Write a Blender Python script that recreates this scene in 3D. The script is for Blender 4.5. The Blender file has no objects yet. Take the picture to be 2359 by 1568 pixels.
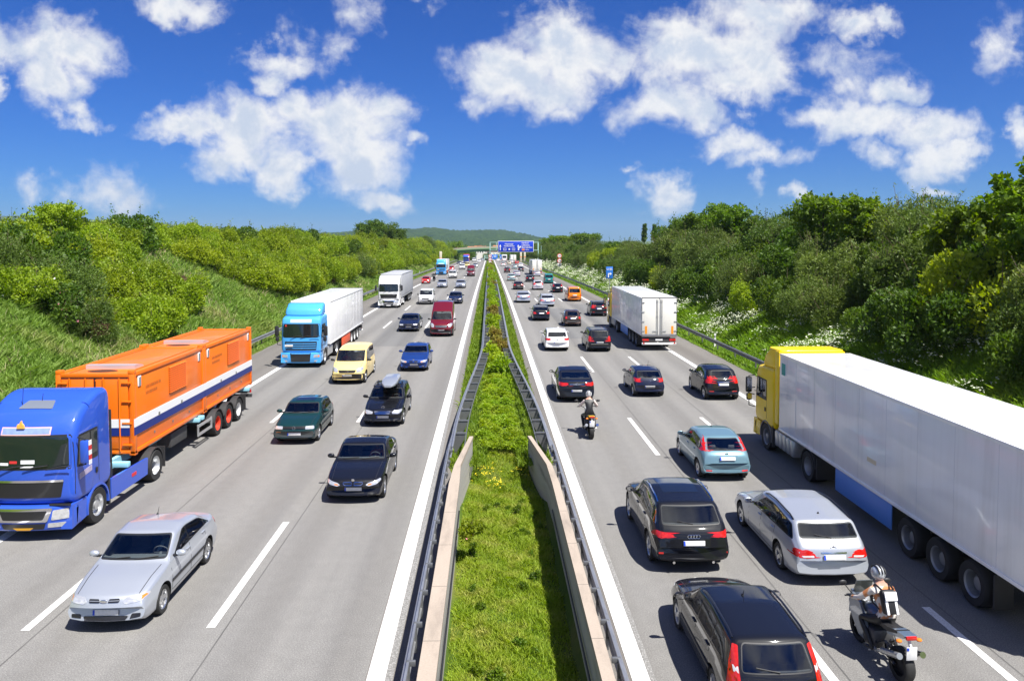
import bpy, bmesh, math, random
import numpy as np
from mathutils import Vector, Matrix, geometry
from mathutils.bvhtree import BVHTree

S = bpy.context.scene
C = S.collection
R = math.radians

# ------------------------------------------------------------------ camera
cam_data = bpy.data.cameras.new("camera")
cam = bpy.data.objects.new("camera", cam_data)
C.objects.link(cam)
cam.location = (0, 0, 8.1)
cam.rotation_euler = (R(90 - 2.6), 0, R(-1.7))
cam_data.sensor_width = 36
cam_data.lens = 36 * 1770 / 2359
cam_data.shift_y = -(784 - (550 + 1770 * math.tan(R(2.6)))) / 2359
cam_data.clip_start = 0.1
cam_data.clip_end = 20000
S.camera = cam

# ------------------------------------------------------------------ light, exposure
S.view_settings.view_transform = 'Standard'
S.view_settings.look = 'None'
S.view_settings.exposure = 0.95
S.view_settings.gamma = 1
S.cycles.max_bounces = 7
S.cycles.diffuse_bounces = 3
S.cycles.glossy_bounces = 3
S.cycles.transmission_bounces = 4
S.cycles.transparent_max_bounces = 6
S.cycles.sample_clamp_indirect = 4
S.cycles.use_denoising = True
S.cycles.caustics_reflective = False
S.cycles.caustics_refractive = False

SUN = Vector((0.335, -0.345, 0.875)).normalized()      # towards the sun
sun_data = bpy.data.lights.new("sun", 'SUN')
sun_data.energy = 4.7
sun_data.angle = R(0.53)
sun_data.color = (1.0, 0.965, 0.90)
sun = bpy.data.objects.new("sun", sun_data)
C.objects.link(sun)
sun.rotation_euler = SUN.to_track_quat('Z', 'Y').to_euler()

# clouds: (x, y, rx, ry, weight) on a picture-sized chart of the sky towards the road's far end
CLOUDS = [
 (150,120,115,62,1),(20,115,60,62,1),(140,195,78,58,1),(225,135,38,36,.8),(210,268,52,22,.75),(5,225,26,32,.8),(15,30,25,40,.35),
 (440,18,78,40,1),(408,42,36,26,.9),
 (825,22,45,42,.5),(655,148,75,30,.9),(630,182,42,24,.85),(775,108,34,46,.55),(700,100,40,40,.35),
 (420,298,62,32,.9),(490,290,80,38,.95),(590,290,112,68,1.05),(560,350,82,52,1),(650,392,52,42,.9),(700,262,75,50,1),(800,290,112,72,1.1),(820,375,96,66,1.05),
 (890,250,62,42,.9),(935,328,30,22,.8),(895,460,58,25,.75),(385,262,22,28,.5),
 (100,455,46,30,.5),(262,452,92,52,.6),
 (1190,170,120,72,1.1),(1290,90,95,66,1),(1300,165,90,70,.95),(1130,205,72,46,1),(1250,215,75,50,.95),(1275,262,40,26,.5),(1380,110,62,62,.6),(1430,140,62,42,.6),
 (1590,130,150,74,1.1),(1550,75,100,50,1),(1700,130,112,82,1.05),(1690,200,85,48,.95),(1750,40,150,52,.75),(1850,28,72,42,.7),
 (1540,245,125,46,.7),(1630,268,62,42,.7),(1720,265,30,18,.4),
 (1690,345,72,32,.75),(1760,362,64,30,.8),(1755,410,18,30,.45),(1530,440,54,38,.95),(1478,440,34,30,.45),(1450,382,18,10,.4),
 (1960,62,66,36,.9),(2030,50,46,28,.9),(1905,150,80,34,.42),(1955,185,60,32,.42),(2065,195,62,26,.65),
 (1890,250,62,34,.85),(2000,275,112,46,1),(2130,295,95,50,1),(2160,358,74,50,1),(2225,335,36,26,.75),(2040,345,52,32,.75),(2185,432,42,17,.8),
 (2310,95,26,60,.35),(2352,285,28,36,.8),(1855,455,32,14,.6),(965,10,22,14,.4),(2000,130,40,60,.1),
]
world = bpy.data.worlds.new("World")
S.world = world
world.use_nodes = True
wt = world.node_tree
wt.nodes.clear()
def wn(t, **kw):
    n = wt.nodes.new(t)
    for k, v in kw.items(): setattr(n, k, v)
    return n
def wl(a, b): wt.links.new(a, b)
def wmath(op, a, b=None, c=None, clamp=False):
    n = wn('ShaderNodeMath', operation=op, use_clamp=clamp)
    for i, v in enumerate((a, b, c)):
        if v is None: continue
        if isinstance(v, (int, float)): n.inputs[i].default_value = v
        else: wl(v, n.inputs[i])
    return n.outputs[0]
sky = wn('ShaderNodeTexSky', sky_type='NISHITA')
sky.sun_disc = False
sky.sun_elevation = math.asin(SUN.z)
sky.sun_rotation = math.atan2(SUN.x, SUN.y)
sky.air_density = 1.0; sky.dust_density = 0.0; sky.ozone_density = 6.0
tc = wn('ShaderNodeTexCoord')
sep = wn('ShaderNodeSeparateXYZ'); wl(tc.outputs['Generated'], sep.inputs[0])
ysafe = wmath('MAXIMUM', sep.outputs[1], 0.03)
uu = wmath('DIVIDE', sep.outputs[0], ysafe)
vv = wmath('DIVIDE', sep.outputs[2], ysafe)
uv = wn('ShaderNodeCombineXYZ'); wl(uu, uv.inputs[0]); wl(vv, uv.inputs[1])
def wnoise(vec, scale, detail, rough, dist=0.0):
    n = wn('ShaderNodeTexNoise'); wl(vec, n.inputs['Vector'])
    n.inputs['Scale'].default_value = scale; n.inputs['Detail'].default_value = detail
    n.inputs['Roughness'].default_value = rough; n.inputs['Distortion'].default_value = dist
    return n
w1 = wnoise(uv.outputs[0], 11, 5, .55)
ws = wn('ShaderNodeVectorMath', operation='SUBTRACT'); wl(w1.outputs['Color'], ws.inputs[0]); ws.inputs[1].default_value = (.5, .5, .5)
wa = wn('ShaderNodeVectorMath', operation='MULTIPLY_ADD'); wl(ws.outputs[0], wa.inputs[0]); wa.inputs[1].default_value = (.10, .08, 0); wl(uv.outputs[0], wa.inputs[2])
w2 = wnoise(uv.outputs[0], 46, 4, .6)
ws2 = wn('ShaderNodeVectorMath', operation='SUBTRACT'); wl(w2.outputs['Color'], ws2.inputs[0]); ws2.inputs[1].default_value = (.5, .5, .5)
wa2 = wn('ShaderNodeVectorMath', operation='MULTIPLY_ADD'); wl(ws2.outputs[0], wa2.inputs[0]); wa2.inputs[1].default_value = (.034, .030, 0); wl(wa.outputs[0], wa2.inputs[2])
warped = wa2.outputs[0]
def cloud_field(vec, blobs):
    acc = None
    for (x, y, rx, ry, w) in blobs:
        a, b = rx * 1.42 / 1770, ry * 1.42 / 1770
        m = wn('ShaderNodeVectorMath', operation='MULTIPLY_ADD'); wl(vec, m.inputs[0])
        m.inputs[1].default_value = (1 / a, 1 / b, 0)
        m.inputs[2].default_value = (-(x - 1127) / 1770 / a, -(550 - y) / 1770 / b, 0)
        ln = wn('ShaderNodeVectorMath', operation='LENGTH'); wl(m.outputs[0], ln.inputs[0])
        f = wmath('MULTIPLY_ADD', ln.outputs['Value'], -w, w)
        acc = f if acc is None else wmath('SMOOTH_MAX', acc, f, .12)
    return acc
F0 = cloud_field(warped, CLOUDS)
n1 = wnoise(uv.outputs[0], 13, 10, .58, .6)
n2 = wnoise(uv.outputs[0], 55, 6, .6, .2)
nn = wmath('MULTIPLY_ADD', n2.outputs[0], .40, wmath('MULTIPLY', n1.outputs[0], 1.1))
F1 = wmath('ADD', wmath('MAXIMUM', F0, -1.0), wmath('MULTIPLY_ADD', nn, 1.25, -1.0))
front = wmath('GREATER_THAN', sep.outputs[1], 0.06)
# unseen sky behind: made-up cumulus from one noise, added cover brightens shaded sides
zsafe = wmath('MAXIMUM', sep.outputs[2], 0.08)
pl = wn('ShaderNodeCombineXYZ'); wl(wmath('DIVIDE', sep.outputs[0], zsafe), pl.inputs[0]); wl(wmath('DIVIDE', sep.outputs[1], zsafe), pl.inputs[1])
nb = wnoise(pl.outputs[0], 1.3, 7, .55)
back = wmath('MULTIPLY_ADD', nb.outputs[0], 3.2, -1.45)  # cloud cover raised for more fill on faces turned from the sun
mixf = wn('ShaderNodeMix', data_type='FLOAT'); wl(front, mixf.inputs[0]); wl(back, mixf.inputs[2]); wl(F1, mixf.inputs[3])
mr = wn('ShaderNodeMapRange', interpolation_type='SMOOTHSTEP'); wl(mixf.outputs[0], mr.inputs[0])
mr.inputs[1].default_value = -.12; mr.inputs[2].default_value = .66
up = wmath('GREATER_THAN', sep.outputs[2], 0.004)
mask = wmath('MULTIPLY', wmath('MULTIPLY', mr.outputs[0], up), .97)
# thick cloud reads a little greyer away from the sun, its sunward billows brighter
sh = wn('ShaderNodeVectorMath', operation='ADD'); wl(uv.outputs[0], sh.inputs[0]); sh.inputs[1].default_value = (.010, .022, 0)
n1s = wnoise(sh.outputs[0], 15, 5, .6, .25)
n1b = wnoise(uv.outputs[0], 15, 5, .6, .25)
relief = wmath('SUBTRACT', n1s.outputs[0], n1b.outputs[0])
mr2 = wn('ShaderNodeMapRange', interpolation_type='SMOOTHSTEP'); wl(wmath('MULTIPLY_ADD', relief, 1.9, wmath('MULTIPLY_ADD', mixf.outputs[0], .55, -.18)), mr2.inputs[0])
mr2.inputs[1].default_value = -.12; mr2.inputs[2].default_value = .55
ccol = wn('ShaderNodeMix', data_type='RGBA'); wl(mr2.outputs[0], ccol.inputs[0])
CB = 8.8
ccol.inputs[6].default_value = (1.0 * CB, 1.0 * CB, 1.0 * CB, 1); ccol.inputs[7].default_value = (.66 * CB, .74 * CB, .88 * CB, 1)
hs = wn('ShaderNodeHueSaturation'); wl(sky.outputs[0], hs.inputs['Color'])
hs.inputs['Saturation'].default_value = 1.12; hs.inputs['Value'].default_value = 1.0
tint = wn('ShaderNodeMix', data_type='RGBA', blend_type='MULTIPLY'); tint.inputs[0].default_value = 1; wl(hs.outputs[0], tint.inputs[6]); tint.inputs[7].default_value = (.195, .46, .97, 1)
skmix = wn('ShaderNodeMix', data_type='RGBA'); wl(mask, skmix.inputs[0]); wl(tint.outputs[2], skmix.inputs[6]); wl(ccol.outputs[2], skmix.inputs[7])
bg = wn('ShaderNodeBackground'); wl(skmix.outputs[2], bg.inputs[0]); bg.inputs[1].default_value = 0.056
wo = wn('ShaderNodeOutputWorld'); wl(bg.outputs[0], wo.inputs[0])
world.cycles.sampling_method = 'MANUAL'
world.cycles.sample_map_resolution = 512

# ------------------------------------------------------------------ materials
MATS = {}
def bsdf_mat(name):
    m = bpy.data.materials.new(name); m.use_nodes = True
    return m, m.node_tree, m.node_tree.nodes['Principled BSDF']
def mat(name, col, rough=.5, metal=0., coat=0., coat_r=.04, ior=1.5, emit=None, noise=0., nscale=8., spec=.5, bump=0., coat_ior=1.5):
    if name in MATS: return MATS[name]
    m, nt, b = bsdf_mat(name)
    b.inputs['Base Color'].default_value = (*col, 1)
    b.inputs['Roughness'].default_value = rough; b.inputs['Metallic'].default_value = metal
    b.inputs['Coat Weight'].default_value = coat; b.inputs['Coat Roughness'].default_value = coat_r; b.inputs['Coat IOR'].default_value = coat_ior
    b.inputs['IOR'].default_value = ior; b.inputs['Specular IOR Level'].default_value = spec
    if emit: b.inputs['Emission Color'].default_value = (*emit[:3], 1); b.inputs['Emission Strength'].default_value = emit[3]
    if noise or bump:
        t = nt.nodes.new('ShaderNodeTexCoord'); n = nt.nodes.new('ShaderNodeTexNoise')
        nt.links.new(t.outputs['Object'], n.inputs['Vector']); n.inputs['Scale'].default_value = nscale; n.inputs['Detail'].default_value = 5
    if noise:
        mx = nt.nodes.new('ShaderNodeMix'); mx.data_type = 'RGBA'
        mx.inputs[6].default_value = (*[c * (1 - noise) for c in col], 1); mx.inputs[7].default_value = (*[min(1, c * (1 + noise)) for c in col], 1)
        nt.links.new(n.outputs['Fac'], mx.inputs[0]); nt.links.new(mx.outputs[2], b.inputs['Base Color'])
    if bump:
        bp = nt.nodes.new('ShaderNodeBump'); bp.inputs['Strength'].default_value = bump; bp.inputs['Distance'].default_value = .02
        nt.links.new(n.outputs['Fac'], bp.inputs['Height']); nt.links.new(bp.outputs[0], b.inputs['Normal'])
    MATS[name] = m
    return m
def paint(name, col, metal=0.0):
    return mat('paint_' + name, col, .5 if metal < .3 else .36, metal, 1.0, .05, noise=.04, nscale=1.5, spec=.12)
def clear_glass(name, tint, refl=1.0):
    m = bpy.data.materials.new(name); m.use_nodes = True; nt = m.node_tree; nt.nodes.clear()
    fr = nt.nodes.new('ShaderNodeFresnel'); fr.inputs[0].default_value = 1.6
    mu = nt.nodes.new('ShaderNodeMath'); mu.operation = 'MULTIPLY_ADD'; mu.inputs[1].default_value = refl; mu.inputs[2].default_value = .03; mu.use_clamp = True; nt.links.new(fr.outputs[0], mu.inputs[0])
    tr = nt.nodes.new('ShaderNodeBsdfTransparent'); tr.inputs[0].default_value = (*tint, 1)
    gl = nt.nodes.new('ShaderNodeBsdfGlossy'); gl.inputs['Roughness'].default_value = .015
    mx = nt.nodes.new('ShaderNodeMixShader'); o = nt.nodes.new('ShaderNodeOutputMaterial')
    nt.links.new(mu.outputs[0], mx.inputs[0]); nt.links.new(tr.outputs[0], mx.inputs[1]); nt.links.new(gl.outputs[0], mx.inputs[2]); nt.links.new(mx.outputs[0], o.inputs[0])
    return m
CLEAR = clear_glass('clear_glass', (.72, .79, .80), 1.5); DIMGLASS = clear_glass('dim_glass', (.58, .62, .63), 1.7)
INTERIOR = mat('car_interior', (.15, .152, .16), .8); SEATM = mat('seat_fabric', (.20, .20, .21), .9, noise=.2)
GLASS = mat('car_glass', (.012, .016, .022), .04, 0, .6, .02, ior=1.65)
GLASSR = mat('tinted_glass', (.01, .012, .013), .06, 0, .8, .02, ior=1.7)
BLACK = mat('black_plastic', (.018, .018, .02), .5)
SATIN = mat('satin_black', (.012, .012, .014), .3, 0, .3)
RUBBER = mat('tyre_rubber', (.018, .018, .018), .75, noise=.3, nscale=20)
ARCH = mat('wheel_arch_liner', (.008, .008, .008), .9)
ALLOY = mat('alloy_silver', (.62, .63, .65), .28, .9)
STEEL = mat('brushed_steel', (.5, .51, .52), .4, .8, noise=.15)
CHROME = mat('chrome', (.8, .8, .82), .08, 1.0)
LAMP = mat('headlamp_glass', (.75, .77, .8), .12, .55, 1.0, .02, noise=.45, nscale=9)
AMBER = mat('amber_lens', (.8, .22, .02), .15, 0, 1.0)
REDL = mat('red_lens', (.55, .012, .008), .12, 0, 1.0, .03, noise=.35, nscale=14)
CLEARL = mat('clear_lens', (.75, .74, .74), .12, .2, 1.0)
PLATEW = mat('plate_white', (.72, .72, .72), .4, noise=.22, nscale=14)
PLATEY = mat('plate_yellow', (.78, .40, .02), .4, noise=.15, nscale=10)
EUBLUE = mat('plate_blue', (.01, .06, .55), .4)
WHITE = mat('white_paint', (.78, .78, .77), .4)

# ------------------------------------------------------------------ mesh helpers
def sharp_by_angle(me, ang=32):
    bm = bmesh.new(); bm.from_mesh(me)
    lim = R(ang)
    for e in bm.edges:
        e.smooth = not (len(e.link_faces) == 2 and e.calc_face_angle(0) > lim)
    for f in bm.faces: f.smooth = True
    bm.to_mesh(me); bm.free()
class MB:
    """Collects vertices and faces of ONE mesh."""
    def __init__(s): s.v = []; s.f = []; s.m = []; s.mi = 0
    def add(s, vs, fs, M=None):
        o = len(s.v)
        s.v += [tuple(M @ Vector(p)) for p in vs] if M is not None else [tuple(p) for p in vs]
        s.f += [tuple(i + o for i in f) for f in fs]; s.m += [s.mi] * len(fs)
        return s
    def box(s, c, d, bev=0., M=None):
        x, y, z = d[0] / 2, d[1] / 2, d[2] / 2
        if bev <= 0:
            vs = [(c[0] + a * x, c[1] + b * y, c[2] + e * z) for a in (-1, 1) for b in (-1, 1) for e in (-1, 1)]
            return s.add(vs, [(0, 1, 3, 2), (4, 6, 7, 5), (0, 4, 5, 1), (2, 3, 7, 6), (0, 2, 6, 4), (1, 5, 7, 3)], M)
        bm = bmesh.new(); bmesh.ops.create_cube(bm, size=1)
        for v in bm.verts: v.co = Vector((v.co.x * d[0], v.co.y * d[1], v.co.z * d[2]))
        bmesh.ops.bevel(bm, geom=bm.edges[:], offset=min(bev, x * .9, y * .9, z * .9), segments=2, profile=.5, affect='EDGES')
        bm.verts.index_update()
        vs = [v.co + Vector(c) for v in bm.verts]; fs = [[v.index for v in f.verts] for f in bm.faces]; bm.free()
        return s.add(vs, fs, M)
    def lathe(s, prof, n=24, axis='x', c=(0, 0, 0), M=None):
        """prof: (radius, along-axis) pairs."""
        vs, fs = [], []
        k = len(prof)
        for i in range(n):
            a = 2 * math.pi * i / n; ca, sa = math.cos(a), math.sin(a)
            for (r, t) in prof:
                p = {'x': (t, r * ca, r * sa), 'y': (r * ca, t, r * sa), 'z': (r * ca, r * sa, t)}[axis]
                vs.append((p[0] + c[0], p[1] + c[1], p[2] + c[2]))
        for i in range(n):
            j = (i + 1) % n
            for q in range(k - 1): fs.append((i * k + q, j * k + q, j * k + q + 1, i * k + q + 1))
        return s.add(vs, fs, M)
    def cyl(s, a, b, r, n=12, r2=None):
        return s.tube([a, b], r, n, r2=r2)
    def tube(s, pts, r, n=8, r2=None, closed=False):
        pts = [Vector(p) for p in pts]; vs, fs = [], []
        for i, p in enumerate(pts):
            d = (pts[min(i + 1, len(pts) - 1)] - pts[max(i - 1, 0)]).normalized()
            a = d.orthogonal().normalized() if i == 0 else (pa - d * pa.dot(d)).normalized()
            pa = a; b = d.cross(a)
            rr = r if r2 is None else r + (r2 - r) * i / (len(pts) - 1)
            for k in range(n):
                t = 2 * math.pi * k / n
                vs.append(p + (a * math.cos(t) + b * math.sin(t)) * rr)
        for i in range(len(pts) - 1):
            for k in range(n):
                q = (k + 1) % n
                fs.append((i * n + k, i * n + q, (i + 1) * n + q, (i + 1) * n + k))
        fs.append(tuple(reversed(range(n)))); fs.append(tuple(range((len(pts) - 1) * n, len(pts) * n)))
        return s.add(vs, fs)
    def prism(s, poly, a0, a1, axis='x', M=None):
        """poly in the two other axes, extruded from a0 to a1."""
        n = len(poly)
        def P(t, q): return {'x': (t, q[0], q[1]), 'y': (q[0], t, q[1]), 'z': (q[0], q[1], t)}[axis]
        vs = [P(a0, q) for q in poly] + [P(a1, q) for q in poly]
        fs = [tuple(range(n)), tuple(reversed(range(n, 2 * n)))] + [(i, i + n, (i + 1) % n + n, (i + 1) % n) for i in range(n)]
        return s.add(vs, fs, M)
    def sphere(s, c, r, n=12, M=None):
        rx, ry, rz_ = (r, r, r) if isinstance(r, (int, float)) else r
        prof = [(max(1e-4, math.sin(math.pi * i / n)), -math.cos(math.pi * i / n)) for i in range(n + 1)]
        vs, fs, k, m = [], [], n + 1, n * 2
        for i in range(m):
            a = 2 * math.pi * i / m
            for (r_, t) in prof: vs.append((c[0] + rx * r_ * math.cos(a), c[1] + ry * r_ * math.sin(a), c[2] + rz_ * t))
        for i in range(m):
            j = (i + 1) % m
            for q in range(n): fs.append((i * k + q, j * k + q, j * k + q + 1, i * k + q + 1))
        return s.add(vs, fs, M)
    def build(s, name, mats, parent=None, smooth=30, fix=True):
        me = bpy.data.meshes.new(name)
        me.from_pydata(s.v, [], s.f); me.update()
        for m in (mats if isinstance(mats, (list, tuple)) else [mats]): me.materials.append(m)
        if any(s.m): me.polygons.foreach_set('material_index', s.m)
        if fix:
            bm = bmesh.new(); bm.from_mesh(me); bmesh.ops.recalc_face_normals(bm, faces=bm.faces[:]); bm.to_mesh(me); bm.free()
        if smooth: sharp_by_angle(me, smooth)
        o = bpy.data.objects.new(name, me); C.objects.link(o)
        if parent is not None: o.parent = parent
        return o
def fast_mesh(name, verts, faces, k, mats, matidx=None, smooth=False):
    """numpy arrays -> mesh object; every face has k corners."""
    me = bpy.data.meshes.new(name)
    nv, nf = len(verts), len(faces)
    me.vertices.add(nv); me.vertices.foreach_set('co', np.asarray(verts, dtype=np.float32).ravel())
    me.loops.add(nf * k); me.loops.foreach_set('vertex_index', np.asarray(faces, dtype=np.int32).ravel())
    me.polygons.add(nf); me.polygons.foreach_set('loop_start', np.arange(0, nf * k, k, dtype=np.int32))
    for m in (mats if isinstance(mats, (list, tuple)) else [mats]): me.materials.append(m)
    if matidx is not None: me.polygons.foreach_set('material_index', np.asarray(matidx, dtype=np.int32))
    if smooth: me.polygons.foreach_set('use_smooth', np.ones(nf, dtype=bool))
    me.update(calc_edges=True); me.validate()
    o = bpy.data.objects.new(name, me); C.objects.link(o)
    return o
def tag(o, label=None, cat=None, group=None, kind=None):
    if label: o['label'] = label
    if cat: o['category'] = cat
    if group: o['group'] = group
    if kind: o['kind'] = kind
    return o
def thing(name, label, cat, loc=(0, 0, 0), rz=0., group=None):
    o = bpy.data.objects.new(name, None); C.objects.link(o)
    o.location = loc; o.rotation_euler = (0, 0, rz); o.empty_display_size = .3
    return tag(o, label, cat, group)
def copy_tree(o, parent=None):
    c = o.copy(); C.objects.link(c)
    if parent is not None: c.parent = parent
    for ch in list(o.children): copy_tree(ch, c)
    return c
def struct(o): o['kind'] = 'structure'; return o

# ------------------------------------------------------------------ the lie of the land
def road_z(y):
    if y < 60: return 0.
    if y < 140: return -.012 * (y - 60) ** 2 / 160
    if y < 430: return -.012 * (y - 100)
    if y < 700: return -3.96 - .042 * (y - 430)
    return -15.3
road_zv = np.vectorize(road_z)
def sstep(a, b, t):
    t = np.clip((t - a) / (b - a), 0, 1); return t * t * (3 - 2 * t)
def bank(t):
    """height of a cutting's side, t metres beyond its foot"""
    t = np.maximum(t, 0)
    return np.where(t < 13, .55 * t * sstep(0, 1.2, t), 7.15 + .03 * np.minimum(t - 13, 60))
LFOOT, RFOOT = -17.8, 17.2
def terrain_z(x, y):
    x = np.asarray(x, dtype=float); y = np.asarray(y, dtype=float)
    z = road_zv(y)
    fade = 1 - sstep(430, 520, y)
    b = (bank(LFOOT - x) + bank(x - RFOOT)) * fade
    wob = .25 * np.sin(x * .7 + y * .31) * np.sin(y * .17 + 1.3) * sstep(1, 5, np.maximum(LFOOT - x, x - RFOOT))
    return z + b + wob * fade
# ------------------------------------------------------------------ ground
def node(nt, t, **kw):
    n = nt.nodes.new(t)
    for k, v in kw.items(): setattr(n, k, v)
    return n
def ramp(nt, fac, stops):
    r = node(nt, 'ShaderNodeValToRGB'); nt.links.new(fac, r.inputs[0])
    e = r.color_ramp.elements
    e[0].position, e[0].color = stops[0][0], (*stops[0][1], 1)
    e[1].position, e[1].color = stops[-1][0], (*stops[-1][1], 1)
    for p, c in stops[1:-1]:
        q = e.new(p); q.color = (*c, 1)
    return r.outputs[0]
def noise_out(nt, vec, scale, detail=5, rough=.55, stretch=None):
    if stretch:
        mp = node(nt, 'ShaderNodeMapping'); mp.inputs['Scale'].default_value = stretch; nt.links.new(vec, mp.inputs[0]); vec = mp.outputs[0]
    n = node(nt, 'ShaderNodeTexNoise'); nt.links.new(vec, n.inputs['Vector'])
    n.inputs['Scale'].default_value = scale; n.inputs['Detail'].default_value = detail; n.inputs['Roughness'].default_value = rough
    return n.outputs['Fac']
def mixc(nt, fac, a, b, mode='MIX'):
    m = node(nt, 'ShaderNodeMix', data_type='RGBA', blend_type=mode)
    for i, v in ((0, fac), (6, a), (7, b)):
        if isinstance(v, (int, float)): m.inputs[i].default_value = v
        elif isinstance(v, tuple): m.inputs[i].default_value = (*v, 1)
        else: nt.links.new(v, m.inputs[i])
    return m.outputs[2]

def meadow_material():
    m, nt, b = bsdf_mat('meadow_soil')
    t = node(nt, 'ShaderNodeTexCoord').outputs['Object']
    c = ramp(nt, noise_out(nt, t, .35, 6), [(.3, (.06, .10, .015)), (.5, (.09, .14, .02)), (.68, (.15, .16, .04)), (.8, (.19, .16, .07))])
    c = mixc(nt, noise_out(nt, t, 9, 4), c, mixc(nt, .55, c, (.02, .035, .006)))
    nt.links.new(c, b.inputs['Base Color']); b.inputs['Roughness'].default_value = .95
    b.inputs['Specular IOR Level'].default_value = .1
    return m
MEADOW = meadow_material()

def asphalt_material():
    m, nt, b = bsdf_mat('asphalt')
    tcn = node(nt, 'ShaderNodeTexCoord'); t = tcn.outputs['Object']
    fine = noise_out(nt, t, 38, 3, .8)
    c = ramp(nt, fine, [(.3, (.122, .119, .113)), (.5, (.186, .181, .173)), (.72, (.32, .31, .295))])
    mid = noise_out(nt, t, 3.0, 6, .6)
    c = mixc(nt, .9, c, ramp(nt, mid, [(.3, (.93, .93, .93)), (.7, (1.05, 1.05, 1.05))]), 'MULTIPLY')
    streak = noise_out(nt, t, 1.0, 4, .6, (1.1, .016, 1))
    c = mixc(nt, 1.0, c, ramp(nt, streak, [(.25, (.86, .86, .87)), (.5, (1, 1, 1)), (.75, (1.09, 1.085, 1.075))]), 'MULTIPLY')
    sx_ = node(nt, 'ShaderNodeSeparateXYZ'); nt.links.new(t, sx_.inputs[0])
    w_ = node(nt, 'ShaderNodeMath', operation='MULTIPLY'); nt.links.new(sx_.outputs[0], w_.inputs[0]); w_.inputs[1].default_value = 2 * math.pi / 1.9
    cs_ = node(nt, 'ShaderNodeMath', operation='COSINE'); nt.links.new(w_.outputs[0], cs_.inputs[0])
    tr_ = node(nt, 'ShaderNodeMath', operation='MULTIPLY_ADD'); nt.links.new(cs_.outputs[0], tr_.inputs[0]); tr_.inputs[1].default_value = .28; nt.links.new(noise_out(nt, t, .5, 4, .6, (1, .06, 1)), tr_.inputs[2])
    c = mixc(nt, 1.0, c, ramp(nt, tr_.outputs[0], [(.2, (.90, .895, .89)), (.5, (1, 1, 1)), (.8, (1.06, 1.06, 1.055))]), 'MULTIPLY')
    big = noise_out(nt, t, .05, 4, .5, (1.5, .5, 1))
    c = mixc(nt, 1.0, c, ramp(nt, big, [(.3, (.96, .96, .96)), (.7, (1.04, 1.04, 1.04))]), 'MULTIPLY')
    nt.links.new(c, b.inputs['Base Color'])
    b.inputs['Roughness'].default_value = .85; b.inputs['Specular IOR Level'].default_value = .3
    bp = node(nt, 'ShaderNodeBump'); bp.inputs['Strength'].default_value = .35; bp.inputs['Distance'].default_value = .01
    nt.links.new(noise_out(nt, t, 60, 2, .7), bp.inputs['Height']); nt.links.new(bp.outputs[0], b.inputs['Normal'])
    return m
ASPHALT = asphalt_material()
SHOULDER = ASPHALT.copy(); SHOULDER.name = 'shoulder_asphalt'
_nt = SHOULDER.node_tree
for n in _nt.nodes:
    if n.type == 'VALTORGB' and n.color_ramp.elements[0].color[0] < .2:
        for e, c in zip(n.color_ramp.elements, ((.105, .098, .09), (.155, .145, .135), (.25, .235, .215))): e.color = (*c, 1)
PATCH = ASPHALT.copy(); PATCH.name = 'repair_asphalt'
for n in PATCH.node_tree.nodes:
    if n.type == 'VALTORGB' and n.color_ramp.elements[0].color[0] < .2:
        for e, c in zip(n.color_ramp.elements, ((.10, .10, .10), (.15, .15, .148), (.24, .235, .23))): e.color = (*c, 1)

def marking_material():
    m, nt, b = bsdf_mat('road_marking_paint')
    t = node(nt, 'ShaderNodeTexCoord').outputs['Object']
    w = noise_out(nt, t, 30, 5, .75)
    c = ramp(nt, w, [(.34, (.30, .29, .28)), (.42, (.60, .59, .57)), (.6, (.74, .73, .71))])
    nt.links.new(c, b.inputs['Base Color']); b.inputs['Roughness'].default_value = .6
    return m
MARK = marking_material()

# ground: ONE sheet
xs = np.concatenate([[-6000, -3000, -1500, -800, -400, -200, -120, -80, -60, -50, -44, -40], np.arange(-38, -16.9, .8), np.arange(-16.5, -2, 2.5), [-1.3, -.9, -.2, .5, 1.2, 1.75, 2.1], np.arange(3, 17, 2.5), np.arange(17.0, 38, .8), [40, 44, 50, 60, 80, 120, 200, 400, 800, 1500, 3000, 6000]])
ys = np.concatenate([[-300, -100, -30], np.arange(0, 120, 1.6), np.arange(120, 300, 4), np.arange(300, 560, 10), [580, 620, 660, 700, 720, 900, 1200, 1600, 2200, 3000, 4500, 6500, 9000]])
X, Y = np.meshgrid(xs, ys)
Z = terrain_z(X, Y)
inner = (X > -1.0) & (X < 1.9)
Z = np.where(inner, Z - .66 + .70 * sstep(26.5, 31, Y), Z)
roadm = ((X < -1.28) & (X > -17.2)) | ((X > 2.05) & (X < 16.7))
Z = np.where(roadm, Z - .06, Z)
nx, ny = len(xs), len(ys)
idx = np.arange(nx * ny).reshape(ny, nx)
F = np.stack([idx[:-1, :-1], idx[:-1, 1:], idx[1:, 1:], idx[1:, :-1]], -1).reshape(-1, 4)
g = fast_mesh('ground', np.stack([X, Y, Z], -1).reshape(-1, 3), F, 4, MEADOW, smooth=True); struct(g)

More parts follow.
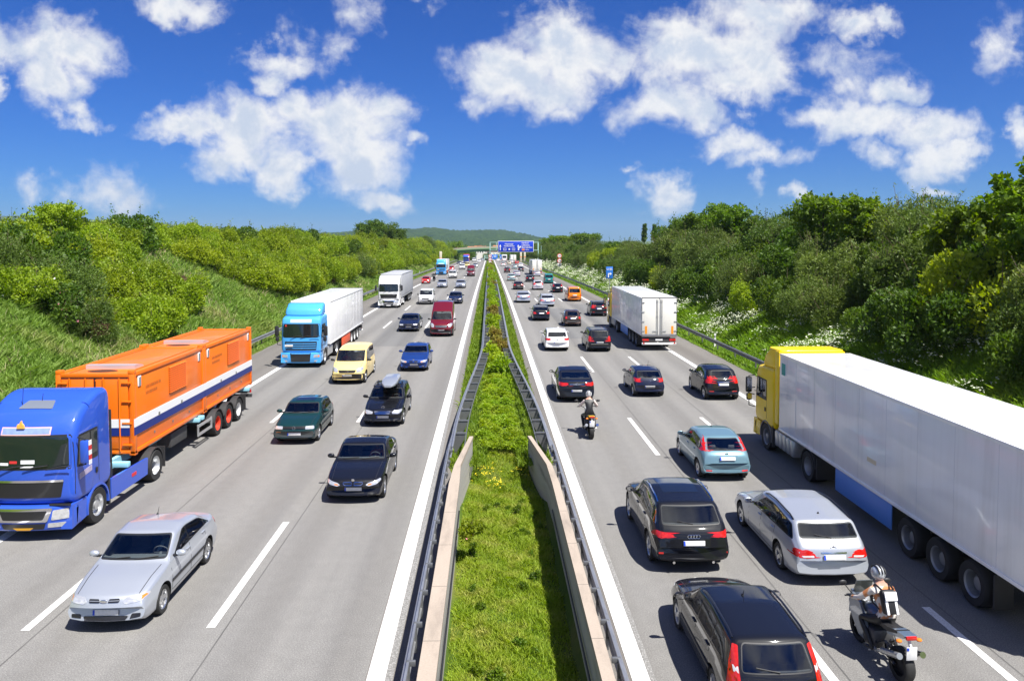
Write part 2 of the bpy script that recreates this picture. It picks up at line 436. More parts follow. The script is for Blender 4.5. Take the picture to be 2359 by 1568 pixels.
def strip(name, x0, x1, y0, y1, m, dz, step=4.0, xf0=None, xf1=None):
    n = max(2, int((y1 - y0) / step) + 1)
    yy = np.linspace(y0, y1, n); zz = road_zv(yy) + dz
    a = np.stack([np.full(n, x0) if xf0 is None else xf0(yy), yy, zz], -1); b_ = np.stack([np.full(n, x1) if xf1 is None else xf1(yy), yy, zz], -1)
    v = np.concatenate([a, b_]); i = np.arange(n - 1)
    f = np.stack([i, i + n, i + n + 1, i + 1], -1)
    return v, f
def strips(name, lst, m):
    V, Fs, o = [], [], 0
    for a in lst:
        v, f = strip(name, *a[:4], m, a[4], *a[5:]); V.append(v); Fs.append(f + o); o += len(v)
    ob = fast_mesh(name, np.concatenate(V), np.concatenate(Fs), 4, m); struct(ob); return ob
def wobl(x, amp, s): return lambda yy: x + amp * np.sin(yy * 1.7 + s) * np.sin(yy * .43 + s * 2)
strips('road', [(-13.4, -2.3, -40, 900, .0), (3.0, 13.4, -40, 900, .0)], ASPHALT)
def lin(yy): return np.where(yy < 27, -1.25, -1.42 + .05 * np.sin(yy * 1.3))
def rin(yy): return np.where(yy < 27, 2.02, 2.22 + .05 * np.sin(yy * 1.1))
strips('road_shoulder', [(-2.3, -1.3, -40, 900, .0, 1.0, None, lin), (2.0, 3.0, -40, 900, .0, 1.0, rin, None), (-16.55, -13.4, -40, 900, .0, 1.0, wobl(-16.55, .06, 1), None), (13.4, 15.75, -40, 900, .0, 1.0, None, wobl(15.75, .06, 2))], SHOULDER)
strips('road_repair_patch', [(6.6, 9.3, 62, 90, .004), (10.0, 12.7, 72, 96, .004), (-9.2, -6.1, 58, 84, .004)], PATCH)
lines = [(-2.27, -1.93, -20, 700, .008), (2.62, 2.95, -20, 700, .008), (-13.35, -13.05, -20, 700, .008), (12.95, 13.25, -20, 700, .008)]
for k in range(-1, 30):
    for xc, y0 in ((-5.82, 15.85), (-9.62, 15.85), (6.32, 28.3), (9.6, 28.3)):
        a = y0 + 18 * k
        if a > 8: lines.append((xc - .09, xc + .09, a, a + 6, .008))
strips('road_markings', lines, MARK)
JOINT = mat('bitumen_joint', (.105, .102, .098), .8, noise=.45, nscale=.6)
strips('road_joints', [(x - .014, x + .014, -20, 260, .005) for x in (-5.5, -9.3, 6.62, 9.9)], JOINT)
WORN = MARK.copy(); WORN.name = 'worn_marking_paint'
for n in WORN.node_tree.nodes:
    if n.type == 'VALTORGB':
        for e, (q, c) in zip(n.color_ramp.elements, ((.44, (.165, .16, .15)), (.54, (.25, .245, .235)), (.66, (.45, .44, .42)))): e.position = q; e.color = (*c, 1)
strips('worn_road_markings', [(-1.925, -1.79, -20, 300, .0075), (2.955, 3.06, -20, 300, .0075)], WORN)

# ------------------------------------------------------------------ concrete walls of the bridge in the median
def concrete_material(name, col, dark):
    m, nt, b = bsdf_mat(name)
    t = node(nt, 'ShaderNodeTexCoord').outputs['Object']
    c = ramp(nt, noise_out(nt, t, 1.3, 8, .65, (1, .25, 2.5)), [(.28, dark), (.48, col), (.8, tuple(min(1, q * 1.12) for q in col))])
    c = mixc(nt, .5, c, ramp(nt, noise_out(nt, t, 25, 4, .7), [(.3, (.75, .75, .75)), (.7, (1.1, 1.1, 1.1))]), 'MULTIPLY')
    nt.links.new(c, b.inputs['Base Color']); b.inputs['Roughness'].default_value = .85
    return m
CONC = concrete_material('weathered_concrete', (.36, .345, .32), (.14, .14, .135))
CAP = concrete_material('pale_concrete_cap', (.38, .315, .255), (.24, .20, .165))
WL = [(-10, -1.215, -.90), (22.8, -1.215, -.90), (24.6, -1.14, -.93), (28.2, -.74, -.60)]
WR = [(-10, 1.82, 2.06), (22.6, 1.88, 2.10), (24.6, 1.85, 2.02), (28.2, 1.42, 1.56)]
def wall(name, label, W, inward):
    t = thing(name, label, 'wall', (0, 0, 0))
    for part, z0, z1, m, e in (('wall_body', -.9, .70, CONC, 0.025), ('wall_cap', .70, .80, CAP, 0.)):
        mb = MB(); vs = []; n = len(W)
        for (y, a, b_) in W:
            a2, b2 = a + e, b_ - e
            top = z1 - (.12 if (y > 27 and z1 > .72) else 0)
            vs += [(a2, y, z0), (b2, y, z0), (b2, y, z1), (a2, y, z1)]
        fs = [(0, 1, 2, 3), tuple((n - 1) * 4 + i for i in (3, 2, 1, 0))]
        for i in range(n - 1):
            for k in range(4):
                q = (k + 1) % 4; fs.append((i * 4 + k, (i + 1) * 4 + k, (i + 1) * 4 + q, i * 4 + q))
        mb.add(vs, fs); mb.build(part, m, t, 30)
    mb = MB()
    for y in np.arange(11.5, 22.5, 2.2):
        a_ = np.interp(y, [w[0] for w in W], [w[1] for w in W]); b2_ = np.interp(y, [w[0] for w in W], [w[2] for w in W])
        mb.box(((a_ + b2_) / 2, y, .7515), (b2_ - a_ - .004, .016, .1)); mb.box(((a_ + b2_) / 2, y, .2), (b2_ - a_ - .094, .016, .98))
    mb.build('joint', mat('joint_sealant', (.16, .14, .12), .8), t)
    # ledge low on the inner face and a pipe along it
    xi = (W[0][2] - .05) if inward > 0 else (W[0][1] + .05)
    mb = MB(); mb.tube([(xi + inward * .05, -10, .05), (xi + inward * .05, 10, .02), (xi + inward * .05 + (W[1][1] - W[0][1]) * .8, 22.5, .04)], .022, 6); mb.build('conduit', BLACK, t)
    return t
wall('concrete_wall', 'concrete wall with pale cap on the median, next to the oncoming lanes', WL, 1)
wall('concrete_wall', 'concrete wall with pale cap on the median, next to the lanes driving away', WR, -1)

# ------------------------------------------------------------------ guard rails
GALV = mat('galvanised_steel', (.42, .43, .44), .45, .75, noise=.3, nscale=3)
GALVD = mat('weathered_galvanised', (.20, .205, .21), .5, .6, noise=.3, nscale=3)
def sweep(mb, path, prof):
    """prof: (across, up) closed polygon swept along path points (x, y, z) that run along y."""
    n = len(prof); vs = []
    for i, p in enumerate(path):
        q0 = path[max(i - 1, 0)]; q1 = path[min(i + 1, len(path) - 1)]
        d = Vector((q1[0] - q0[0], q1[1] - q0[1], 0)).normalized(); s_ = Vector((d.y, -d.x, 0))
        vs += [(p[0] + s_.x * a, p[1] + s_.y * a, p[2] + u) for a, u in prof]
    fs = [tuple(range(n)), tuple(reversed(range((len(path) - 1) * n, len(path) * n)))]
    for i in range(len(path) - 1):
        for k in range(n):
            q = (k + 1) % n; fs.append((i * n + k, (i + 1) * n + k, (i + 1) * n + q, i * n + q))
    mb.add(vs, fs)
WBEAM = [(0, -.155), (.08, -.12), (.08, -.06), (.015, -.02), (.015, .02), (.08, .06), (.08, .12), (0, .155), (-.012, .15), (.065, .115), (.065, .065), (0, .022), (0, -.022), (.065, -.065), (.065, -.115), (-.012, -.15)]
def flip(pf): return [(-a, u) for a, u in reversed(pf)]
def side_rail(name, label, x, sgn, y0, y1):
    t = thing(name, label, 'guard rail', (0, 0, 0))
    path = [(x, y, road_z(y) + .62) for y in np.arange(y0, y1, 4.)]
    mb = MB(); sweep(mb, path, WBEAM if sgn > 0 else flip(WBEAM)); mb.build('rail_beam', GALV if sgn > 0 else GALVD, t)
    pm = None
    for k, y in enumerate(np.arange(y0 + 1, min(y1, y0 + 399), 4.)):
        if pm is None:
            mb = MB(); mb.box((-sgn * .11, 0, .33), (.1, .06, .82), .01); mb.box((-sgn * .03, 0, .62), (.09, .05, .2), .01); o = mb.build('post', GALVD, t); pm = o
        else:
            o = pm.copy(); C.objects.link(o)
        o.location = (x, y, road_z(y))
    return t
side_rail('guard_rail', 'steel guard rail along the foot of the grassy bank beside the orange container lorry', -17.3, 1, 22, 420)
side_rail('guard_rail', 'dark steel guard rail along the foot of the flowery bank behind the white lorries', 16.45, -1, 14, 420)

def med_x(y, far, near):          # the median rails splay outwards towards the bridge
    return near + (far - near) * float(sstep(28, 54, y))
def median_rail(label, far, near, sgn):
    """sgn: +1 when the traffic it faces is on its -x side"""
    t = thing('guard_rail', label, 'guard rail', (0, 0, 0))
    yy = list(np.arange(26.5, 70, 1.5)) + list(np.arange(70, 440, 5.))
    mb = MB(); sweep(mb, [(med_x(y, far, near), y, road_z(y) + .64) for y in yy], flip(WBEAM) if sgn > 0 else WBEAM)
    sweep(mb, [(med_x(y, far, near) + sgn * .05, y, road_z(y) + .86) for y in yy], [(-.03, -.03), (.03, -.03), (.03, .03), (-.03, .03)])
    mb.build('rail_beam', GALV, t)
    mb = MB(); sweep(mb, [(med_x(y, far, near) + sgn * .46, y, road_z(y) + .70) for y in yy], [(-.015, -.05), (.015, -.05), (.015, .05), (-.015, .05)]); mb.build('inner_beam', GALVD, t)
    pm = None
    for k in range(98):
        y = 28.5 + 2.0 * k
        if pm is None:
            mb = MB(); mb.prism([(sgn * .02, .15), (sgn * .12, .15), (sgn * .40, .62), (sgn * .44, .80), (sgn * .0, .80), (sgn * .0, .55)], -.035, .035, 'y'); mb.box((sgn * .08, 0, .2), (.09, .06, .9)); mb.box((sgn * .23, 0, .84), (.46, .11, .05)); pm = o = mb.build('post', GALVD, t)
        else:
            o = pm.copy(); C.objects.link(o)
        o.location = (med_x(y, far, near), y, road_z(y))
    # near part: fixed to the road side of the concrete wall
    xs0 = near - sgn * .07
    mb = MB(); sweep(mb, [(xs0, y, .62) for y in (-10, 10, 20, 26.5)] + [(med_x(28.5, far, near), 28.5, .64)], flip(WBEAM) if sgn > 0 else WBEAM)
    sweep(mb, [(xs0, y, .80) for y in (-10, 10, 20, 27)], [(-.022, -.03), (.022, -.03), (.022, .03), (-.022, .03)]); mb.build('wall_rail', GALV, t)
    bm_ = None
    for k in range(14):
        if bm_ is None:
            mb = MB(); mb.box((sgn * .05, 0, .79), (.16, .06, .1), .01); mb.box((0, 0, .5), (.06, .05, .5)); bm_ = o = mb.build('bracket', GALVD, t)
        else:
            o = bm_.copy(); C.objects.link(o)
        o.location = (xs0, 9 + 1.33 * k, 0)
    return t
median_rail('steel guard rail along the median next to the oncoming lanes, leaf side bracketed', -.45, -1.34, 1)
median_rail('steel guard rail along the median next to the lanes driving away', 1.36, 2.18, -1)

# ------------------------------------------------------------------ far setting: hills, bridge, gantries, village
def hill_material(name, c0, c1, c2, sc):
    m, nt, b = bsdf_mat(name)
    t = node(nt, 'ShaderNodeTexCoord').outputs['Object']
    c = ramp(nt, noise_out(nt, t, sc, 9, .72), [(.32, c0), (.5, c1), (.68, c2)])
    nt.links.new(c, b.inputs['Base Color']); b.inputs['Roughness'].default_value = 1; b.inputs['Specular IOR Level'].default_value = 0
    bp = node(nt, 'ShaderNodeBump'); bp.inputs['Strength'].default_value = 1; bp.inputs['Distance'].default_value = 14
    nt.links.new(noise_out(nt, t, sc * 2.2, 6, .7), bp.inputs['Height']); nt.links.new(bp.outputs[0], b.inputs['Normal'])
    return m
HILLM = hill_material('wooded_hillside', (.020, .042, .020), (.038, .07, .022), (.06, .10, .03), .018)
def hills(name, pts, y0, depth, m, seed, rough=5.):
    """ridge: crest heights over x at distance y0, falling off both ways"""
    r_ = np.random.default_rng(seed)
    px = np.array([p[0] for p in pts]); pz = np.array([p[1] for p in pts])
    xs = np.linspace(px[0], px[-1], 260); tt = np.linspace(-1, 1, 50)
    Xg, T = np.meshgrid(xs, tt)
    crest = np.interp(Xg, px, pz)
    Zg = -14 + (crest + 14) * np.cos(T * math.pi / 2) ** 1.4
    Zg += r_.normal(0, 1, Zg.shape) * rough * .35 + rough * np.sin(Xg * .031 + T * 9) * np.sin(Xg * .0113 + T * 4 + 1) * (1 - abs(T))
    Yg = y0 + T * depth
    n0, n1 = Zg.shape; ii = np.arange(n0 * n1).reshape(n0, n1)
    f = np.stack([ii[:-1, :-1], ii[:-1, 1:], ii[1:, 1:], ii[1:, :-1]], -1).reshape(-1, 4)
    return struct(fast_mesh(name, np.stack([Xg, Yg, Zg], -1).reshape(-1, 3), f, 4, m, smooth=True))
def hx(px, Y): return (px - 1127) / 1770 * Y
def hz(py, Y): return 8.1 + (550 - py) / 1770 * Y
hills('hills', [(hx(a, 3200), hz(b, 3200)) for a, b in ((560, 548), (700, 542), (850, 534), (945, 528), (985, 528), (1040, 530), (1085, 532), (1120, 530), (1160, 534), (1200, 540), (1245, 548), (1300, 556), (1400, 560))], 3200, 1300, HILLM, 3, 6)
hills('hills', [(hx(a, 5200), hz(b, 5200)) for a, b in ((-900, 530), (-300, 512), (0, 503), (60, 500), (150, 505), (300, 512), (380, 518), (480, 535), (700, 556))], 5200, 1200, HILLM, 4, 9)

def bridge():
    t = thing('bridge', 'green girder road bridge crossing the motorway beyond the sign gantry', 'bridge', (0, 432, 0))
    t.location = (0, 432, 0)
    GRN = mat('bridge_green', (.16, .34, .16), .5, noise=.1); GRD = mat('bridge_green_dark', (.10, .23, .11), .5); RAILM = mat('bridge_parapet', (.34, .33, .24), .6, noise=.15)
    xs_ = np.linspace(-40, 40, 33)
    def arch(x): return -.0020 * (x - 4) ** 2
    zb = 1.15
    for nm, a, b_, d, mm in (('girder', 0, 1.35, 7, GRD), ('deck', 1.35, 1.75, 8.5, GRN), ('parapet', 1.75, 2.75, 8.2, RAILM)):
        mb = MB()
        if nm == 'parapet':
            for s_ in (-1, 1): sweep(mb, [(x, s_ * d / 2, zb + arch(x) + (a + b_) / 2) for x in xs_], [(-.06, -(b_ - a) / 2), (.06, -(b_ - a) / 2), (.06, (b_ - a) / 2), (-.06, (b_ - a) / 2)])
        else:
            sweep(mb, [(x, 0, zb + arch(x) + (a + b_) / 2) for x in xs_], [(-d / 2, -(b_ - a) / 2), (d / 2, -(b_ - a) / 2), (d / 2, (b_ - a) / 2), (-d / 2, (b_ - a) / 2)])
        mb.build(nm, mm, t)
    for x in (-26, 28):
        mb = MB(); mb.box((x, 0, zb - 5 + arch(x)), (2.4, 7, 10), .1); mb.build('abutment', CONC, t)
    mb = MB(); mb.box((.5, 0, zb - 3.2), (.8, 5, 6.4), .1); mb.build('pier', CONC, t)
bridge()

SIGNB = mat('sign_blue', (.008, .045, .52), .45); SIGNB2 = mat('sign_light_blue', (.02, .17, .62), .45)
SIGNW = mat('sign_white', (.8, .8, .8), .5); GANTRY = mat('gantry_pale_green', (.34, .52, .47), .5)
SIGNO = mat('sign_orange', (.8, .25, .02), .5); SIGNR = mat('sign_red', (.6, .03, .03), .5)
def text(body, size, loc, m, parent, align='CENTER', name='lettering'):
    cu = bpy.data.curves.new(name, 'FONT'); cu.body = body; cu.size = size; cu.align_x = align; cu.align_y = 'CENTER'; cu.extrude = .01; cu.offset = size * .012
    cu.materials.append(m)
    o = bpy.data.objects.new(name, cu); C.objects.link(o)
    bpy.context.view_layer.update(); dg = bpy.context.evaluated_depsgraph_get(); me = bpy.data.meshes.new_from_object(o.evaluated_get(dg)); bpy.data.objects.remove(o)
    o = bpy.data.objects.new(name, me); C.objects.link(o); o.parent = parent; o.location = loc; o.rotation_euler = (R(90), 0, 0)
    return o
def arrow(mb, x, z, h, w=.32, y=-.15):
    mb.prism([(x - w * .32, z), (x + w * .32, z), (x + w * .32, z + h * .62), (x + w * 1.05, z + h * .62), (x, z + h), (x - w * 1.05, z + h * .62), (x - w * .32, z + h * .62)], y, y + .03, 'y')
def gantry():
    Y0 = 295.; zr = road_z(Y0)
    t = thing('sign_gantry', 'pale green steel gantry over the lanes, carrying the wide blue direction sign', 'gantry', (0, Y0, zr))
    x0, x1 = .3, 18.9; zt = 9.1; zb = 6.05
    mb = MB()
    for x in (x0, x1): mb.box((x, .5, (zt + .1) / 2), (.34, .4, zt + .1), .04)
    mb.build('post', GANTRY, t)
    mb = MB()
    for y in (.3, 1.1):
        for z in (zt, zb): mb.box(((x0 + x1) / 2, y, z), (x1 - x0 + .2, .2, .22), .02)
    for k in range(9):
        x = x0 + .2 + (x1 - x0 - .4) * k / 8
        for y in (.3, 1.1): mb.box((x, y, (zt + zb) / 2), (.2, .15, zt - zb - .3))
    mb.build('truss', GANTRY, t)
    mb = MB()
    for k in range(6): mb.box((x1 + 1.1, .6, 2 + k * 1.1), (.08, .9, .06))
    for q in (.15, 1.05): mb.box((x1 + 1.1, q, 4.2), (.1, .08, 7.2))
    mb.build('ladder', GANTRY, t)
    s = thing('direction_sign', 'wide blue overhead direction sign with white arrows and place names', 'sign', (10.2, Y0, zr + 7.45))
    mb = MB(); mb.box((0, -.02, 0), (13.75, .12, 4.3), .05); mb.build('sign_border', SIGNW, s)
    mb = MB(); mb.box((0, -.08, 0), (13.45, .06, 4.0), .02); mb.build('sign_panel', SIGNB, s)
    mb = MB(); arrow(mb, -5.95, -1.45, 2.3, .38, -.16); mb.build('arrow', SIGNW, s)
    mb = MB(); arrow(mb, .95, -1.5, 2.3, .38, -.16)
    mb.prism([(1.05, -1.4), (1.3, -1.4), (1.3, -.75), (1.75, -.35), (1.95, -.55), (2.05, .2), (1.35, .15), (1.5, -.05), (1.05, -.5)], -.16, -.13, 'y'); mb.build('arrow', SIGNW, s)
    text('Hannover', .82, (-2.55, -.13, .98), SIGNW, s); text('Herford-Ost', .78, (-2.55, -.13, .2), SIGNW, s)
    for x in (-4.2, -.85):
        mb = MB()
        for a, b_, w, h in ((x, -.62, 1.1, .1), (x, -1.42, 1.1, .1), (x - .5, -1.02, .1, .72), (x + .5, -1.02, .1, .72)): mb.box((a, -.13, b_), (w, .05, h))
        mb.build('number_frame', SIGNW, s)
        text('2', .6, (x, -.13, -1.02), SIGNW, s)
    mb = MB(); mb.prism([(-2.5, -1.4), (-2.12, -1.02), (-2.5, -.62), (-2.88, -1.02)], -.16, -.12, 'y'); mb.build('junction_symbol', SIGNW, s)
    for k, w in enumerate(('Herford', 'Lübbecke', 'Bad Salzuflen')): text(w, .8, (2.25, -.13, 1.35 - k * .82), SIGNW, s, 'LEFT')
    mb = MB(); mb.box((2.85, -.13, -1.22), (1.1, .05, .62), .02); mb.build('route_badge', SIGNO, s)
    text('500 m', .55, (3.75, -.13, -1.22), SIGNW, s, 'LEFT')
gantry()
def second_gantry():
    Y0 = 690.; zr = road_z(Y0) - .3
    t = thing('sign_gantry', 'far gantry frame behind the speed limit signs on the median', 'gantry', (0, Y0, zr))
    mb = MB()
    for x in (-4.2, 15.5): mb.box((x, .5, 4.3), (.5, .5, 8.6), .04)
    mb.build('post', GANTRY, t)
    mb = MB()
    for z in (8.2, 6.0): mb.box((5.6, .5, z), (20, .3, .35), .02)
    for k in range(6): mb.box((-4 + k * .9, .5, 7.1), (.2, .2, 2.2))
    mb.build('truss', GANTRY, t)
    for xc, w, label in ((4.4, 6.2, 'far light blue direction sign left of the smaller one, seen under the gantry'), (11.2, 3.6, 'small far light blue direction sign right of the broader one')):
        s = thing('direction_sign', label, 'sign', (xc, Y0 - .3, zr + 6.9))
        mb = MB(); mb.box((0, 0, 0), (w, .12, 4.4), .04); mb.build('sign_panel', SIGNB2, s)
        mb = MB(); arrow(mb, -w * .25, -1.5, 2.0, .4, -.12); mb.build('arrow', SIGNW, s)
        mb = MB(); mb.box((w * .12, -.09, .9), (w * .4, .05, .35)); mb.box((w * .12, -.09, .1), (w * .36, .05, .35)); mb.build('lettering', SIGNW, s)
second_gantry()

def small_sign_post(x, y, label, kind):
    z0 = float(terrain_z(x, y)); t = thing('road_sign', label, 'road sign', (x, y, z0))
    if kind == 'exit':
        mb = MB(); mb.box((0, 0, 1.9), (.1, .08, 3.8), .01); mb.build('post', GALV, t)
        mb = MB(); mb.box((0, -.06, 3.3), (1.0, .05, 1.75), .02); mb.build('sign_panel', SIGNB2, t)
        text('U 85', .42, (0, -.1, 3.78), SIGNW, t)
        mb = MB(); mb.prism([(-.22, 2.6), (-.08, 2.6), (-.08, 3.05), (.1, 3.05), (.1, 2.92), (.34, 3.13), (.1, 3.35), (.1, 3.22), (-.22, 3.22)], -.12, -.09, 'y'); mb.build('arrow', SIGNW, t)
    else:
        mb = MB(); mb.box((0, .06, 2.2), (.12, .1, 4.4), .01); mb.build('post', GALV, t)
        for k, z in enumerate((3.95, 2.65)):
            mb = MB(); mb.cyl((0, 0, z), (0, -.05, z), .62, 24); mb.build('red_ring', SIGNR, t)
            mb = MB(); mb.cyl((0, -.03, z), (0, -.07, z), .46, 24); d = mb.build('sign_face', SIGNW, t)
            if k == 0 and kind == 'speed': text('120', .44, (0, -.08, z), BLACK, t)
            if k == 1:
                mb = MB(); mb.box((-.15, -.08, z), (.24, .03, .2), .02); mb.build('symbol', SIGNR, t); mb = MB(); mb.box((.16, -.08, z), (.24, .03, .2), .02); mb.build('symbol', BLACK, t)
        mb = MB(); mb.box((0, -.03, 1.55), (1.0, .05, .75), .02); mb.build('sign_panel', SIGNW, t)
        mb = MB(); mb.box((0, -.07, 1.55), (.5, .03, .22), .02); mb.build('symbol', BLACK, t)
small_sign_post(17.6, 112, 'small blue exit sign reading U 85 with a bent white arrow, among white flowers', 'exit')
small_sign_post(18.8, 205, 'speed limit and no overtaking signs on one post in the white flowers', 'speed')
small_sign_post(.35, 284, 'speed limit and no overtaking signs on one post on the median', 'speed')
def marker(x, y, label):
    z0 = float(terrain_z(x, y)); t = thing('marker_post', label, 'marker post', (x, y, z0), 0, 'white marker posts at the road edge')
    mb = MB(); mb.prism([(-.07, -.05), (.07, -.05), (0, .09)], 0, 1.0, 'z'); mb.build('post_body', WHITE, t)
    mb = MB(); mb.prism([(-.075, -.055), (.075, -.055), (0, .095)], .72, .84, 'z'); mb.build('black_band', BLACK, t)
    mb = MB(); mb.box((0, -.062, .78), (.05, .02, .1)); mb.build('reflector', CLEARL, t)
for x, y, l in ((16.95, 57, 'nearest white marker post, behind the rail next to the white trailer doors'), (17.0, 92, 'white marker post behind the rail, beyond the nearest white trailer'), (17.0, 125, 'white marker post in the flowers behind the rail, near the orange van'), (17.0, 165, 'farthest white marker post on the flowery bank'),
                (-17.9, 198, 'white marker post in the verge beside the far light blue lorry'), (-17.9, 146, 'white marker post in the verge beside the red hatchback')): marker(x, y, l)
CREAM = mat('cream_column', (.62, .56, .44), .6, noise=.1)
for x, y, h, l in ((-18.9, 300, 5.0, 'pale upright column in the verge before the green bridge'), (15.7, 380, 5.5, 'pale striped column under the wide blue sign, left one of two'), (17.6, 380, 5.7, 'pale striped column under the wide blue sign, right one of two')):
    t = thing('column', l, 'column', (x, y, float(terrain_z(x, y))))
    mb = MB(); mb.box((0, 0, h / 2), (.95, .5, h), .08); mb.build('column_body', CREAM, t)
    mb = MB(); mb.box((0, 0, h * .45), (1.0, .55, .35), .04); mb.build('band', SIGNO, t)

ROOFO = mat('orange_roof_tiles', (.42, .13, .05), .8, noise=.2); ROOFD = mat('dark_roof_tiles', (.12, .10, .10), .8, noise=.2)
HWALL = mat('render_white', (.62, .60, .55), .8); HWALL2 = mat('render_brick', (.32, .18, .12), .8); PANE = mat('house_window', (.03, .035, .04), .1)
rh = random.Random(5)
for k in range(46):
    Yh = rh.uniform(820, 1350); pxx = rh.uniform(1088, 1240) if k > 4 else rh.uniform(1040, 1090)
    x = hx(pxx, Yh); z0 = hz(rh.uniform(582, 592) - (Yh - 820) * .012, Yh)
    rot = rh.uniform(-1.2, 1.2); L_, W_, Hh, rf = rh.uniform(8, 13), rh.uniform(7, 9), rh.uniform(3.5, 6), rh.uniform(2.6, 4)
    orange = pxx < 1140 or rh.random() < .4
    t = thing('house', 'distant house with orange tiled roof in the village under the wooded hill' if orange else 'distant house with dark roof in the village under the wooded hill', 'house', (x, Yh, z0), rot, 'village houses with orange roofs' if orange else 'village houses with dark roofs')
    mb = MB(); mb.box((0, 0, Hh / 2 - 4), (L_, W_, Hh + 8)); mb.build('wall', HWALL if rh.random() < .75 else HWALL2, t, 0)
    mb = MB(); mb.prism([(-W_ / 2 - .5, Hh - .2), (W_ / 2 + .5, Hh - .2), (0, Hh + rf)], -L_ / 2 - .4, L_ / 2 + .4, 'x'); r_ = mb.build('roof', ROOFO if orange else ROOFD, t, 0)
    mb = MB(); mb.box((L_ * .2, .8, Hh + rf), (.8, .8, 1.6)); mb.build('chimney', HWALL2, r_, 0)
    for q in (-.3, 0, .3):
        mb = MB(); mb.box((q * L_, -W_ / 2 - .03, Hh * .6), (1.3, .1, 1.4)); mb.build('window', PANE, t, 0)
# ------------------------------------------------------------------ cars
def clip_poly(poly, a, b, c):
    """keep a*x + b*y <= c"""
    out = []
    for i, p in enumerate(poly):
        q = poly[(i + 1) % len(poly)]
        dp, dq = a * p[0] + b * p[1] - c, a * q[0] + b * q[1] - c
        if dp <= 0: out.append(p)
        if (dp < 0 < dq) or (dq < 0 < dp):
            t = dp / (dp - dq); out.append((p[0] + (q[0] - p[0]) * t, p[1] + (q[1] - p[1]) * t))
    return out
def round_poly(poly, r, n=4):
    """rounds the corners of a polygon"""
    out = []
    N = len(poly)
    for i in range(N):
        p0, p, p1 = Vector(poly[i - 1]), Vector(poly[i]), Vector(poly[(i + 1) % N])
        a, b = p0 - p, p1 - p
        k = min(r, a.length * .45, b.length * .45)
        A, B = p + a.normalized() * k, p + b.normalized() * k
        for j in range(n + 1):
            t = j / n; q = A * (1 - t) ** 2 + p * 2 * t * (1 - t) + B * t ** 2
            out.append((q.x, q.y))
    return out
def mirror(poly): return [(-p[0], p[1]) for p in reversed(poly)]
def shrink(poly, d):
    c = Vector((sum(p[0] for p in poly) / len(poly), sum(p[1] for p in poly) / len(poly)))
    out = []
    for i in range(len(poly)):
        p0, p, p1 = Vector(poly[i - 1]), Vector(poly[i]), Vector(poly[(i + 1) % len(poly)])
        t = (p1 - p0).normalized(); n = Vector((-t.y, t.x))
        if n.dot(c - p) < 0: n = -n
        q = p + n * d; out.append((q.x, q.y))
    return out
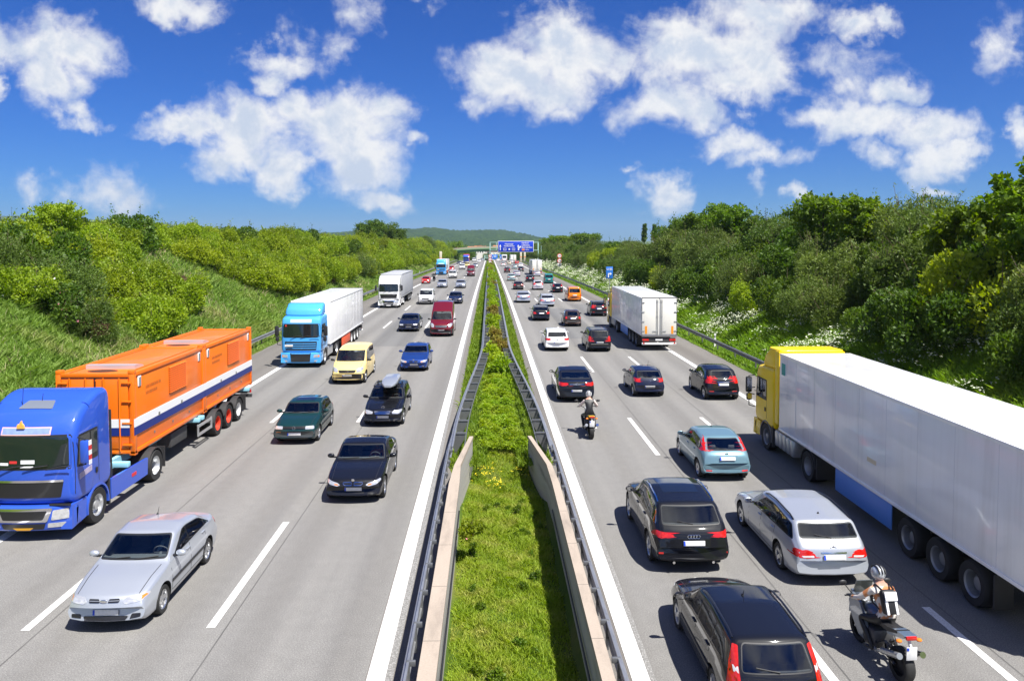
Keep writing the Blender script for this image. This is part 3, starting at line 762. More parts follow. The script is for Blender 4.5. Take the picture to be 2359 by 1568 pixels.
def patch(mb, bvh, poly, axis, sgn, off=.006, step=.07, skirt=.012, jump=.22, holes=()):
    """lays a polygon (drawn in the plane across the axis) onto the body as a thin raised sheet"""
    pts, edges = [], []
    n = len(poly)
    for i in range(n):
        p, q = Vector(poly[i]), Vector(poly[(i + 1) % n])
        k = max(1, int((q - p).length / step))
        for j in range(k): pts.append(p + (q - p) * (j / k))
    m = len(pts); edges = [(i, (i + 1) % m) for i in range(m)]
    outer = list(pts); hl_pts = []
    for hpoly in holes:
        hp = []
        for i in range(len(hpoly)):
            p, q = Vector(hpoly[i]), Vector(hpoly[(i + 1) % len(hpoly)]); k = max(1, int((q - p).length / step))
            for j in range(k): hp.append(p + (q - p) * (j / k))
        o_ = len(outer) + len(hl_pts); edges += [(o_ + i, o_ + (i + 1) % len(hp)) for i in range(len(hp))]; hl_pts += hp
    pts_all = pts + hl_pts
    def in_poly(poly_, x, y):
        c = False
        for i in range(len(poly_)):
            a, b = poly_[i], poly_[i - 1]
            if (a[1] > y) != (b[1] > y) and x < (b[0] - a[0]) * (y - a[1]) / (b[1] - a[1]) + a[0]: c = not c
        return c
    x0, x1 = min(p.x for p in pts), max(p.x for p in pts); y0, y1 = min(p.y for p in pts), max(p.y for p in pts)
    def inside(x, y):
        c = False
        for i in range(m):
            a, b = pts[i], pts[i - 1]
            if (a.y > y) != (b.y > y) and x < (b.x - a.x) * (y - a.y) / (b.y - a.y) + a.x: c = not c
        return c
    gx, gy = int((x1 - x0) / step), int((y1 - y0) / step)
    inner = []
    for i in range(1, gx + 1):
        for j in range(1, gy + 1):
            x, y = x0 + (x1 - x0) * i / (gx + 1), y0 + (y1 - y0) * j / (gy + 1)
            if inside(x, y) and not any(in_poly(h, x, y) for h in holes) and min((Vector((x, y)) - p).length for p in pts_all) > step * .45: inner.append(Vector((x, y)))
    try: V2, _, F2, _, _, _ = geometry.delaunay_2d_cdt(pts_all + inner, edges, [], 1, 1e-5)
    except Exception: return
    P, N_ = [], []
    for v in V2:
        if axis == 'x': o, d = Vector((sgn * 4, v.x, v.y)), Vector((-sgn, 0, 0))
        elif axis == 'y': o, d = Vector((v.x, sgn * 9, v.y)), Vector((0, -sgn, 0))
        else: o, d = Vector((v.x, v.y, 6)), Vector((0, 0, -1))
        loc, nr, _, _ = bvh.ray_cast(o, d)
        if loc is not None and nr.dot(d) > 0: nr = -nr
        P.append(loc); N_.append(nr)
    ax = 'xyz'.index(axis)
    fs = []
    for f in F2:
        if holes:
            cx_, cy_ = sum(V2[i].x for i in f) / len(f), sum(V2[i].y for i in f) / len(f)
            if any(in_poly(h, cx_, cy_) for h in holes): continue
        if any(P[i] is None for i in f): continue
        if max((P[f[i]] - P[f[i - 1]]).length for i in range(len(f))) > jump + step: continue
        fs.append(tuple(f))
    if not fs: return
    used = sorted({i for f in fs for i in f}); rem = {u: k for k, u in enumerate(used)}
    # average the normals a little so the sheet is smooth
    vs = [P[u] + N_[u] * off for u in used]; back = [P[u] - N_[u] * skirt for u in used]
    cnt = {}
    for f in fs:
        for i in range(len(f)):
            e = (f[i - 1], f[i]); cnt[frozenset(e)] = cnt.get(frozenset(e), 0) + 1
    faces = [tuple(rem[i] for i in f) for f in fs]; k = len(used)
    for f in fs:
        for i in range(len(f)):
            a, b = f[i - 1], f[i]
            if cnt[frozenset((a, b))] == 1: faces.append((rem[b], rem[a], rem[a] + k, rem[b] + k))
    mb.add(vs + back, faces)

WHEELS = {}
def wheel_parts(r, w, style):
    """tyre and rim meshes, axle along x, outer face towards +x"""
    key = (round(r, 3), round(w, 3), style)
    if key in WHEELS: return WHEELS[key]
    truck = style.startswith('truck')
    rr = r * (.60 if truck else .68); h = w / 2
    mb = MB()
    mb.lathe([(rr - .01, -h * .85), (r * .93, -h), (r * .985, -h * .78), (r, -h * .4), (r, h * .4), (r * .985, h * .78), (r * .93, h), (rr, h * .9), (rr - .015, h * .6), (rr - .015, -h * .6)], 28)
    ty = mb.build('tyre', RUBBER, None, 40)
    mb = MB()
    if truck:
        mb.lathe([(rr, h * .92), (rr - .03, h * .8), (rr - .05, h * .1), (rr * .62, -h * .15), (rr * .60, h * .1), (rr * .42, h * .15), (rr * .40, h * .75), (rr * .25, h * .85), (.001, h * .85)] if style != 'truck_rear' else [(rr, h * .92), (rr - .03, h * .75), (rr - .05, -h * .3), (rr * .66, -h * .5), (rr * .5, -h * .45), (rr * .48, h * .25), (rr * .3, h * .35), (.001, h * .35)], 24)
        for k in range(10):
            a = 2 * math.pi * k / 10; x = h * .12 if style != 'truck_rear' else -h * .44
            mb.cyl((x, rr * .52 * math.cos(a), rr * .52 * math.sin(a)), (x + .035, rr * .52 * math.cos(a), rr * .52 * math.sin(a)), .018, 6)
    else:
        mb.lathe([(rr + .004, h * .9), (rr - .02, h * .72), (rr - .03, -h * .2), (rr * .2, -h * .25), (.001, -h * .25)], 24)
        n = {'five': 5, 'seven': 7, 'multi': 10, 'cap': 7}[style]
        wdt = {'five': .075, 'seven': .045, 'multi': .03, 'cap': .07}[style]
        for k in range(n):
            a = 2 * math.pi * k / n; ca, sa = math.cos(a), math.sin(a)
            M = Matrix(((1, 0, 0, 0), (0, ca, -sa, 0), (0, sa, ca, 0), (0, 0, 0, 1)))
            mb.add([(h * .45, .03, -wdt * .7), (h * .45, .03, wdt * .7), (h * .72, rr * .95, -wdt * .5), (h * .72, rr * .95, wdt * .5), (h * .2, .03, -wdt * .7), (h * .2, .03, wdt * .7), (h * .45, rr * .97, -wdt * .6), (h * .45, rr * .97, wdt * .6)], [(0, 2, 3, 1), (4, 5, 7, 6), (0, 4, 6, 2), (1, 3, 7, 5), (2, 6, 7, 3), (0, 1, 5, 4)], M)
        mb.lathe([(.07, h * .3), (.07, h * .5), (.05, h * .58), (.001, h * .58)], 14)
    ri = mb.build('rim', ALLOY, None, 35)
    md = None
    for o in (ty, ri): C.objects.unlink(o)
    WHEELS[key] = (ty.data, ri.data)
    bpy.data.objects.remove(ty); bpy.data.objects.remove(ri)
    return WHEELS[key]
DARKHUB = mat('wheel_dark', (.03, .03, .032), .6)
def add_wheel(parent, loc, r, w, style, outer, rimmat=None, name='wheel'):
    tm, rm = wheel_parts(r, w, style)
    e = bpy.data.objects.new(name, None); C.objects.link(e); e.parent = parent; e.location = loc; e.rotation_euler = (random.uniform(0, 6) * 0, 0, 0 if outer > 0 else math.pi)
    for nm, me in (('tyre', tm), ('rim', rm)):
        o = bpy.data.objects.new(nm, me); C.objects.link(o); o.parent = e
        if nm == 'rim' and rimmat is not None:
            o.material_slots[0].link = 'OBJECT'; o.material_slots[0].material = rimmat
    return e

def smooth_profile(pts, L, sig):
    ys = np.arange(-.3, L + .3001, .01)
    px, pz = np.array([p[0] for p in pts]), np.array([p[1] for p in pts])
    z = np.interp(ys, px, pz)
    k = np.exp(-.5 * (np.arange(-30, 31) * .01 / sig) ** 2); k /= k.sum()
    zs = np.convolve(np.pad(z, 30, mode='edge'), k, 'valid')
    return lambda y: np.interp(y, ys, zs)

def plate_mb(mb, bvh, z, sgn, wid=.52, hgt=.115, fb=None):
    """flat plate touching the body front/rear at height z"""
    loc, nr, _, _ = bvh.ray_cast(Vector((0, sgn * 9, z)), Vector((0, -sgn, 0)))
    y = loc.y if loc is not None else fb
    return y + sgn * .012

def make_car(key, name, p, painted):
    """builds one car as an empty with its parts; +y is forward, origin on the ground between the axles"""
    L, W, H, wb, fo, r = p['L'], p['W'], p['H'], p['wb'], p['fo'], p.get('r', .31)
    t = thing(name, 'car', 'car')
    kind = p['kind']
    yc, zc = p['yc'], p['zc']; yw = p['yw']; zw = p.get('zw', H - .05); yr, zr = p['yr'], p['zr']; yg, zg = p['yg'], p['zg']
    zh = p.get('zh', .72); zb = p.get('zb', .2); belt = p.get('belt', zc - .04)
    top = [(-.3, .5), (0, .5), (.015, .60), (.05, zh - .05), (.16, zh), (yc * .55, zh + (zc - zh) * .66), (yc, zc), (yw, zw), ((yw * 1.2 + yr * .8) / 2, H), (yr, zr), (yg, zg)]
    if kind == 'sedan': top += [(L - .10, p['zt']), (L - .03, p['zt'] - .06), (L, .6), (L + .3, .5)]
    else: top += [(L - .05, zg - .12), (L - .02, .7), (L, .58), (L + .3, .5)]
    ztop = smooth_profile(top, L, p.get('sig', .035))
    bz = smooth_profile([(-.3, .5), (0, .54), (.25, min(belt - .14, zh - .04)), (yc, belt - .02), (yr, belt + p.get('wedge', .03)), (L - .3, min(belt + .02, zg - .05)), (L, min(.7, zg - .12)), (L + .3, .6)], L, .08)
    bot = smooth_profile([(-.3, zb + .12), (0, zb + .10), (.10, zb + .02), (.3, zb), (L - .4, zb), (L - .08, zb + .06), (L, zb + .14), (L + .3, zb + .14)], L, .03)
    tf, tr = p.get('tf', .10), p.get('tr', .08)
    def halfw(y): return W / 2 * (1 - tf * max(0, 1 - y / 1.0) ** 2.2 - tr * max(0, 1 - (L - y) / .9) ** 2.2)
    tum = p.get('tum', .36); bf, br = p.get('bf', .17), p.get('br', .12)
    ys = sorted(set([0, .008, .02, .04, .07, .11, .16, .22, .30, .40, .52, .66, .8, .95] + list(np.arange(1.05, L - .9, .10)) + [L - q for q in (.95, .85, .74, .63, .53, .44, .36, .28, .22, .165, .12, .085, .055, .03, .014, .004, 0)] + [yc, yw, yr, yg] + [yc - .04, yc + .04, yw - .05, yw + .05, yr - .05, yr + .05]))
    secs = []
    oy = fo + wb / 2
    for y in ys:
        w = halfw(y); zt = float(ztop(y)); b0 = float(bot(y)); zbl = min(float(bz(y)), zt - .045)
        endf = min(1, min(y, L - y) / .05 + .55)
        pts = [(0, b0), (w * .6, b0), (w * .93, b0 + .01), (w * .975, b0 + .05)]
        hgt = zbl - b0
        for f in (.14, .28, .42, .56, .68, .78, .86, .93, 1.0):
            z = b0 + .05 + (hgt - .05) * f
            xx = w * (1 - .022 * ((f - .5) / .5) ** 2 - (.035 * max(0, f - .62) ** 1.5 * 3) + (.008 if .3 < f < .7 else 0))
            pts.append((xx, z))
        w1 = pts[-1][0]
        h = zt - zbl; lean = tum * max(h - .08, 0) + min(.05, h * .6)
        rc = min(.13, h * .55)
        zc1 = zt - rc
        for f in (.2, .4, .6, .8, 1.0):
            pts.append((w1 - (lean * .62) * f ** 1.15 if h > .15 else w1 - lean * .5 * f, zbl + (zc1 - zbl) * f))
        x1 = pts[-1][0]; crown = .018 + .035 * min(1, h / .4)
        xe = x1 - rc * (1.1 if h > .15 else 1.8); ze = zt - crown * (xe / max(w, .1)) ** 2
        for f in (.25, .5, .75, 1.0):
            pts.append((x1 * (1 - f) ** 2 + 2 * f * (1 - f) * (x1 - rc * .18) + xe * f ** 2, zc1 * (1 - f) ** 2 + 2 * f * (1 - f) * (ze - .012) + ze * f ** 2))
        for f in (.75, .5, .25, 0): pts.append((xe * f, zt - crown * (xe * f / max(w, .1)) ** 2))
        row = []
        for (x, z) in pts:
            q = (abs(x) / (W / 2)) ** 2.4
            ff = 1 - float(sstep(0, 2.3, y)); fr = 1 - float(sstep(0, 1.5, L - y))
            yy = y + bf * q * ff - br * q * fr
            row.append((x, oy - yy, z))
        secs.append(row)
    K = len(secs[0]); n = len(ys)
    vs = []
    for row in secs: vs += row + [(-x, y, z) for x, y, z in row[-2:0:-1]]
    KK = 2 * K - 2
    fs = [tuple(range(KK)), tuple(reversed(range((n - 1) * KK, n * KK)))]
    for i in range(n - 1):
        for k in range(KK):
            q = (k + 1) % KK; fs.append((i * KK + k, (i + 1) * KK + k, (i + 1) * KK + q, i * KK + q))
    bvh = BVHTree.FromPolygons(vs, fs)
    mb = MB(); mb.add(vs, fs); body = mb.build('body', [painted, ARCH], t, 0)
    # outlines of the panes
    def ty(y): return oy - y
    wide = lambda y: halfw(y)
    wsb, wst = wide(yc) - p.get('wsb', .13), wide(yw) - tum * .62 * (H - belt) - p.get('wst', .12)
    wpoly = round_poly([(-wsb, zc + .035), (wsb, zc + .035), (wst, zw - .045), (-wst, zw - .045)], .06)
    gzb, gzt = p.get('gzb', zg + .03), p.get('gzt', zr - .06)
    grb, grt = p.get('grb', wide(yg) - .17), p.get('grt', wide(yr) - tum * .62 * (H - belt) - .13)
    rpoly = round_poly([(-grb, gzb), (grb, gzb), (grt, gzt), (-grt, gzt)], .07)
    yrb, yrt = p['yqb'], p['yqt']        # rear lower and upper corner (from the front)
    zlo = lambda y: float(bz(y)) + .035
    zhi = lambda y: float(ztop(y)) - p.get('dz', .115)
    ya0, ya1 = yc + p.get('af', .34), yw + p.get('at', .30)
    tops = [(ty(y), zhi(y)) for y in np.linspace(ya1, yrt, 8)]
    bots = [(ty(y), zlo(y)) for y in np.linspace(yrb, ya0, 8)]
    dlo = round_poly(tops + bots, .05, 3)
    cuts = p.get('cuts', [])
    panes = []
    def clean(poly, d=.012):
        out = []
        for q in poly:
            if not out or math.hypot(q[0] - out[-1][0], q[1] - out[-1][1]) > d: out.append(q)
        while len(out) > 2 and math.hypot(out[0][0] - out[-1][0], out[0][1] - out[-1][1]) < d: out.pop()
        return out
    inner = clean(shrink(clean(tops + bots), .030)); edges_ = [-99] + cuts + [99]; holes_ = []
    for a, b in zip(edges_[:-1], edges_[1:]):
        q = inner
        if b < 90: q = clip_poly(q, -1, 0, -(ty(b) + .03))
        if a > -90: q = clip_poly(q, 1, 0, ty(a) - .03)
        q = clean(q)
        if len(q) >= 3: panes.append(round_poly(clean(shrink(q, -.008)), .035, 3)); holes_.append(clean(round_poly(q, .03, 3), .004))
    # wheel arches, cabin and window openings are cut out of the shell
    def cutter(mb, m): return mb.build('cutter', [m], None, 0)
    ra = r + p.get('gap', .055); cutters = []
    mb = MB()
    for ya in (wb / 2, -wb / 2):
        for s_ in (-1, 1): mb.cyl((s_ * (W / 2 - .30), ya, r + .015), (s_ * (W / 2 + .2), ya, r + .015), ra, 32)
    cutters.append(cutter(mb, ARCH))
    rows = []; zf0 = belt - .20; solid = p.get('solid', False)
    ycl = [y for y in ys if yc + .02 <= y <= (min(yg - .05, L - .16) if kind != 'sedan' else yg - .02) and float(ztop(y)) - .05 > belt + .03]
    def warp(x, y):
        q = (abs(x) / (W / 2)) ** 2.4
        return oy - (y + bf * q * (1 - float(sstep(0, 2.3, y))) - br * q * (1 - float(sstep(0, 1.5, L - y))))
    for y in ycl:
        sec = secs[ys.index(y)]
        zz_ = [c[2] for c in sec]; xx_ = [c[0] for c in sec]
        k0 = 4; kz = zz_[k0:]; kx = xx_[k0:]
        top_ = float(ztop(y)) - .05
        def xat(z):
            for i in range(len(kz) - 1):
                if kz[i] <= z <= kz[i + 1]: return kx[i] + (kx[i + 1] - kx[i]) * (z - kz[i]) / max(1e-6, kz[i + 1] - kz[i])
            return kx[-1]
        lv = [zf0, belt - .02, belt + (top_ - belt) * .35, belt + (top_ - belt) * .72]
        pts = [(max(.1, xat(z) - .06), z) for z in lv]; xt = pts[-1][0]
        pts += [(xt * .9 - .03, top_ - .012), (xt * .45, top_)]
        row = [(x, warp(x, y), z) for x, z in pts] + [(-x, warp(x, y), z) for x, z in reversed(pts)]
        rows.append(row)
    if len(rows) > 3 and not solid:
        nrow = len(rows[0]); mb = MB(); fs_ = [tuple(range(nrow)), tuple(reversed(range((len(rows) - 1) * nrow, len(rows) * nrow)))]
        for i in range(len(rows) - 1):
            for k in range(nrow): q = (k + 1) % nrow; fs_.append((i * nrow + k, (i + 1) * nrow + k, (i + 1) * nrow + q, i * nrow + q))
        mb.add([c for row in rows for c in row], fs_); cutters.append(cutter(mb, INTERIOR))
        mb = MB(); wc = shrink(wpoly, .03); mb.prism(wc, ty(-.4), ty(yw + .25), 'y'); cutters.append(cutter(mb, INTERIOR))
        mb = MB(); mb.prism(shrink(rpoly, .03), ty(L + .4), ty(yr - .25), 'y'); cutters.append(cutter(mb, INTERIOR))
        for q in holes_:
            mb = MB(); mb.prism(q, -2, 2, 'x'); cutters.append(cutter(mb, INTERIOR))
    for i, cu in enumerate(cutters):
        md = body.modifiers.new('cut', 'BOOLEAN'); md.operation = 'DIFFERENCE'; md.object = cu; md.solver = 'EXACT'
        try: md.material_mode = 'TRANSFER'
        except Exception: pass
        dg = bpy.context.evaluated_depsgraph_get(); m2 = bpy.data.meshes.new_from_object(body.evaluated_get(dg)); body.modifiers.clear()
        if len(m2.polygons) > 1500: old = body.data; body.data = m2; bpy.data.meshes.remove(old)
        else: bpy.data.meshes.remove(m2)
        cu.hide_render = True; cu.hide_viewport = True
    me = body.data; me.name = 'body'
    for cu in cutters: bpy.data.objects.remove(cu)
    ai = [i for i, m_ in enumerate(me.materials) if m_ == ARCH]
    if not ai: me.materials.append(ARCH); ai = [len(me.materials) - 1]
    for f in me.polygons:
        c = f.center
        for ya in (wb / 2, -wb / 2):
            d = math.hypot(c.y - ya, c.z - r - .015)
            if d < ra + .004 and abs(c.x) < W / 2 + .02 and (d > ra * .7 and abs(f.normal.x) < .35 or abs(abs(c.x) - (W / 2 - .30)) < .01): f.material_index = ai[0]
        if c.z < zb + .015: f.material_index = ai[0]
    sharp_by_angle(me, 38)
    # seats, dashboard, steering wheel
    if not solid and len(rows) > 3:
        ysd = yw + p.get('seat', .62); zs = belt - .20
        zt_ = min(H - .16, belt + .42)
        for s_ in (-1, 1):
            mb = MB(); mb.box((s_ * W * .21, ty(ysd), zt_ - .40), (.46, .13, .46), .05); mb.box((s_ * W * .21, ty(ysd + .02), zt_ - .09), (.24, .09, .17), .04); mb.box((s_ * W * .21, ty(ysd - .28), zs + .02), (.46, .5, .1), .03); mb.build('seat', SEATM, t)
        if kind != 'van':
            zt2 = min(zt_ - .06, float(ztop(ysd + 1.0)) - .17)
            mb = MB(); mb.box((0, ty(ysd + .90), zt2 - .34), (W * .70, .13, .40), .05)
            for s_ in (-1, 1): mb.box((s_ * W * .19, ty(ysd + .91), zt2 - .08), (.22, .08, .13), .03)
            mb.build('rear_seat', SEATM, t)
        mb = MB(); mb.box((0, ty(yc + .44), belt - .06), (W * .80, .36, .14), .05); mb.build('dashboard', INTERIOR, t)
        mb = MB(); yy_ = ty(yc + .74); zz2 = belt - .02; mb.tube([(-W * .21 + .17 * math.cos(a), yy_ + .06 * math.sin(a), zz2 + .16 * math.sin(a)) for a in np.linspace(0, 2 * math.pi, 17)], .014, 6); mb.tube([(-W * .21 - .16, yy_, zz2), (-W * .21 + .16, yy_, zz2)], .02, 5); mb.tube([(-W * .21, yy_, zz2), (-W * .21, yy_ + .2, zz2 - .08)], .03, 6); mb.build('steering_wheel', INTERIOR, t)
        mb = MB(); mb.box((0, ty(yw + .05), zw - .12), (.2, .03, .06), .01); mb.build('inner_mirror', BLACK, t)
        t['seat_y'] = ty(ysd - .14); t['seat_x'] = -W * .21; t['seat_z'] = min(H - 1.02, belt - .38)
    # lower sills and bumper in black plastic
    if p.get('cladding'):
        mb = MB(); zc_ = p['cladding']
        for s_ in (-1, 1): patch(mb, bvh, [(-wb / 2 + ra + .02, zb + .05), (wb / 2 - ra - .02, zb + .05), (wb / 2 - ra - .02, zc_), (-wb / 2 + ra + .02, zc_)], 'x', s_, .006, .12)
        mb.build('sill', BLACK, t)
    # ---- glass
    GL_, GR_ = (GLASS, GLASSR) if solid else (CLEAR, DIMGLASS)
    win_in, rin_in = shrink(wpoly, .03), shrink(rpoly, .03)
    mb = MB(); patch(mb, bvh, wpoly, 'y', 1, .004, .10, .01, 1.0, [win_in]); mb.build('windscreen_seal', BLACK, t)
    mb = MB(); patch(mb, bvh, shrink(wpoly, .018), 'y', 1, .007, .10, .004, 1.0); mb.build('windscreen', GL_, t)
    mb = MB(); patch(mb, bvh, rpoly, 'y', -1, .004, .10, .01, 1.0, [rin_in]); mb.build('rear_window_seal', BLACK, t)
    mb = MB(); patch(mb, bvh, shrink(rpoly, .018), 'y', -1, .007, .10, .004, 1.0); mb.build('rear_window', GR_, t)
    for s_ in (-1, 1):
        mb = MB(); patch(mb, bvh, dlo, 'x', s_, .003, .10, .012, .22, holes_); mb.build('window_frame', p.get('framemat') or SATIN, t)
        for i, q in enumerate(panes):
            mb = MB(); patch(mb, bvh, q, 'x', s_, .006, .10, .004); mb.build('window', GL_ if i == 0 else GR_, t)
    # panel gaps (doors, boot, bonnet) and handles
    mb = MB(); g = .007
    doors = p.get('doors', cuts[:2] if cuts else [])
    for s_ in (-1, 1):
        lines = [yc + .12] + doors
        for d_ in lines: patch(mb, bvh, [(ty(d_) - g, zb + .13), (ty(d_) + g, zb + .13), (ty(d_) + g, zlo(d_) - .02), (ty(d_) - g, zlo(d_) - .02)], 'x', s_, .0025, .14, .004)
        patch(mb, bvh, [(ty(yc + .12), zb + .125), (ty(doors[-1] if doors else yr), zb + .125), (ty(doors[-1] if doors else yr), zb + .14), (ty(yc + .12), zb + .14)], 'x', s_, .0025, .14, .004)
    wq = wide(.8) * .80
    for s_ in (-1, 1):
        patch(mb, bvh, [(s_ * (wq - .01), ty(yc - .02)), (s_ * (wq + .004), ty(yc - .02)), (s_ * (wq * .92 + .004), ty(.24)), (s_ * (wq * .92 - .01), ty(.24))], 'z', 1, .0025, .14, .004)
    mb.build('panel_gap', BLACK, t)
    mb = MB()
    for s_ in (-1, 1):
        for d_ in doors:
            yy = d_ - .12; zz = zlo(yy) - .10
            loc, nr, _, _ = bvh.ray_cast(Vector((s_ * 3, ty(yy), zz)), Vector((-s_, 0, 0)))
            if loc is not None: mb.box((loc.x + s_ * .012, ty(yy), zz), (.04, .19, .028), .01)
    if mb.v: mb.build('door_handle', p.get('handlemat', painted), t)
    if p.get('rubstrip'):
        mb = MB()
        for s_ in (-1, 1): patch(mb, bvh, [(ty(yc + .1), p['rubstrip'] - .03), (ty(doors[-1] + .1), p['rubstrip'] - .03), (ty(doors[-1] + .1), p['rubstrip'] + .03), (ty(yc + .1), p['rubstrip'] + .03)], 'x', s_, .014, .14, .02)
        mb.build('side_strip', BLACK, t)
    # ---- front: lamps, grille, intake, plate
    for s_ in (-1, 1):
        mb = MB()
        for poly in p['hl']: patch(mb, bvh, round_poly(poly if s_ > 0 else mirror(poly), .03), 'y', 1, .007, .05, .014, .3)
        h_ = mb.build('headlight', LAMP, t)
        if p.get('amber'):
            mb = MB(); patch(mb, bvh, p['amber'] if s_ > 0 else mirror(p['amber']), 'y', 1, .009, .05, .014, .3); mb.build('indicator', AMBER, t)
        if p.get('fog'):
            mb = MB(); patch(mb, bvh, round_poly(p['fog'] if s_ > 0 else mirror(p['fog']), .02), 'y', 1, .006, .05); mb.build('fog_light', SATIN, t)
    for poly in p.get('grille', []):
        if p.get('grilleframe'):
            mb = MB(); patch(mb, bvh, round_poly(poly, .03), 'y', 1, .012, .06, .02); mb.build('grille_frame', CHROME, t)
            poly = shrink(poly, .022)
        mb = MB(); patch(mb, bvh, round_poly(poly, .025), 'y', 1, .016, .06, .02); gr = mb.build('grille', SATIN, t)
        zs_ = [q[1] for q in poly]; xs_ = [q[0] for q in poly]
        nb = p.get('bars', 0)
        if nb:
            mb = MB()
            for k in range(nb):
                z = min(zs_) + (max(zs_) - min(zs_)) * (k + .7) / (nb + .4); q = clip_poly(clip_poly(shrink(poly, .012), 0, 1, z + .007), 0, -1, -(z - .007))
                if len(q) > 2: patch(mb, bvh, q, 'y', 1, .024, .08, .012)
            if mb.v: mb.build('grille_bar', p.get('barmat', CHROME), gr)
    if p.get('bumper'):
        mb = MB(); b_ = p['bumper']; wx = wide(.1) * .99
        patch(mb, bvh, [(-wx, b_[0]), (wx, b_[0]), (wx, b_[1]), (-wx, b_[1])], 'y', 1, .012, .06, .02, .3)
        for s_ in (-1, 1): patch(mb, bvh, [(ty(.05), b_[0]), (ty(fo - ra - .03), b_[0]), (ty(fo - ra - .03), b_[1]), (ty(.05), b_[1])], 'x', s_, .012, .08, .02, .3)
        mb.build('bumper', p.get('bumpermat', BLACK), t)
    if p.get('rbumper'):
        mb = MB(); b_ = p['rbumper']; wx = wide(L - .1) * .99
        patch(mb, bvh, [(-wx, b_[0]), (wx, b_[0]), (wx, b_[1]), (-wx, b_[1])], 'y', -1, .010, .06, .02, .3)
        mb.build('rear_bumper', p.get('bumpermat', BLACK), t)
    for poly in p.get('intake', []):
        mb = MB(); patch(mb, bvh, round_poly(poly, .03), 'y', 1, .006 if not p.get('bumper') else .018, .06); mb.build('air_intake', SATIN, t)
    for zz, sg, key_ in ((p.get('pz', .40), 1, 'f'), (p.get('rpz', .78), -1, 'r')):
        y = plate_mb(None, bvh, zz, sg)
        l2, _, _, _ = bvh.ray_cast(Vector((0, sg * 9, zz + .06)), Vector((0, -sg, 0))); l1, _, _, _ = bvh.ray_cast(Vector((0, sg * 9, zz - .06)), Vector((0, -sg, 0)))
        tilt = math.atan2((l2.y - l1.y), .12) if l1 is not None and l2 is not None else 0
        y = max(y * sg, (l1.y if l1 else y) * sg, (l2.y if l2 else y) * sg) * sg
        M = Matrix.Translation((0, y + sg * .014, zz)) @ Matrix.Rotation(-max(-.5, min(.5, tilt)), 4, 'X')
        mb = MB(); mb.box((0, 0, 0), (.52, .016, .115), .004, M); pl = mb.build('number_plate', PLATEW, t)
        mb = MB(); mb.box((-sg * -.237 if sg > 0 else -.237, sg * .006, 0), (.04, .012, .105), 0, M); mb.build('country_band', EUBLUE, pl)
    # ---- rear lamps
    for s_ in (-1, 1):
        mb = MB()
        for poly in p['tl']: patch(mb, bvh, round_poly(poly if s_ > 0 else mirror(poly), .02), 'y', -1, .008, .05, .016, .3)
        for poly in p.get('tls', []): patch(mb, bvh, round_poly([(ty(a), b) for a, b in poly], .02), 'x', s_, .008, .05, .016, .3)
        if mb.v: mb.build('tail_light', REDL, t)
        if p.get('tlw'):
            mb = MB(); patch(mb, bvh, p['tlw'] if s_ > 0 else mirror(p['tlw']), 'y', -1, .011, .05, .016, .3)
            if mb.v: mb.build('reversing_light', CLEARL, t)
    for poly in p.get('rrefl', []):
        for s_ in (-1, 1):
            mb = MB(); patch(mb, bvh, poly if s_ > 0 else mirror(poly), 'y', -1, .007, .05)
            if mb.v: mb.build('reflector', REDL, t)
    if p.get('rvalance'):
        mb = MB(); b_ = p['rvalance']; wx = wide(L - .1) * .9
        patch(mb, bvh, [(-wx, b_[0]), (wx, b_[0]), (wx * .95, b_[1]), (-wx * .95, b_[1])], 'y', -1, .006, .06, .02, .3); mb.build('rear_valance', BLACK, t)
    if p.get('recess'):
        mb = MB(); patch(mb, bvh, round_poly(p['recess'], .03), 'y', -1, .003, .07); mb.build('plate_recess', painted, t)
    if p.get('strip'):
        mb = MB(); patch(mb, bvh, p['strip'], 'y', -1, .016, .07, .02); mb.build('chrome_strip', CHROME, t)
    # ---- mirrors, wipers, roof
    for s_ in (-1, 1):
        ym = ya0 + .02; zm = zlo(ym) + .06; x0 = wide(ym)
        mb = MB(); mb.sphere((s_ * (x0 + .10), ty(ym), zm + .03), (.115, .07, .075), 8)
        for i, v in enumerate(mb.v):
            mb.v[i] = (v[0], max(v[1], ty(ym) - .03), v[2])
        m_ = mb.build('mirror', p.get('mirrormat', painted), t, 50)
        mb = MB(); mb.box((s_ * (x0 - .01), ty(ym), zm - .02), (.14, .05, .05), .015); mb.build('mirror_arm', BLACK, m_)
        mb = MB(); mb.box((s_ * (x0 + .10), ty(ym) - .034, zm + .03), (.17, .006, .10), 0); mb.build('mirror_glass', CHROME, m_)
    mb = MB()
    for x0, x1 in ((-.05, -wsb * .75), (wsb * .72, .05)):
        pts = []
        for f in np.linspace(0, 1, 6):
            x = x0 + (x1 - x0) * f; z = zc + .045 + .03 * f
            loc, nr, _, _ = bvh.ray_cast(Vector((x, 9, z)), Vector((0, -1, 0)))
            if loc is not None: pts.append(loc + Vector((0, .018, .014)))
        if len(pts) > 2: mb.tube(pts, .011, 5)
    if mb.v: mb.build('wiper', BLACK, t)
    if kind != 'sedan' and p.get('rwiper', 1):
        pts = []
        for f in np.linspace(0, 1, 6):
            x = .02 - .38 * f; z = gzb + .03 + .05 * f
            loc, nr, _, _ = bvh.ray_cast(Vector((x, -9, z)), Vector((0, 1, 0)))
            if loc is not None: pts.append(loc + Vector((0, -.02, .004)))
        if len(pts) > 2:
            mb = MB(); mb.tube(pts, .012, 5); mb.build('rear_wiper', BLACK, t)
    def roofz(x, y):
        loc, _, _, _ = bvh.ray_cast(Vector((x, ty(y), 6)), Vector((0, 0, -1))); return loc.z if loc is not None else H
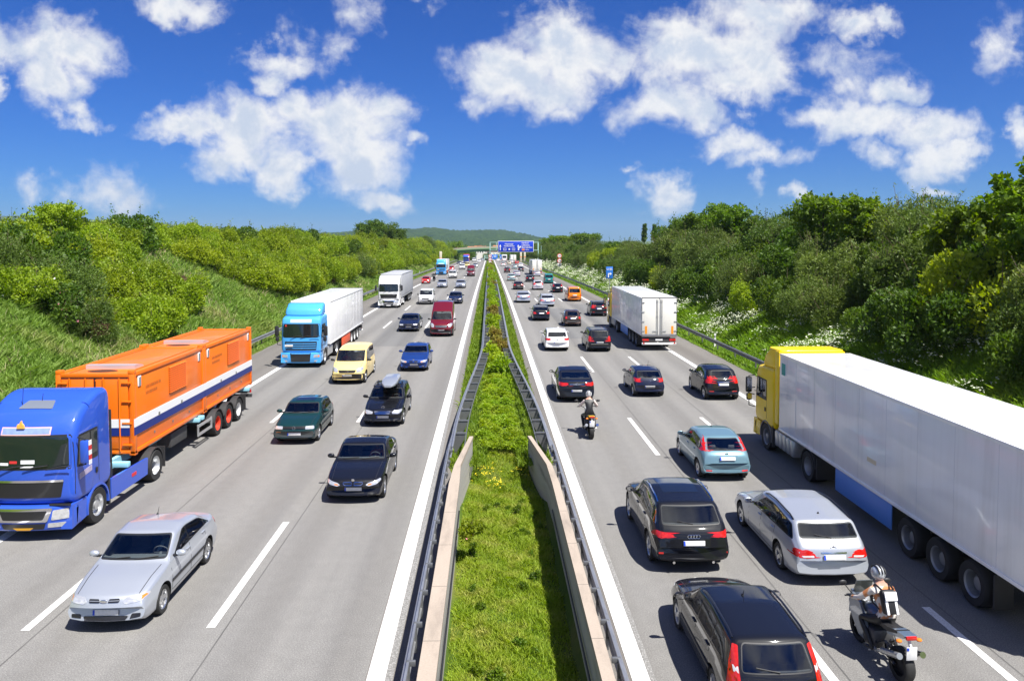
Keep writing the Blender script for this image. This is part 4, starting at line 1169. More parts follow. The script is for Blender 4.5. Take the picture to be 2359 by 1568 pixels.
    if p.get('rails'):
        xr = wide(yw) - tum * .62 * (H - belt) - .10
        for s_ in (-1, 1):
            mb = MB(); ys_ = np.linspace(yw + .15, yr - .12, 9)
            mb.tube([(s_ * xr, ty(y), roofz(s_ * xr, y) + (.045 if 0 < i < 8 else .0)) for i, y in enumerate(ys_)], .02, 6); mb.build('roof_rail', p['rails'], t)
    if p.get('sunroof'):
        mb = MB(); a, b_, w_ = p['sunroof']; patch(mb, bvh, round_poly([(-w_, ty(a)), (w_, ty(a)), (w_, ty(b_)), (-w_, ty(b_))], .06), 'z', 1, .006, .12); mb.build('sunroof', GLASSR, t)
    if p.get('antenna'):
        ya_, ln_, xa_ = p['antenna']; z0 = roofz(xa_, ya_); mb = MB()
        mb.tube([(xa_, ty(ya_), z0 - .01), (xa_, ty(ya_ + ln_ * .6), z0 + ln_)], .009, 5, .004); mb.lathe([(.03, 0), (.018, .03), (.001, .035)], 8, 'z', (xa_, ty(ya_), z0)); mb.build('antenna', BLACK, t)
    if p.get('spoiler'):
        a, z_, w_ = p['spoiler']; mb = MB(); mb.box((0, ty(a), z_), (2 * w_, .22, .03), .012); mb.build('spoiler', painted, t)
    # ---- badges
    for bk, z_, sg in p.get('badges', []):
        loc, nr, _, _ = bvh.ray_cast(Vector((0, sg * 9, z_)), Vector((0, -sg, 0)))
        if loc is None: continue
        if nr.y * sg < 0: nr = -nr
        yb = loc.y + sg * .028
        def ring(mb, x, z, rad, tr_): mb.tube([(x + rad * math.cos(q), yb, z + rad * math.sin(q)) for q in np.linspace(0, 2 * math.pi, 21)], tr_, 5)
        mb = MB()
        if bk == 'rings':
            for k in range(4): ring(mb, -.105 + .07 * k, z_, .045, .007)
        elif bk == 'star':
            ring(mb, 0, z_, .075, .008)
            for k in range(3):
                a = math.pi / 2 + k * 2 * math.pi / 3; mb.tube([(0, yb, z_), (.07 * math.cos(a), yb, z_ + .07 * math.sin(a))], .012, 5, .004)
        elif bk == 'vw':
            ring(mb, 0, z_, .06, .007)
            mb.tube([(-.045, yb, z_ + .04), (-.018, yb, z_ - .045), (0, yb, z_ + .005), (.018, yb, z_ - .045), (.045, yb, z_ + .04)], .006, 5)
        elif bk == 'oval':
            mb.sphere((0, yb, z_), (.075, .012, .035), 8)
        elif bk == 'chevron':
            for dz_ in (0, -.045): mb.tube([(-.06, yb, z_ - .02 + dz_), (0, yb, z_ + .03 + dz_), (.06, yb, z_ - .02 + dz_)], .008, 5)
        elif bk == 'bolt':
            ring(mb, 0, z_, .055, .007); mb.tube([(-.075, yb, z_ + .012), (.0, yb, z_ + .006), (0, yb, z_ - .006), (.075, yb, z_ - .012)], .007, 5)
        elif bk == 'roundel':
            ring(mb, 0, z_, .042, .006); mb.cyl((0, yb - sg * .004, z_), (0, yb + sg * .004, z_), .036, 16)
        elif bk == 'ringbar':
            ring(mb, 0, z_, .055, .008); mb.box((0, yb, z_), (.16, .014, .022), .004)
        mb.build('badge', CHROME, t)
    # ---- exhaust, wheels
    if p.get('exhaust'):
        mb = MB()
        for x in p['exhaust']: mb.cyl((x, ty(L - .3), zb + .06), (x, ty(L - .03), zb + .06), .032, 10)
        mb.build('exhaust_pipe', CHROME, t)
    ww = p.get('tw', .215)
    for ya in (wb / 2, -wb / 2):
        for s_ in (-1, 1): add_wheel(t, (s_ * (W / 2 - ww / 2 - .018), ya, r), r, ww, p.get('wheel', 'five'), s_)
    # ---- cabin seen dimly: none (the panes are dark); brake light strip
    return t

def mirror_sym(pts): return pts + [(-x, z) for x, z in reversed(pts)]
SILVER = paint('silver', (.50, .53, .58), .55)
BLACKP = paint('black', (.006, .0065, .009)); NIGHT = paint('night_blue', (.007, .011, .035)); DGREEN = paint('dark_green', (.006, .035, .035), .2)
BLUE = paint('royal_blue', (.012, .042, .20), .25); YELLOW = paint('pale_yellow', (.80, .62, .24)); WINE = paint('wine_red', (.13, .006, .012), .1)
WHITEP = paint('white', (.74, .74, .75)); AQUA = paint('grey_blue', (.16, .28, .34), .35); BROWN = paint('dark_brown', (.045, .025, .022), .2)
ORANGE = paint('orange', (.82, .23, .006)); TEAL = paint('teal', (.012, .20, .19)); RED = paint('red', (.48, .022, .01)); GREYM = paint('grey', (.13, .14, .16), .4)
MINT = paint('pale_mint', (.36, .47, .46), .4); ROSE = paint('pale_silver', (.60, .58, .62), .5); BEIGE = paint('beige', (.55, .50, .38), .2); DRED = paint('black_red', (.03, .006, .006), .1)

T = {}
T['saloon_near'] = dict(kind='sedan', L=4.43, W=1.72, H=1.47, wb=2.60, fo=.93, r=.305, yc=1.22, zc=.985, yw=1.98, yr=3.22, zr=1.38, yg=3.84, zg=1.05, zt=1.02, zh=.775, wedge=.03, tum=.34,
  yqb=3.72, yqt=3.28, cuts=[2.44, 3.40], doors=[2.41, 3.36], wheel='five', hl=[[(.36, .655), (.42, .735), (.76, .75), (.80, .70), (.70, .635), (.42, .615)]], amber=[(.70, .66), (.77, .70), (.74, .73), (.69, .72)],
  grille=[[(.08, .655), (.30, .655), (.31, .715), (.10, .715)], [(-.30, .655), (-.08, .655), (-.10, .715), (-.31, .715)]], bars=1, barmat=STEEL, intake=[[(-.42, .29), (.42, .29), (.46, .35), (-.46, .35)]], fog=[(.50, .31), (.70, .33), (.70, .40), (.52, .39)],
  tl=[[(.45, .76), (.78, .76), (.78, .90), (.45, .90)]], rubstrip=.54, antenna=(3.1, .16, .2), badges=[('oval', .69, 1)], pz=.43)
T['saloon_kidney'] = dict(kind='sedan', L=4.52, W=1.82, H=1.42, wb=2.76, fo=.78, r=.325, yc=1.42, zc=.95, yw=2.12, yr=3.30, zr=1.32, yg=3.92, zg=1.02, zt=1.0, zh=.76, wedge=.05,
  yqb=3.72, yqt=3.38, cuts=[2.50, 3.46], doors=[2.47, 3.42], wheel='multi', tw=.235, hl=[[(.38, .60), (.46, .655), (.80, .73), (.82, .67), (.70, .60), (.48, .56)]], amber=[(.44, .585), (.56, .60), (.56, .63), (.46, .625)],
  grille=[[(.03, .585), (.25, .585), (.31, .64), (.29, .685), (.04, .69)], [(-.25, .585), (-.03, .585), (-.04, .69), (-.29, .685), (-.31, .64)]], grilleframe=1, intake=[[(-.30, .24), (.30, .24), (.34, .36), (-.34, .36)], [(.42, .25), (.72, .29), (.70, .37), (.44, .35)], [(-.72, .29), (-.42, .25), (-.44, .35), (-.70, .37)]],
  tl=[[(.48, .76), (.80, .76), (.80, .90), (.52, .88)]], antenna=(3.05, .06, 0), badges=[('roundel', .735, 1)], pz=.46)
T['hatch_golf'] = dict(kind='hatch', L=4.02, W=1.70, H=1.43, wb=2.47, fo=.83, r=.30, yc=1.15, zc=.97, yw=1.80, yr=3.30, zr=1.34, yg=3.84, zg=.96, zh=.78, bf=.10, tf=.06, gap=.05,
  yqb=3.56, yqt=3.26, cuts=[2.18, 3.05], doors=[2.15, 3.02], wheel='cap', hl=[[(.44, .63), (.44, .735), (.74, .735), (.77, .63)]], grille=[[(-.43, .64), (.43, .64), (.43, .73), (-.43, .73)]], bars=2, barmat=BLACK, bumper=(.32, .56), bumpermat=paint('bumper_grey', (.05, .055, .055)),
  amber=[(.52, .47), (.68, .47), (.68, .53), (.52, .53)], intake=[[(-.55, .24), (.55, .24), (.55, .30), (-.55, .30)]], rubstrip=.55, tl=[[(.52, .72), (.78, .72), (.78, .92), (.52, .92)]], badges=[('vw', .685, 1)], pz=.44, rpz=.62, sunroof=(1.95, 2.5, .38), rbumper=(.32, .55))
T['estate_star'] = dict(kind='wagon', L=4.54, W=1.75, H=1.45, wb=2.715, fo=.80, r=.315, yc=1.32, zc=.96, yw=2.0, yr=3.95, zr=1.37, yg=4.40, zg=1.02, zh=.76,
  yqb=4.18, yqt=3.92, cuts=[2.36, 3.22], doors=[2.33, 3.20], wheel='five', hl=[[(.42, .60), (.40, .68), (.56, .72), (.80, .74), (.81, .66), (.66, .58)]], grille=[[(-.30, .575), (.30, .575), (.36, .70), (-.36, .70)]], grilleframe=1, bars=4,
  intake=[[(-.32, .27), (.32, .27), (.34, .35), (-.34, .35)]], fog=[(.46, .29), (.70, .31), (.70, .37), (.48, .36)], tl=[[(.50, .72), (.80, .72), (.80, .92), (.56, .88)]], badges=[('star', .80, 1)], pz=.45, rails=SATIN, antenna=(3.9, .1, .3))
T['van_star'] = dict(kind='van', L=4.75, W=1.90, H=1.88, wb=3.20, fo=.82, r=.33, yc=.95, zc=1.13, yw=1.62, zw=1.76, yr=4.50, zr=1.82, yg=4.68, zg=1.12, zh=.92, belt=1.10, tum=.17, bf=.20, tf=.13, dz=.13, sig=.06,
  yqb=4.42, yqt=4.36, cuts=[2.15, 3.3], doors=[1.98, 3.2], framemat=None, wheel='five', hl=[[(.54, .68), (.50, .80), (.60, .90), (.82, .95), (.86, .84), (.74, .72)]], grille=[[(-.42, .665), (.42, .665), (.48, .80), (-.48, .80)]], bars=3, barmat=BLACK, bumper=(.22, .60),
  tl=[[(.74, .95), (.90, .95), (.90, 1.35), (.76, 1.35)]], badges=[('star', .735, 1)], pz=.50, rpz=.9, mirrormat=BLACK, gzt=1.66, wsb=.15, wst=.10, af=.36, at=.30, gap=.06)
T['hatch_kidney'] = dict(kind='hatch', L=4.23, W=1.75, H=1.43, wb=2.66, fo=.77, r=.315, yc=1.40, zc=.96, yw=2.05, yr=3.66, zr=1.35, yg=4.08, zg=1.0, zh=.77,
  yqb=3.88, yqt=3.62, cuts=[2.40, 3.25], doors=[2.37, 3.22], wheel='five', hl=[[(.40, .60), (.44, .67), (.78, .73), (.80, .66), (.70, .59), (.48, .565)]], amber=[(.44, .585), (.56, .60), (.56, .63), (.46, .625)], grille=[[(.03, .58), (.22, .58), (.28, .64), (.26, .69), (.04, .69)], [(-.22, .58), (-.03, .58), (-.04, .69), (-.26, .69), (-.28, .64)]], grilleframe=1,
  intake=[[(-.34, .24), (.34, .24), (.36, .34), (-.36, .34)], [(.48, .27), (.70, .30), (.69, .37), (.49, .35)], [(-.70, .30), (-.48, .27), (-.49, .35), (-.69, .37)]], tl=[[(.50, .76), (.78, .76), (.78, .92), (.52, .92)]], badges=[('roundel', .735, 1)], pz=.44, antenna=(3.4, .10, 0))
T['high_van'] = dict(kind='van', L=5.9, W=1.99, H=2.68, wb=3.66, fo=1.0, r=.34, yc=1.05, zc=1.30, yw=1.72, zw=2.02, yr=5.72, zr=2.62, yg=5.84, zg=1.35, zh=1.05, belt=1.25, tum=.10, bf=.22, tf=.12, dz=.75, sig=.07, gzt=2.2,
  yqb=2.62, yqt=2.55, cuts=[], doors=[2.7], wheel='cap', hl=[[(.60, .78), (.58, .98), (.72, 1.10), (.90, 1.10), (.90, .92), (.76, .80)]], grille=[[(-.44, .76), (.44, .76), (.52, .95), (-.52, .95)]], bars=3, barmat=STEEL, bumper=(.25, .66), tl=[[(.84, 1.0), (.96, 1.0), (.96, 1.5), (.84, 1.5)]], badges=[('star', .86, 1)], pz=.56, rpz=.8, mirrormat=BLACK, wsb=.14, wst=.16, af=.38, at=.36, gap=.06)
T['saloon_grey'] = dict(T['saloon_kidney'], grille=[[(-.30, .58), (.30, .58), (.36, .70), (-.36, .70)]], grilleframe=0, bars=3, barmat=BLACK, hl=[[(.44, .59), (.42, .69), (.78, .72), (.80, .64), (.72, .59)]], badges=[('rings', .645, 1)], amber=None, wheel='seven')
T['suv_rings'] = dict(kind='wagon', L=4.63, W=1.88, H=1.64, wb=2.81, fo=.87, r=.365, yc=1.38, zc=1.12, yw=2.02, yr=3.88, zr=1.54, yg=4.46, zg=1.10, zh=.90, belt=1.07, zb=.24, tum=.40,
  yqb=4.18, yqt=3.86, cuts=[2.42, 3.30], doors=[2.38, 3.28], wheel='five', tw=.25, hl=[[(.50, .74), (.46, .84), (.82, .88), (.84, .78)]], grille=[[(-.40, .46), (.40, .46), (.48, .60), (.42, .82), (-.42, .82), (-.48, .60)]], bars=4, barmat=SATIN,
  tl=[[(.46, .92), (.50, .965), (.88, .985), (.93, .84), (.80, .86)]], tls=[(4.62, .86), (4.30, .93), (4.20, .99), (4.55, .995)] and [[(4.60, .86), (4.22, .96), (4.30, 1.0), (4.60, 1.0)]], rrefl=[[(.46, .48), (.84, .50), (.84, .54), (.46, .53)]], badges=[('rings', .93, -1)], rpz=.78, recess=[(-.36, .70), (.36, .70), (.40, .86), (-.40, .86)],
  rails=CHROME, sunroof=(2.2, 3.3, .46), rvalance=(.26, .40), exhaust=(-.48, .48), framemat=CHROME)
T['estate_silver'] = dict(kind='wagon', L=4.85, W=1.82, H=1.49, wb=2.854, fo=.86, r=.325, yc=1.46, zc=.98, yw=2.14, yr=4.24, zr=1.40, yg=4.64, zg=1.03, zh=.76,
  yqb=4.42, yqt=4.18, cuts=[2.52, 3.42], doors=[2.48, 3.40], wheel='five', tw=.235, hl=[[(.48, .62), (.48, .70), (.80, .72), (.80, .62)]], grille=[[(-.32, .58), (.32, .58), (.38, .70), (-.38, .70)]], grilleframe=1, bars=3,
  tl=[[(.42, .715), (.44, .79), (.58, .84), (.90, .87), (.90, .70), (.60, .685)]], tls=[[(4.82, .70), (4.50, .76), (4.55, .86), (4.82, .87)]], tlw=[(.46, .715), (.70, .70), (.74, .735), (.47, .755)], badges=[('star', .955, -1)], rpz=.73, recess=[(-.34, .66), (.34, .66), (.38, .82), (-.38, .82)], strip=[(-.30, .805), (.30, .805), (.30, .835), (-.30, .835)],
  rails=SATIN, antenna=(3.9, .05, 0), sig=.03)
T['estate_black'] = dict(kind='wagon', L=4.46, W=1.70, H=1.48, wb=2.615, fo=.86, r=.31, yc=1.25, zc=.97, yw=1.98, yr=3.98, zr=1.43, yg=4.36, zg=.98, zh=.76, belt=.94,
  yqb=4.16, yqt=3.98, cuts=[2.36, 3.22], doors=[2.33, 3.20], wheel='five', hl=[[(.48, .62), (.48, .70), (.78, .74), (.78, .64)]], grille=[[(-.34, .60), (.34, .60), (.36, .70), (-.36, .70)]],
  tl=[[(.63, .76), (.625, 1.08), (.58, 1.33), (.655, 1.34), (.73, 1.10), (.80, .80), (.76, .74)]], tlw=[(.635, .99), (.70, .99), (.70, 1.07), (.63, 1.07)], badges=[('oval', .90, -1)], rpz=.74, rails=SATIN, antenna=(2.5, .14, 0), gzb=1.0, grb=.60, grt=.52, handlemat=BLACK, rubstrip=.55, rbumper=(.30, .52))
T['hatch_blue'] = dict(kind='hatch', L=4.15, W=1.70, H=1.44, wb=2.615, fo=.84, r=.305, yc=1.22, zc=.96, yw=1.92, yr=3.36, zr=1.38, yg=3.98, zg=.98, zh=.74, bf=.22,
  yqb=3.72, yqt=3.28, cuts=[2.30, 3.12], doors=[2.27, 3.10], wheel='five', hl=[[(.46, .60), (.44, .68), (.76, .74), (.78, .64)]], grille=[[(-.22, .60), (.22, .60), (.24, .66), (-.24, .66)]],
  tl=[[(.66, 1.0), (.58, 1.36), (.66, 1.36), (.80, 1.02), (.78, .96)]], tls=[[(3.98, .98), (3.72, .99), (3.46, 1.32), (3.56, 1.34), (3.90, 1.08)]], badges=[('oval', .94, -1)], rpz=.80, recess=[(-.34, .73), (.34, .73), (.36, .88), (-.36, .88)], rvalance=(.24, .33), rrefl=[[(.50, .36), (.70, .37), (.70, .41), (.50, .40)]], antenna=(2.2, .14, 0), grb=.60, grt=.52, rbumper=(.44, .56), bumpermat=AQUA)
T['fastback'] = dict(kind='sedan', L=4.83, W=1.86, H=1.49, wb=2.74, fo=.98, r=.34, yc=1.46, zc=1.0, yw=2.20, yr=3.40, zr=1.42, yg=4.42, zg=1.07, zt=1.05, zh=.78, wedge=.08,
  yqb=3.98, yqt=3.50, cuts=[2.56, 3.50], doors=[2.53, 3.48], wheel='multi', hl=[[(.50, .64), (.48, .72), (.80, .78), (.82, .68)]], grille=[[(-.36, .56), (.36, .56), (.40, .70), (-.40, .70)]],
  tl=[[(.40, .90), (.50, .99), (.88, 1.0), (.90, .84), (.66, .84)]], tls=[[(4.80, .84), (4.52, .90), (4.48, .98), (4.80, 1.0)]], badges=[('bolt', .94, -1)], strip=[(-.36, .905), (.36, .905), (.36, .935), (-.36, .935)], rpz=.60, rvalance=(.28, .36))
T['hatch_small'] = dict(kind='hatch', L=3.72, W=1.62, H=1.40, wb=2.39, fo=.72, r=.285, yc=1.02, zc=.96, yw=1.66, yr=3.10, zr=1.34, yg=3.58, zg=.94, zh=.76, bf=.10,
  yqb=3.34, yqt=3.06, cuts=[2.05], doors=[2.20], wheel='cap', hl=[[(.42, .60), (.42, .70), (.72, .70), (.74, .62)]], grille=[[(-.3, .62), (.3, .62), (.3, .68), (-.3, .68)]], tl=[[(.48, .78), (.48, .93), (.74, .97), (.78, .80)]], tls=[[(3.68, .78), (3.50, .80), (3.50, .96), (3.66, .96)]], rpz=.56, badges=[('chevron', .86, -1)], rbumper=(.30, .62), bumpermat=NIGHT, grb=.60, antenna=(1.9, .3, .25))
T['tall_hatch'] = dict(kind='hatch', L=3.88, W=1.76, H=1.58, wb=2.57, fo=.72, r=.31, yc=.98, zc=1.06, yw=1.66, yr=3.28, zr=1.50, yg=3.76, zg=1.06, zh=.84, belt=1.01, bf=.18,
  yqb=3.50, yqt=3.24, cuts=[2.10, 2.95], doors=[2.07, 2.92], wheel='five', hl=[[(.48, .70), (.46, .80), (.76, .84), (.80, .74)]], grille=[[(-.3, .66), (.3, .66), (.34, .78), (-.34, .78)]], tl=[[(.58, .86), (.54, 1.16), (.62, 1.20), (.82, .98), (.84, .86)]], tls=[[(3.84, .86), (3.64, .88), (3.46, 1.18), (3.58, 1.20), (3.82, 1.0)]], rpz=.82, strip=[(-.30, .915), (.30, .915), (.30, .945), (-.30, .945)], rvalance=(.25, .36), rrefl=[[(.46, .44), (.70, .45), (.70, .49), (.46, .48)]], grb=.58, grt=.50)
T['mpv'] = dict(kind='hatch', L=4.32, W=1.74, H=1.62, wb=2.69, fo=.84, r=.31, yc=1.12, zc=1.04, yw=1.84, yr=3.86, zr=1.55, yg=4.24, zg=1.02, zh=.82, belt=1.0, bf=.12,
  yqb=4.0, yqt=3.82, cuts=[2.20, 3.08], doors=[2.17, 3.05], wheel='cap', hl=[[(.48, .68), (.48, .80), (.76, .82), (.78, .70)]], grille=[[(-.3, .68), (.3, .68), (.32, .78), (-.32, .78)]], tl=[[(.62, .76), (.62, 1.10), (.72, 1.14), (.84, 1.06), (.84, .76)]], tls=[[(4.30, .76), (4.10, .78), (4.06, 1.08), (4.28, 1.08)]], rpz=.70, rails=SATIN, rbumper=(.34, .62), bumpermat=BLACKP, strip=[(-.62, .56), (.62, .56), (.62, .585), (-.62, .585)])
T['estate_white'] = dict(kind='wagon', L=4.55, W=1.78, H=1.50, wb=2.58, fo=.88, r=.315, yc=1.30, zc=.99, yw=1.98, yr=4.08, zr=1.42, yg=4.44, zg=1.02, zh=.78,
  yqb=4.22, yqt=4.02, cuts=[2.36, 3.22], doors=[2.33, 3.20], wheel='five', hl=[[(.46, .64), (.44, .74), (.78, .78), (.80, .66)]], grille=[[(-.4, .64), (.4, .64), (.4, .72), (-.4, .72)]], tl=[[(.48, .84), (.52, .95), (.84, .96), (.86, .80), (.62, .80)]], tls=[[(4.52, .80), (4.30, .84), (4.30, .95), (4.52, .96)]], badges=[('vw', .88, -1)], rpz=.66, rails=WHITEP, rvalance=(.28, .36))
T['tiny_retro'] = dict(kind='hatch', L=3.55, W=1.63, H=1.49, wb=2.30, fo=.66, r=.29, yc=.92, zc=.98, yw=1.50, yr=2.72, zr=1.42, yg=3.36, zg=.96, zh=.80, bf=.24, br=.22, tum=.42, tf=.13, tr=.12,
  yqb=2.98, yqt=2.66, cuts=[1.98], doors=[2.1], wheel='multi', hl=[[(.44, .66), (.44, .78), (.62, .78), (.62, .66)]], grille=[[(-.2, .60), (.2, .60), (.2, .64), (-.2, .64)]], tl=[[(.54, .74), (.54, .92), (.68, .92), (.70, .74)]], rpz=.78, strip=[(-.60, .48), (.60, .48), (.60, .52), (-.60, .52)], grb=.52, grt=.44, badges=[('roundel', .92, -1)])
T['panel_van'] = dict(kind='van', L=4.80, W=1.86, H=1.93, wb=2.95, fo=.92, r=.33, yc=1.15, zc=1.12, yw=1.78, zw=1.78, yr=4.66, zr=1.87, yg=4.76, zg=1.10, zh=.92, belt=1.08, tum=.16, bf=.14, dz=.14, sig=.05,
  yqb=4.48, yqt=4.44, cuts=[2.25, 3.35], doors=[2.1, 3.2], wheel='cap', hl=[[(.56, .72), (.56, .86), (.86, .86), (.86, .72)]], grille=[[(-.5, .72), (.5, .72), (.5, .84), (-.5, .84)]], bumper=(.28, .58), rbumper=(.30, .52), tl=[[(.74, .68), (.74, 1.02), (.88, 1.02), (.89, .68)]], rpz=.84, gzb=1.18, gzt=1.70, grb=.70, grt=.66, mirrormat=BLACK, recess=[(-.34, .76), (.34, .76), (.34, .92), (-.34, .92)])
T['coupe'] = dict(T['saloon_kidney'], L=4.6, W=1.76, H=1.38, hl=[[(.40, .60), (.40, .70), (.52, .73), (.56, .64), (.52, .58)], [(.58, .62), (.58, .71), (.72, .73), (.76, .64), (.70, .60)]], grille=[[(-.30, .56), (.30, .56), (.34, .68), (-.34, .68)]], grilleframe=1, bars=2, badges=[('star', .62, 1)], amber=None)

protos = {}
def car(key, name, label, col, x, y_axle, heading, near='front', cat='car', group=None, rot=0.):
    """heading -1 towards the bridge, +1 away; y_axle: ground point of the axle nearest to the bridge; x: middle of the car"""
    p = T[key]
    first = key not in protos
    if first:
        q = dict(p)
        if q.get('framemat', 1) is None: q['framemat'] = SATIN
        for k_ in ('bumpermat',):
            if q.get(k_) in (SILVER, AQUA, NIGHT, BLACKP): q[k_] = col
        o = make_car(key, name, q, col); protos[key] = (o, col)
    else:
        src, c0 = protos[key]
        o = copy_tree(src); o.name = name
        def repaint(ob):
            for sl in getattr(ob, 'material_slots', []):
                if sl.material == c0: sl.link = 'OBJECT'; sl.material = col
            for ch in ob.children: repaint(ch)
        repaint(o)
    yc_ = y_axle + p['wb'] / 2
    zf, zr_ = road_z(yc_ + 1.3), road_z(yc_ - 1.3)
    pitch = math.atan2(zf - zr_, 2.6)
    o.location = (x, yc_, (zf + zr_) / 2)
    o.rotation_euler = (pitch, 0, rot) if heading > 0 else (-pitch, 0, math.pi + rot)
    tag(o, label, cat, group)
    return o
# ---- towards the bridge
car('saloon_near', 'saloon_car', 'silver four-door saloon in the middle lane beside the blue cab, nearest oncoming car', SILVER, -7.90, 16.55, -1)
car('saloon_kidney', 'saloon_car', 'black saloon with double chrome-rimmed grille, behind the silver saloon in the oncoming fast lane', BLACKP, -4.17, 24.0, -1)
car('hatch_golf', 'hatchback', 'dark green boxy hatchback with dark grey bumper in the oncoming middle lane', DGREEN, -7.68, 30.9, -1)
merc = car('estate_star', 'estate_car', 'black estate carrying a silver roof box', BLACKP, -4.60, 33.6, -1)
car('van_star', 'van', 'pale yellow van with black front bumper beside the light blue lorry', YELLOW, -7.90, 43.4, -1, cat='van')
car('hatch_kidney', 'hatchback', 'bright blue hatchback with double grille behind the estate with the roof box', BLUE, -4.62, 47.4, -1)
car('high_van', 'van', 'wine red high-roofed van in the oncoming fast lane, the nearer of two', WINE, -3.98, 64.3, -1, cat='van')
car('saloon_grey', 'saloon_car', 'dark blue saloon to the left of the nearer wine red van', NIGHT, -7.05, 67.5, -1)
car('van_star', 'van', 'white van with dark front bumper beside the white lorry, nearer of two white vans', WHITEP, -7.95, 96.5, -1, cat='van')
car('saloon_kidney', 'saloon_car', 'dark blue saloon just beyond the nearer wine red van', NIGHT, -4.30, 97.3, -1)
car('coupe', 'saloon_car', 'silver saloon with twin round lamps beyond the dark blue saloon, oncoming fast lane', SILVER, -4.95, 132.5, -1)
car('hatch_kidney', 'hatchback', 'silver hatchback in the oncoming middle lane beyond the nearer white van', SILVER, -8.2, 133.5, -1)
car('hatch_small', 'hatchback', 'red hatchback in the oncoming slow lane in front of the dark motorcycle', RED, -12.3, 149, -1)
car('van_star', 'van', 'white van beside the far light blue lorry, farther of two white vans', WHITEP, -8.35, 175, -1, cat='van')
car('high_van', 'van', 'wine red high-roofed van far back in the oncoming fast lane', WINE, -4.5, 187.5, -1, cat='van')
car('hatch_small', 'hatchback', 'red car behind the far light blue lorry', RED, -11.6, 236, -1)
car('van_star', 'van', 'white van behind the farther white van, level with the red car behind the lorry', WHITEP, -8.7, 247, -1, cat='van')
car('panel_van', 'van', 'pale yellow van far off in the oncoming middle lane', YELLOW, -7.9, 276, -1, cat='van')
car('coupe', 'saloon_car', 'small silver car far off, beyond the farther wine red van', SILVER, -5.0, 278, -1)
car('hatch_golf', 'hatchback', 'dark grey car far off at the left edge of the oncoming lanes', GREYM, -12.9, 325, -1)
car('panel_van', 'van', 'white van far off under the green bridge', WHITEP, -7.8, 392, -1, cat='van')
car('estate_white', 'estate_car', 'white car far off under the green bridge, beside a white van', WHITEP, -4.9, 372, -1)
car('hatch_kidney', 'hatchback', 'tiny silver car farthest off in the oncoming fast lane', SILVER, -3.9, 420, -1)
# ---- away from the bridge
car('estate_black', 'estate_car', 'black estate with black roof bars, nearest car driving away', BLACKP, 4.72, 12.95, 1)
car('suv_rings', 'suv', 'black SUV with four interlocking rings and silver roof rails', BLACKP, 4.93, 19.0, 1, cat='suv')
car('estate_silver', 'estate_car', 'silver estate with black roof rails beside the yellow lorry', SILVER, 8.0, 18.4, 1)
car('hatch_blue', 'hatchback', 'light grey-blue hatchback with tall rear lamps beside the yellow cab', AQUA, 7.92, 25.7, 1)
car('fastback', 'saloon_car', 'black fastback saloon with chrome boot strip in front of the yellow-tailed motorcycle', BLACKP, 4.32, 38.6, 1)
car('hatch_small', 'hatchback', 'small dark blue three-door hatchback in the middle lane right of the black fastback', NIGHT, 8.2, 39.3, 1)
car('tall_hatch', 'hatchback', 'black tall hatchback in the slow lane in front of the yellow lorry', BLACKP, 11.72, 38.4, 1)
car('estate_white', 'estate_car', 'white estate driving away in the fast lane left of the black people carrier', WHITEP, 4.9, 55.9, 1)
car('mpv', 'people_carrier', 'black people carrier with tall red lamps beside the white trailer with orange reflectors', BLACKP, 7.9, 55.2, 1)
car('tiny_retro', 'hatchback', 'small rounded brown retro hatchback in the middle lane', BROWN, 7.72, 70.9, 1)
car('estate_star', 'estate_car', 'black estate in the fast lane left of the small brown retro hatchback', BLACKP, 5.15, 76.4, 1).name = 'estate_car'
car('tall_hatch', 'hatchback', 'black hatchback in the slow lane just in front of the white trailer with orange reflectors', BLACKP, 11.5, 80.4, 1)
car('estate_silver', 'estate_car', 'silver estate behind the orange van, one lane to its left', SILVER, 7.0, 93, 1)
car('saloon_grey', 'saloon_car', 'silver saloon in the fast lane beyond the black estate', SILVER, 4.4, 99, 1)
car('panel_van', 'van', 'bright orange van in the slow lane', ORANGE, 11.2, 101, 1, cat='van')
car('hatch_blue', 'hatchback', 'small black hatchback ahead of the orange van', BLACKP, 10.6, 119, 1)
car('tall_hatch', 'hatchback', 'white hatchback left of the small black hatchback', ROSE, 8.05, 126.5, 1)
car('hatch_golf', 'hatchback', 'dark brown hatchback in the fast lane left of the white hatchback', BROWN, 4.85, 127.5, 1)
car('panel_van', 'van', 'teal green van in the slow lane beyond the orange van', TEAL, 11.6, 149.3, 1, cat='van')
car('hatch_kidney', 'hatchback', 'dark grey hatchback left of the teal van', BLACKP, 8.3, 156, 1)
car('saloon_near', 'saloon_car', 'pale mint saloon in the fast lane left of the dark grey hatchback', MINT, 4.7, 161.7, 1)
car('saloon_kidney', 'saloon_car', 'pale silver saloon beyond the pale mint saloon', ROSE, 6.7, 187, 1)
car('coupe', 'saloon_car', 'pale silver saloon in the slow lane behind the far white lorry', ROSE, 11.7, 188, 1)
car('mpv', 'people_carrier', 'dark red people carrier in the fast lane beyond the pale mint saloon', DRED, 5.0, 214, 1)
car('tiny_retro', 'hatchback', 'small black car left of the far white lorry', BLACKP, 9.3, 225, 1)
car('estate_white', 'estate_car', 'pale blue car ahead of the small black car in the middle lane', MINT, 8.4, 254, 1)
car('estate_silver', 'estate_car', 'white estate far off ahead of the far white lorry', WHITEP, 11.4, 278, 1)
car('mpv', 'people_carrier', 'white and yellow people carrier far off in the fast lane under the blue sign', WHITEP, 5.4, 294, 1)
car('tiny_retro', 'hatchback', 'beige small car far off right of the white and yellow people carrier', BEIGE, 8.3, 318, 1)
car('hatch_blue', 'hatchback', 'red car far off under the wide blue sign', RED, 11.9, 330, 1)
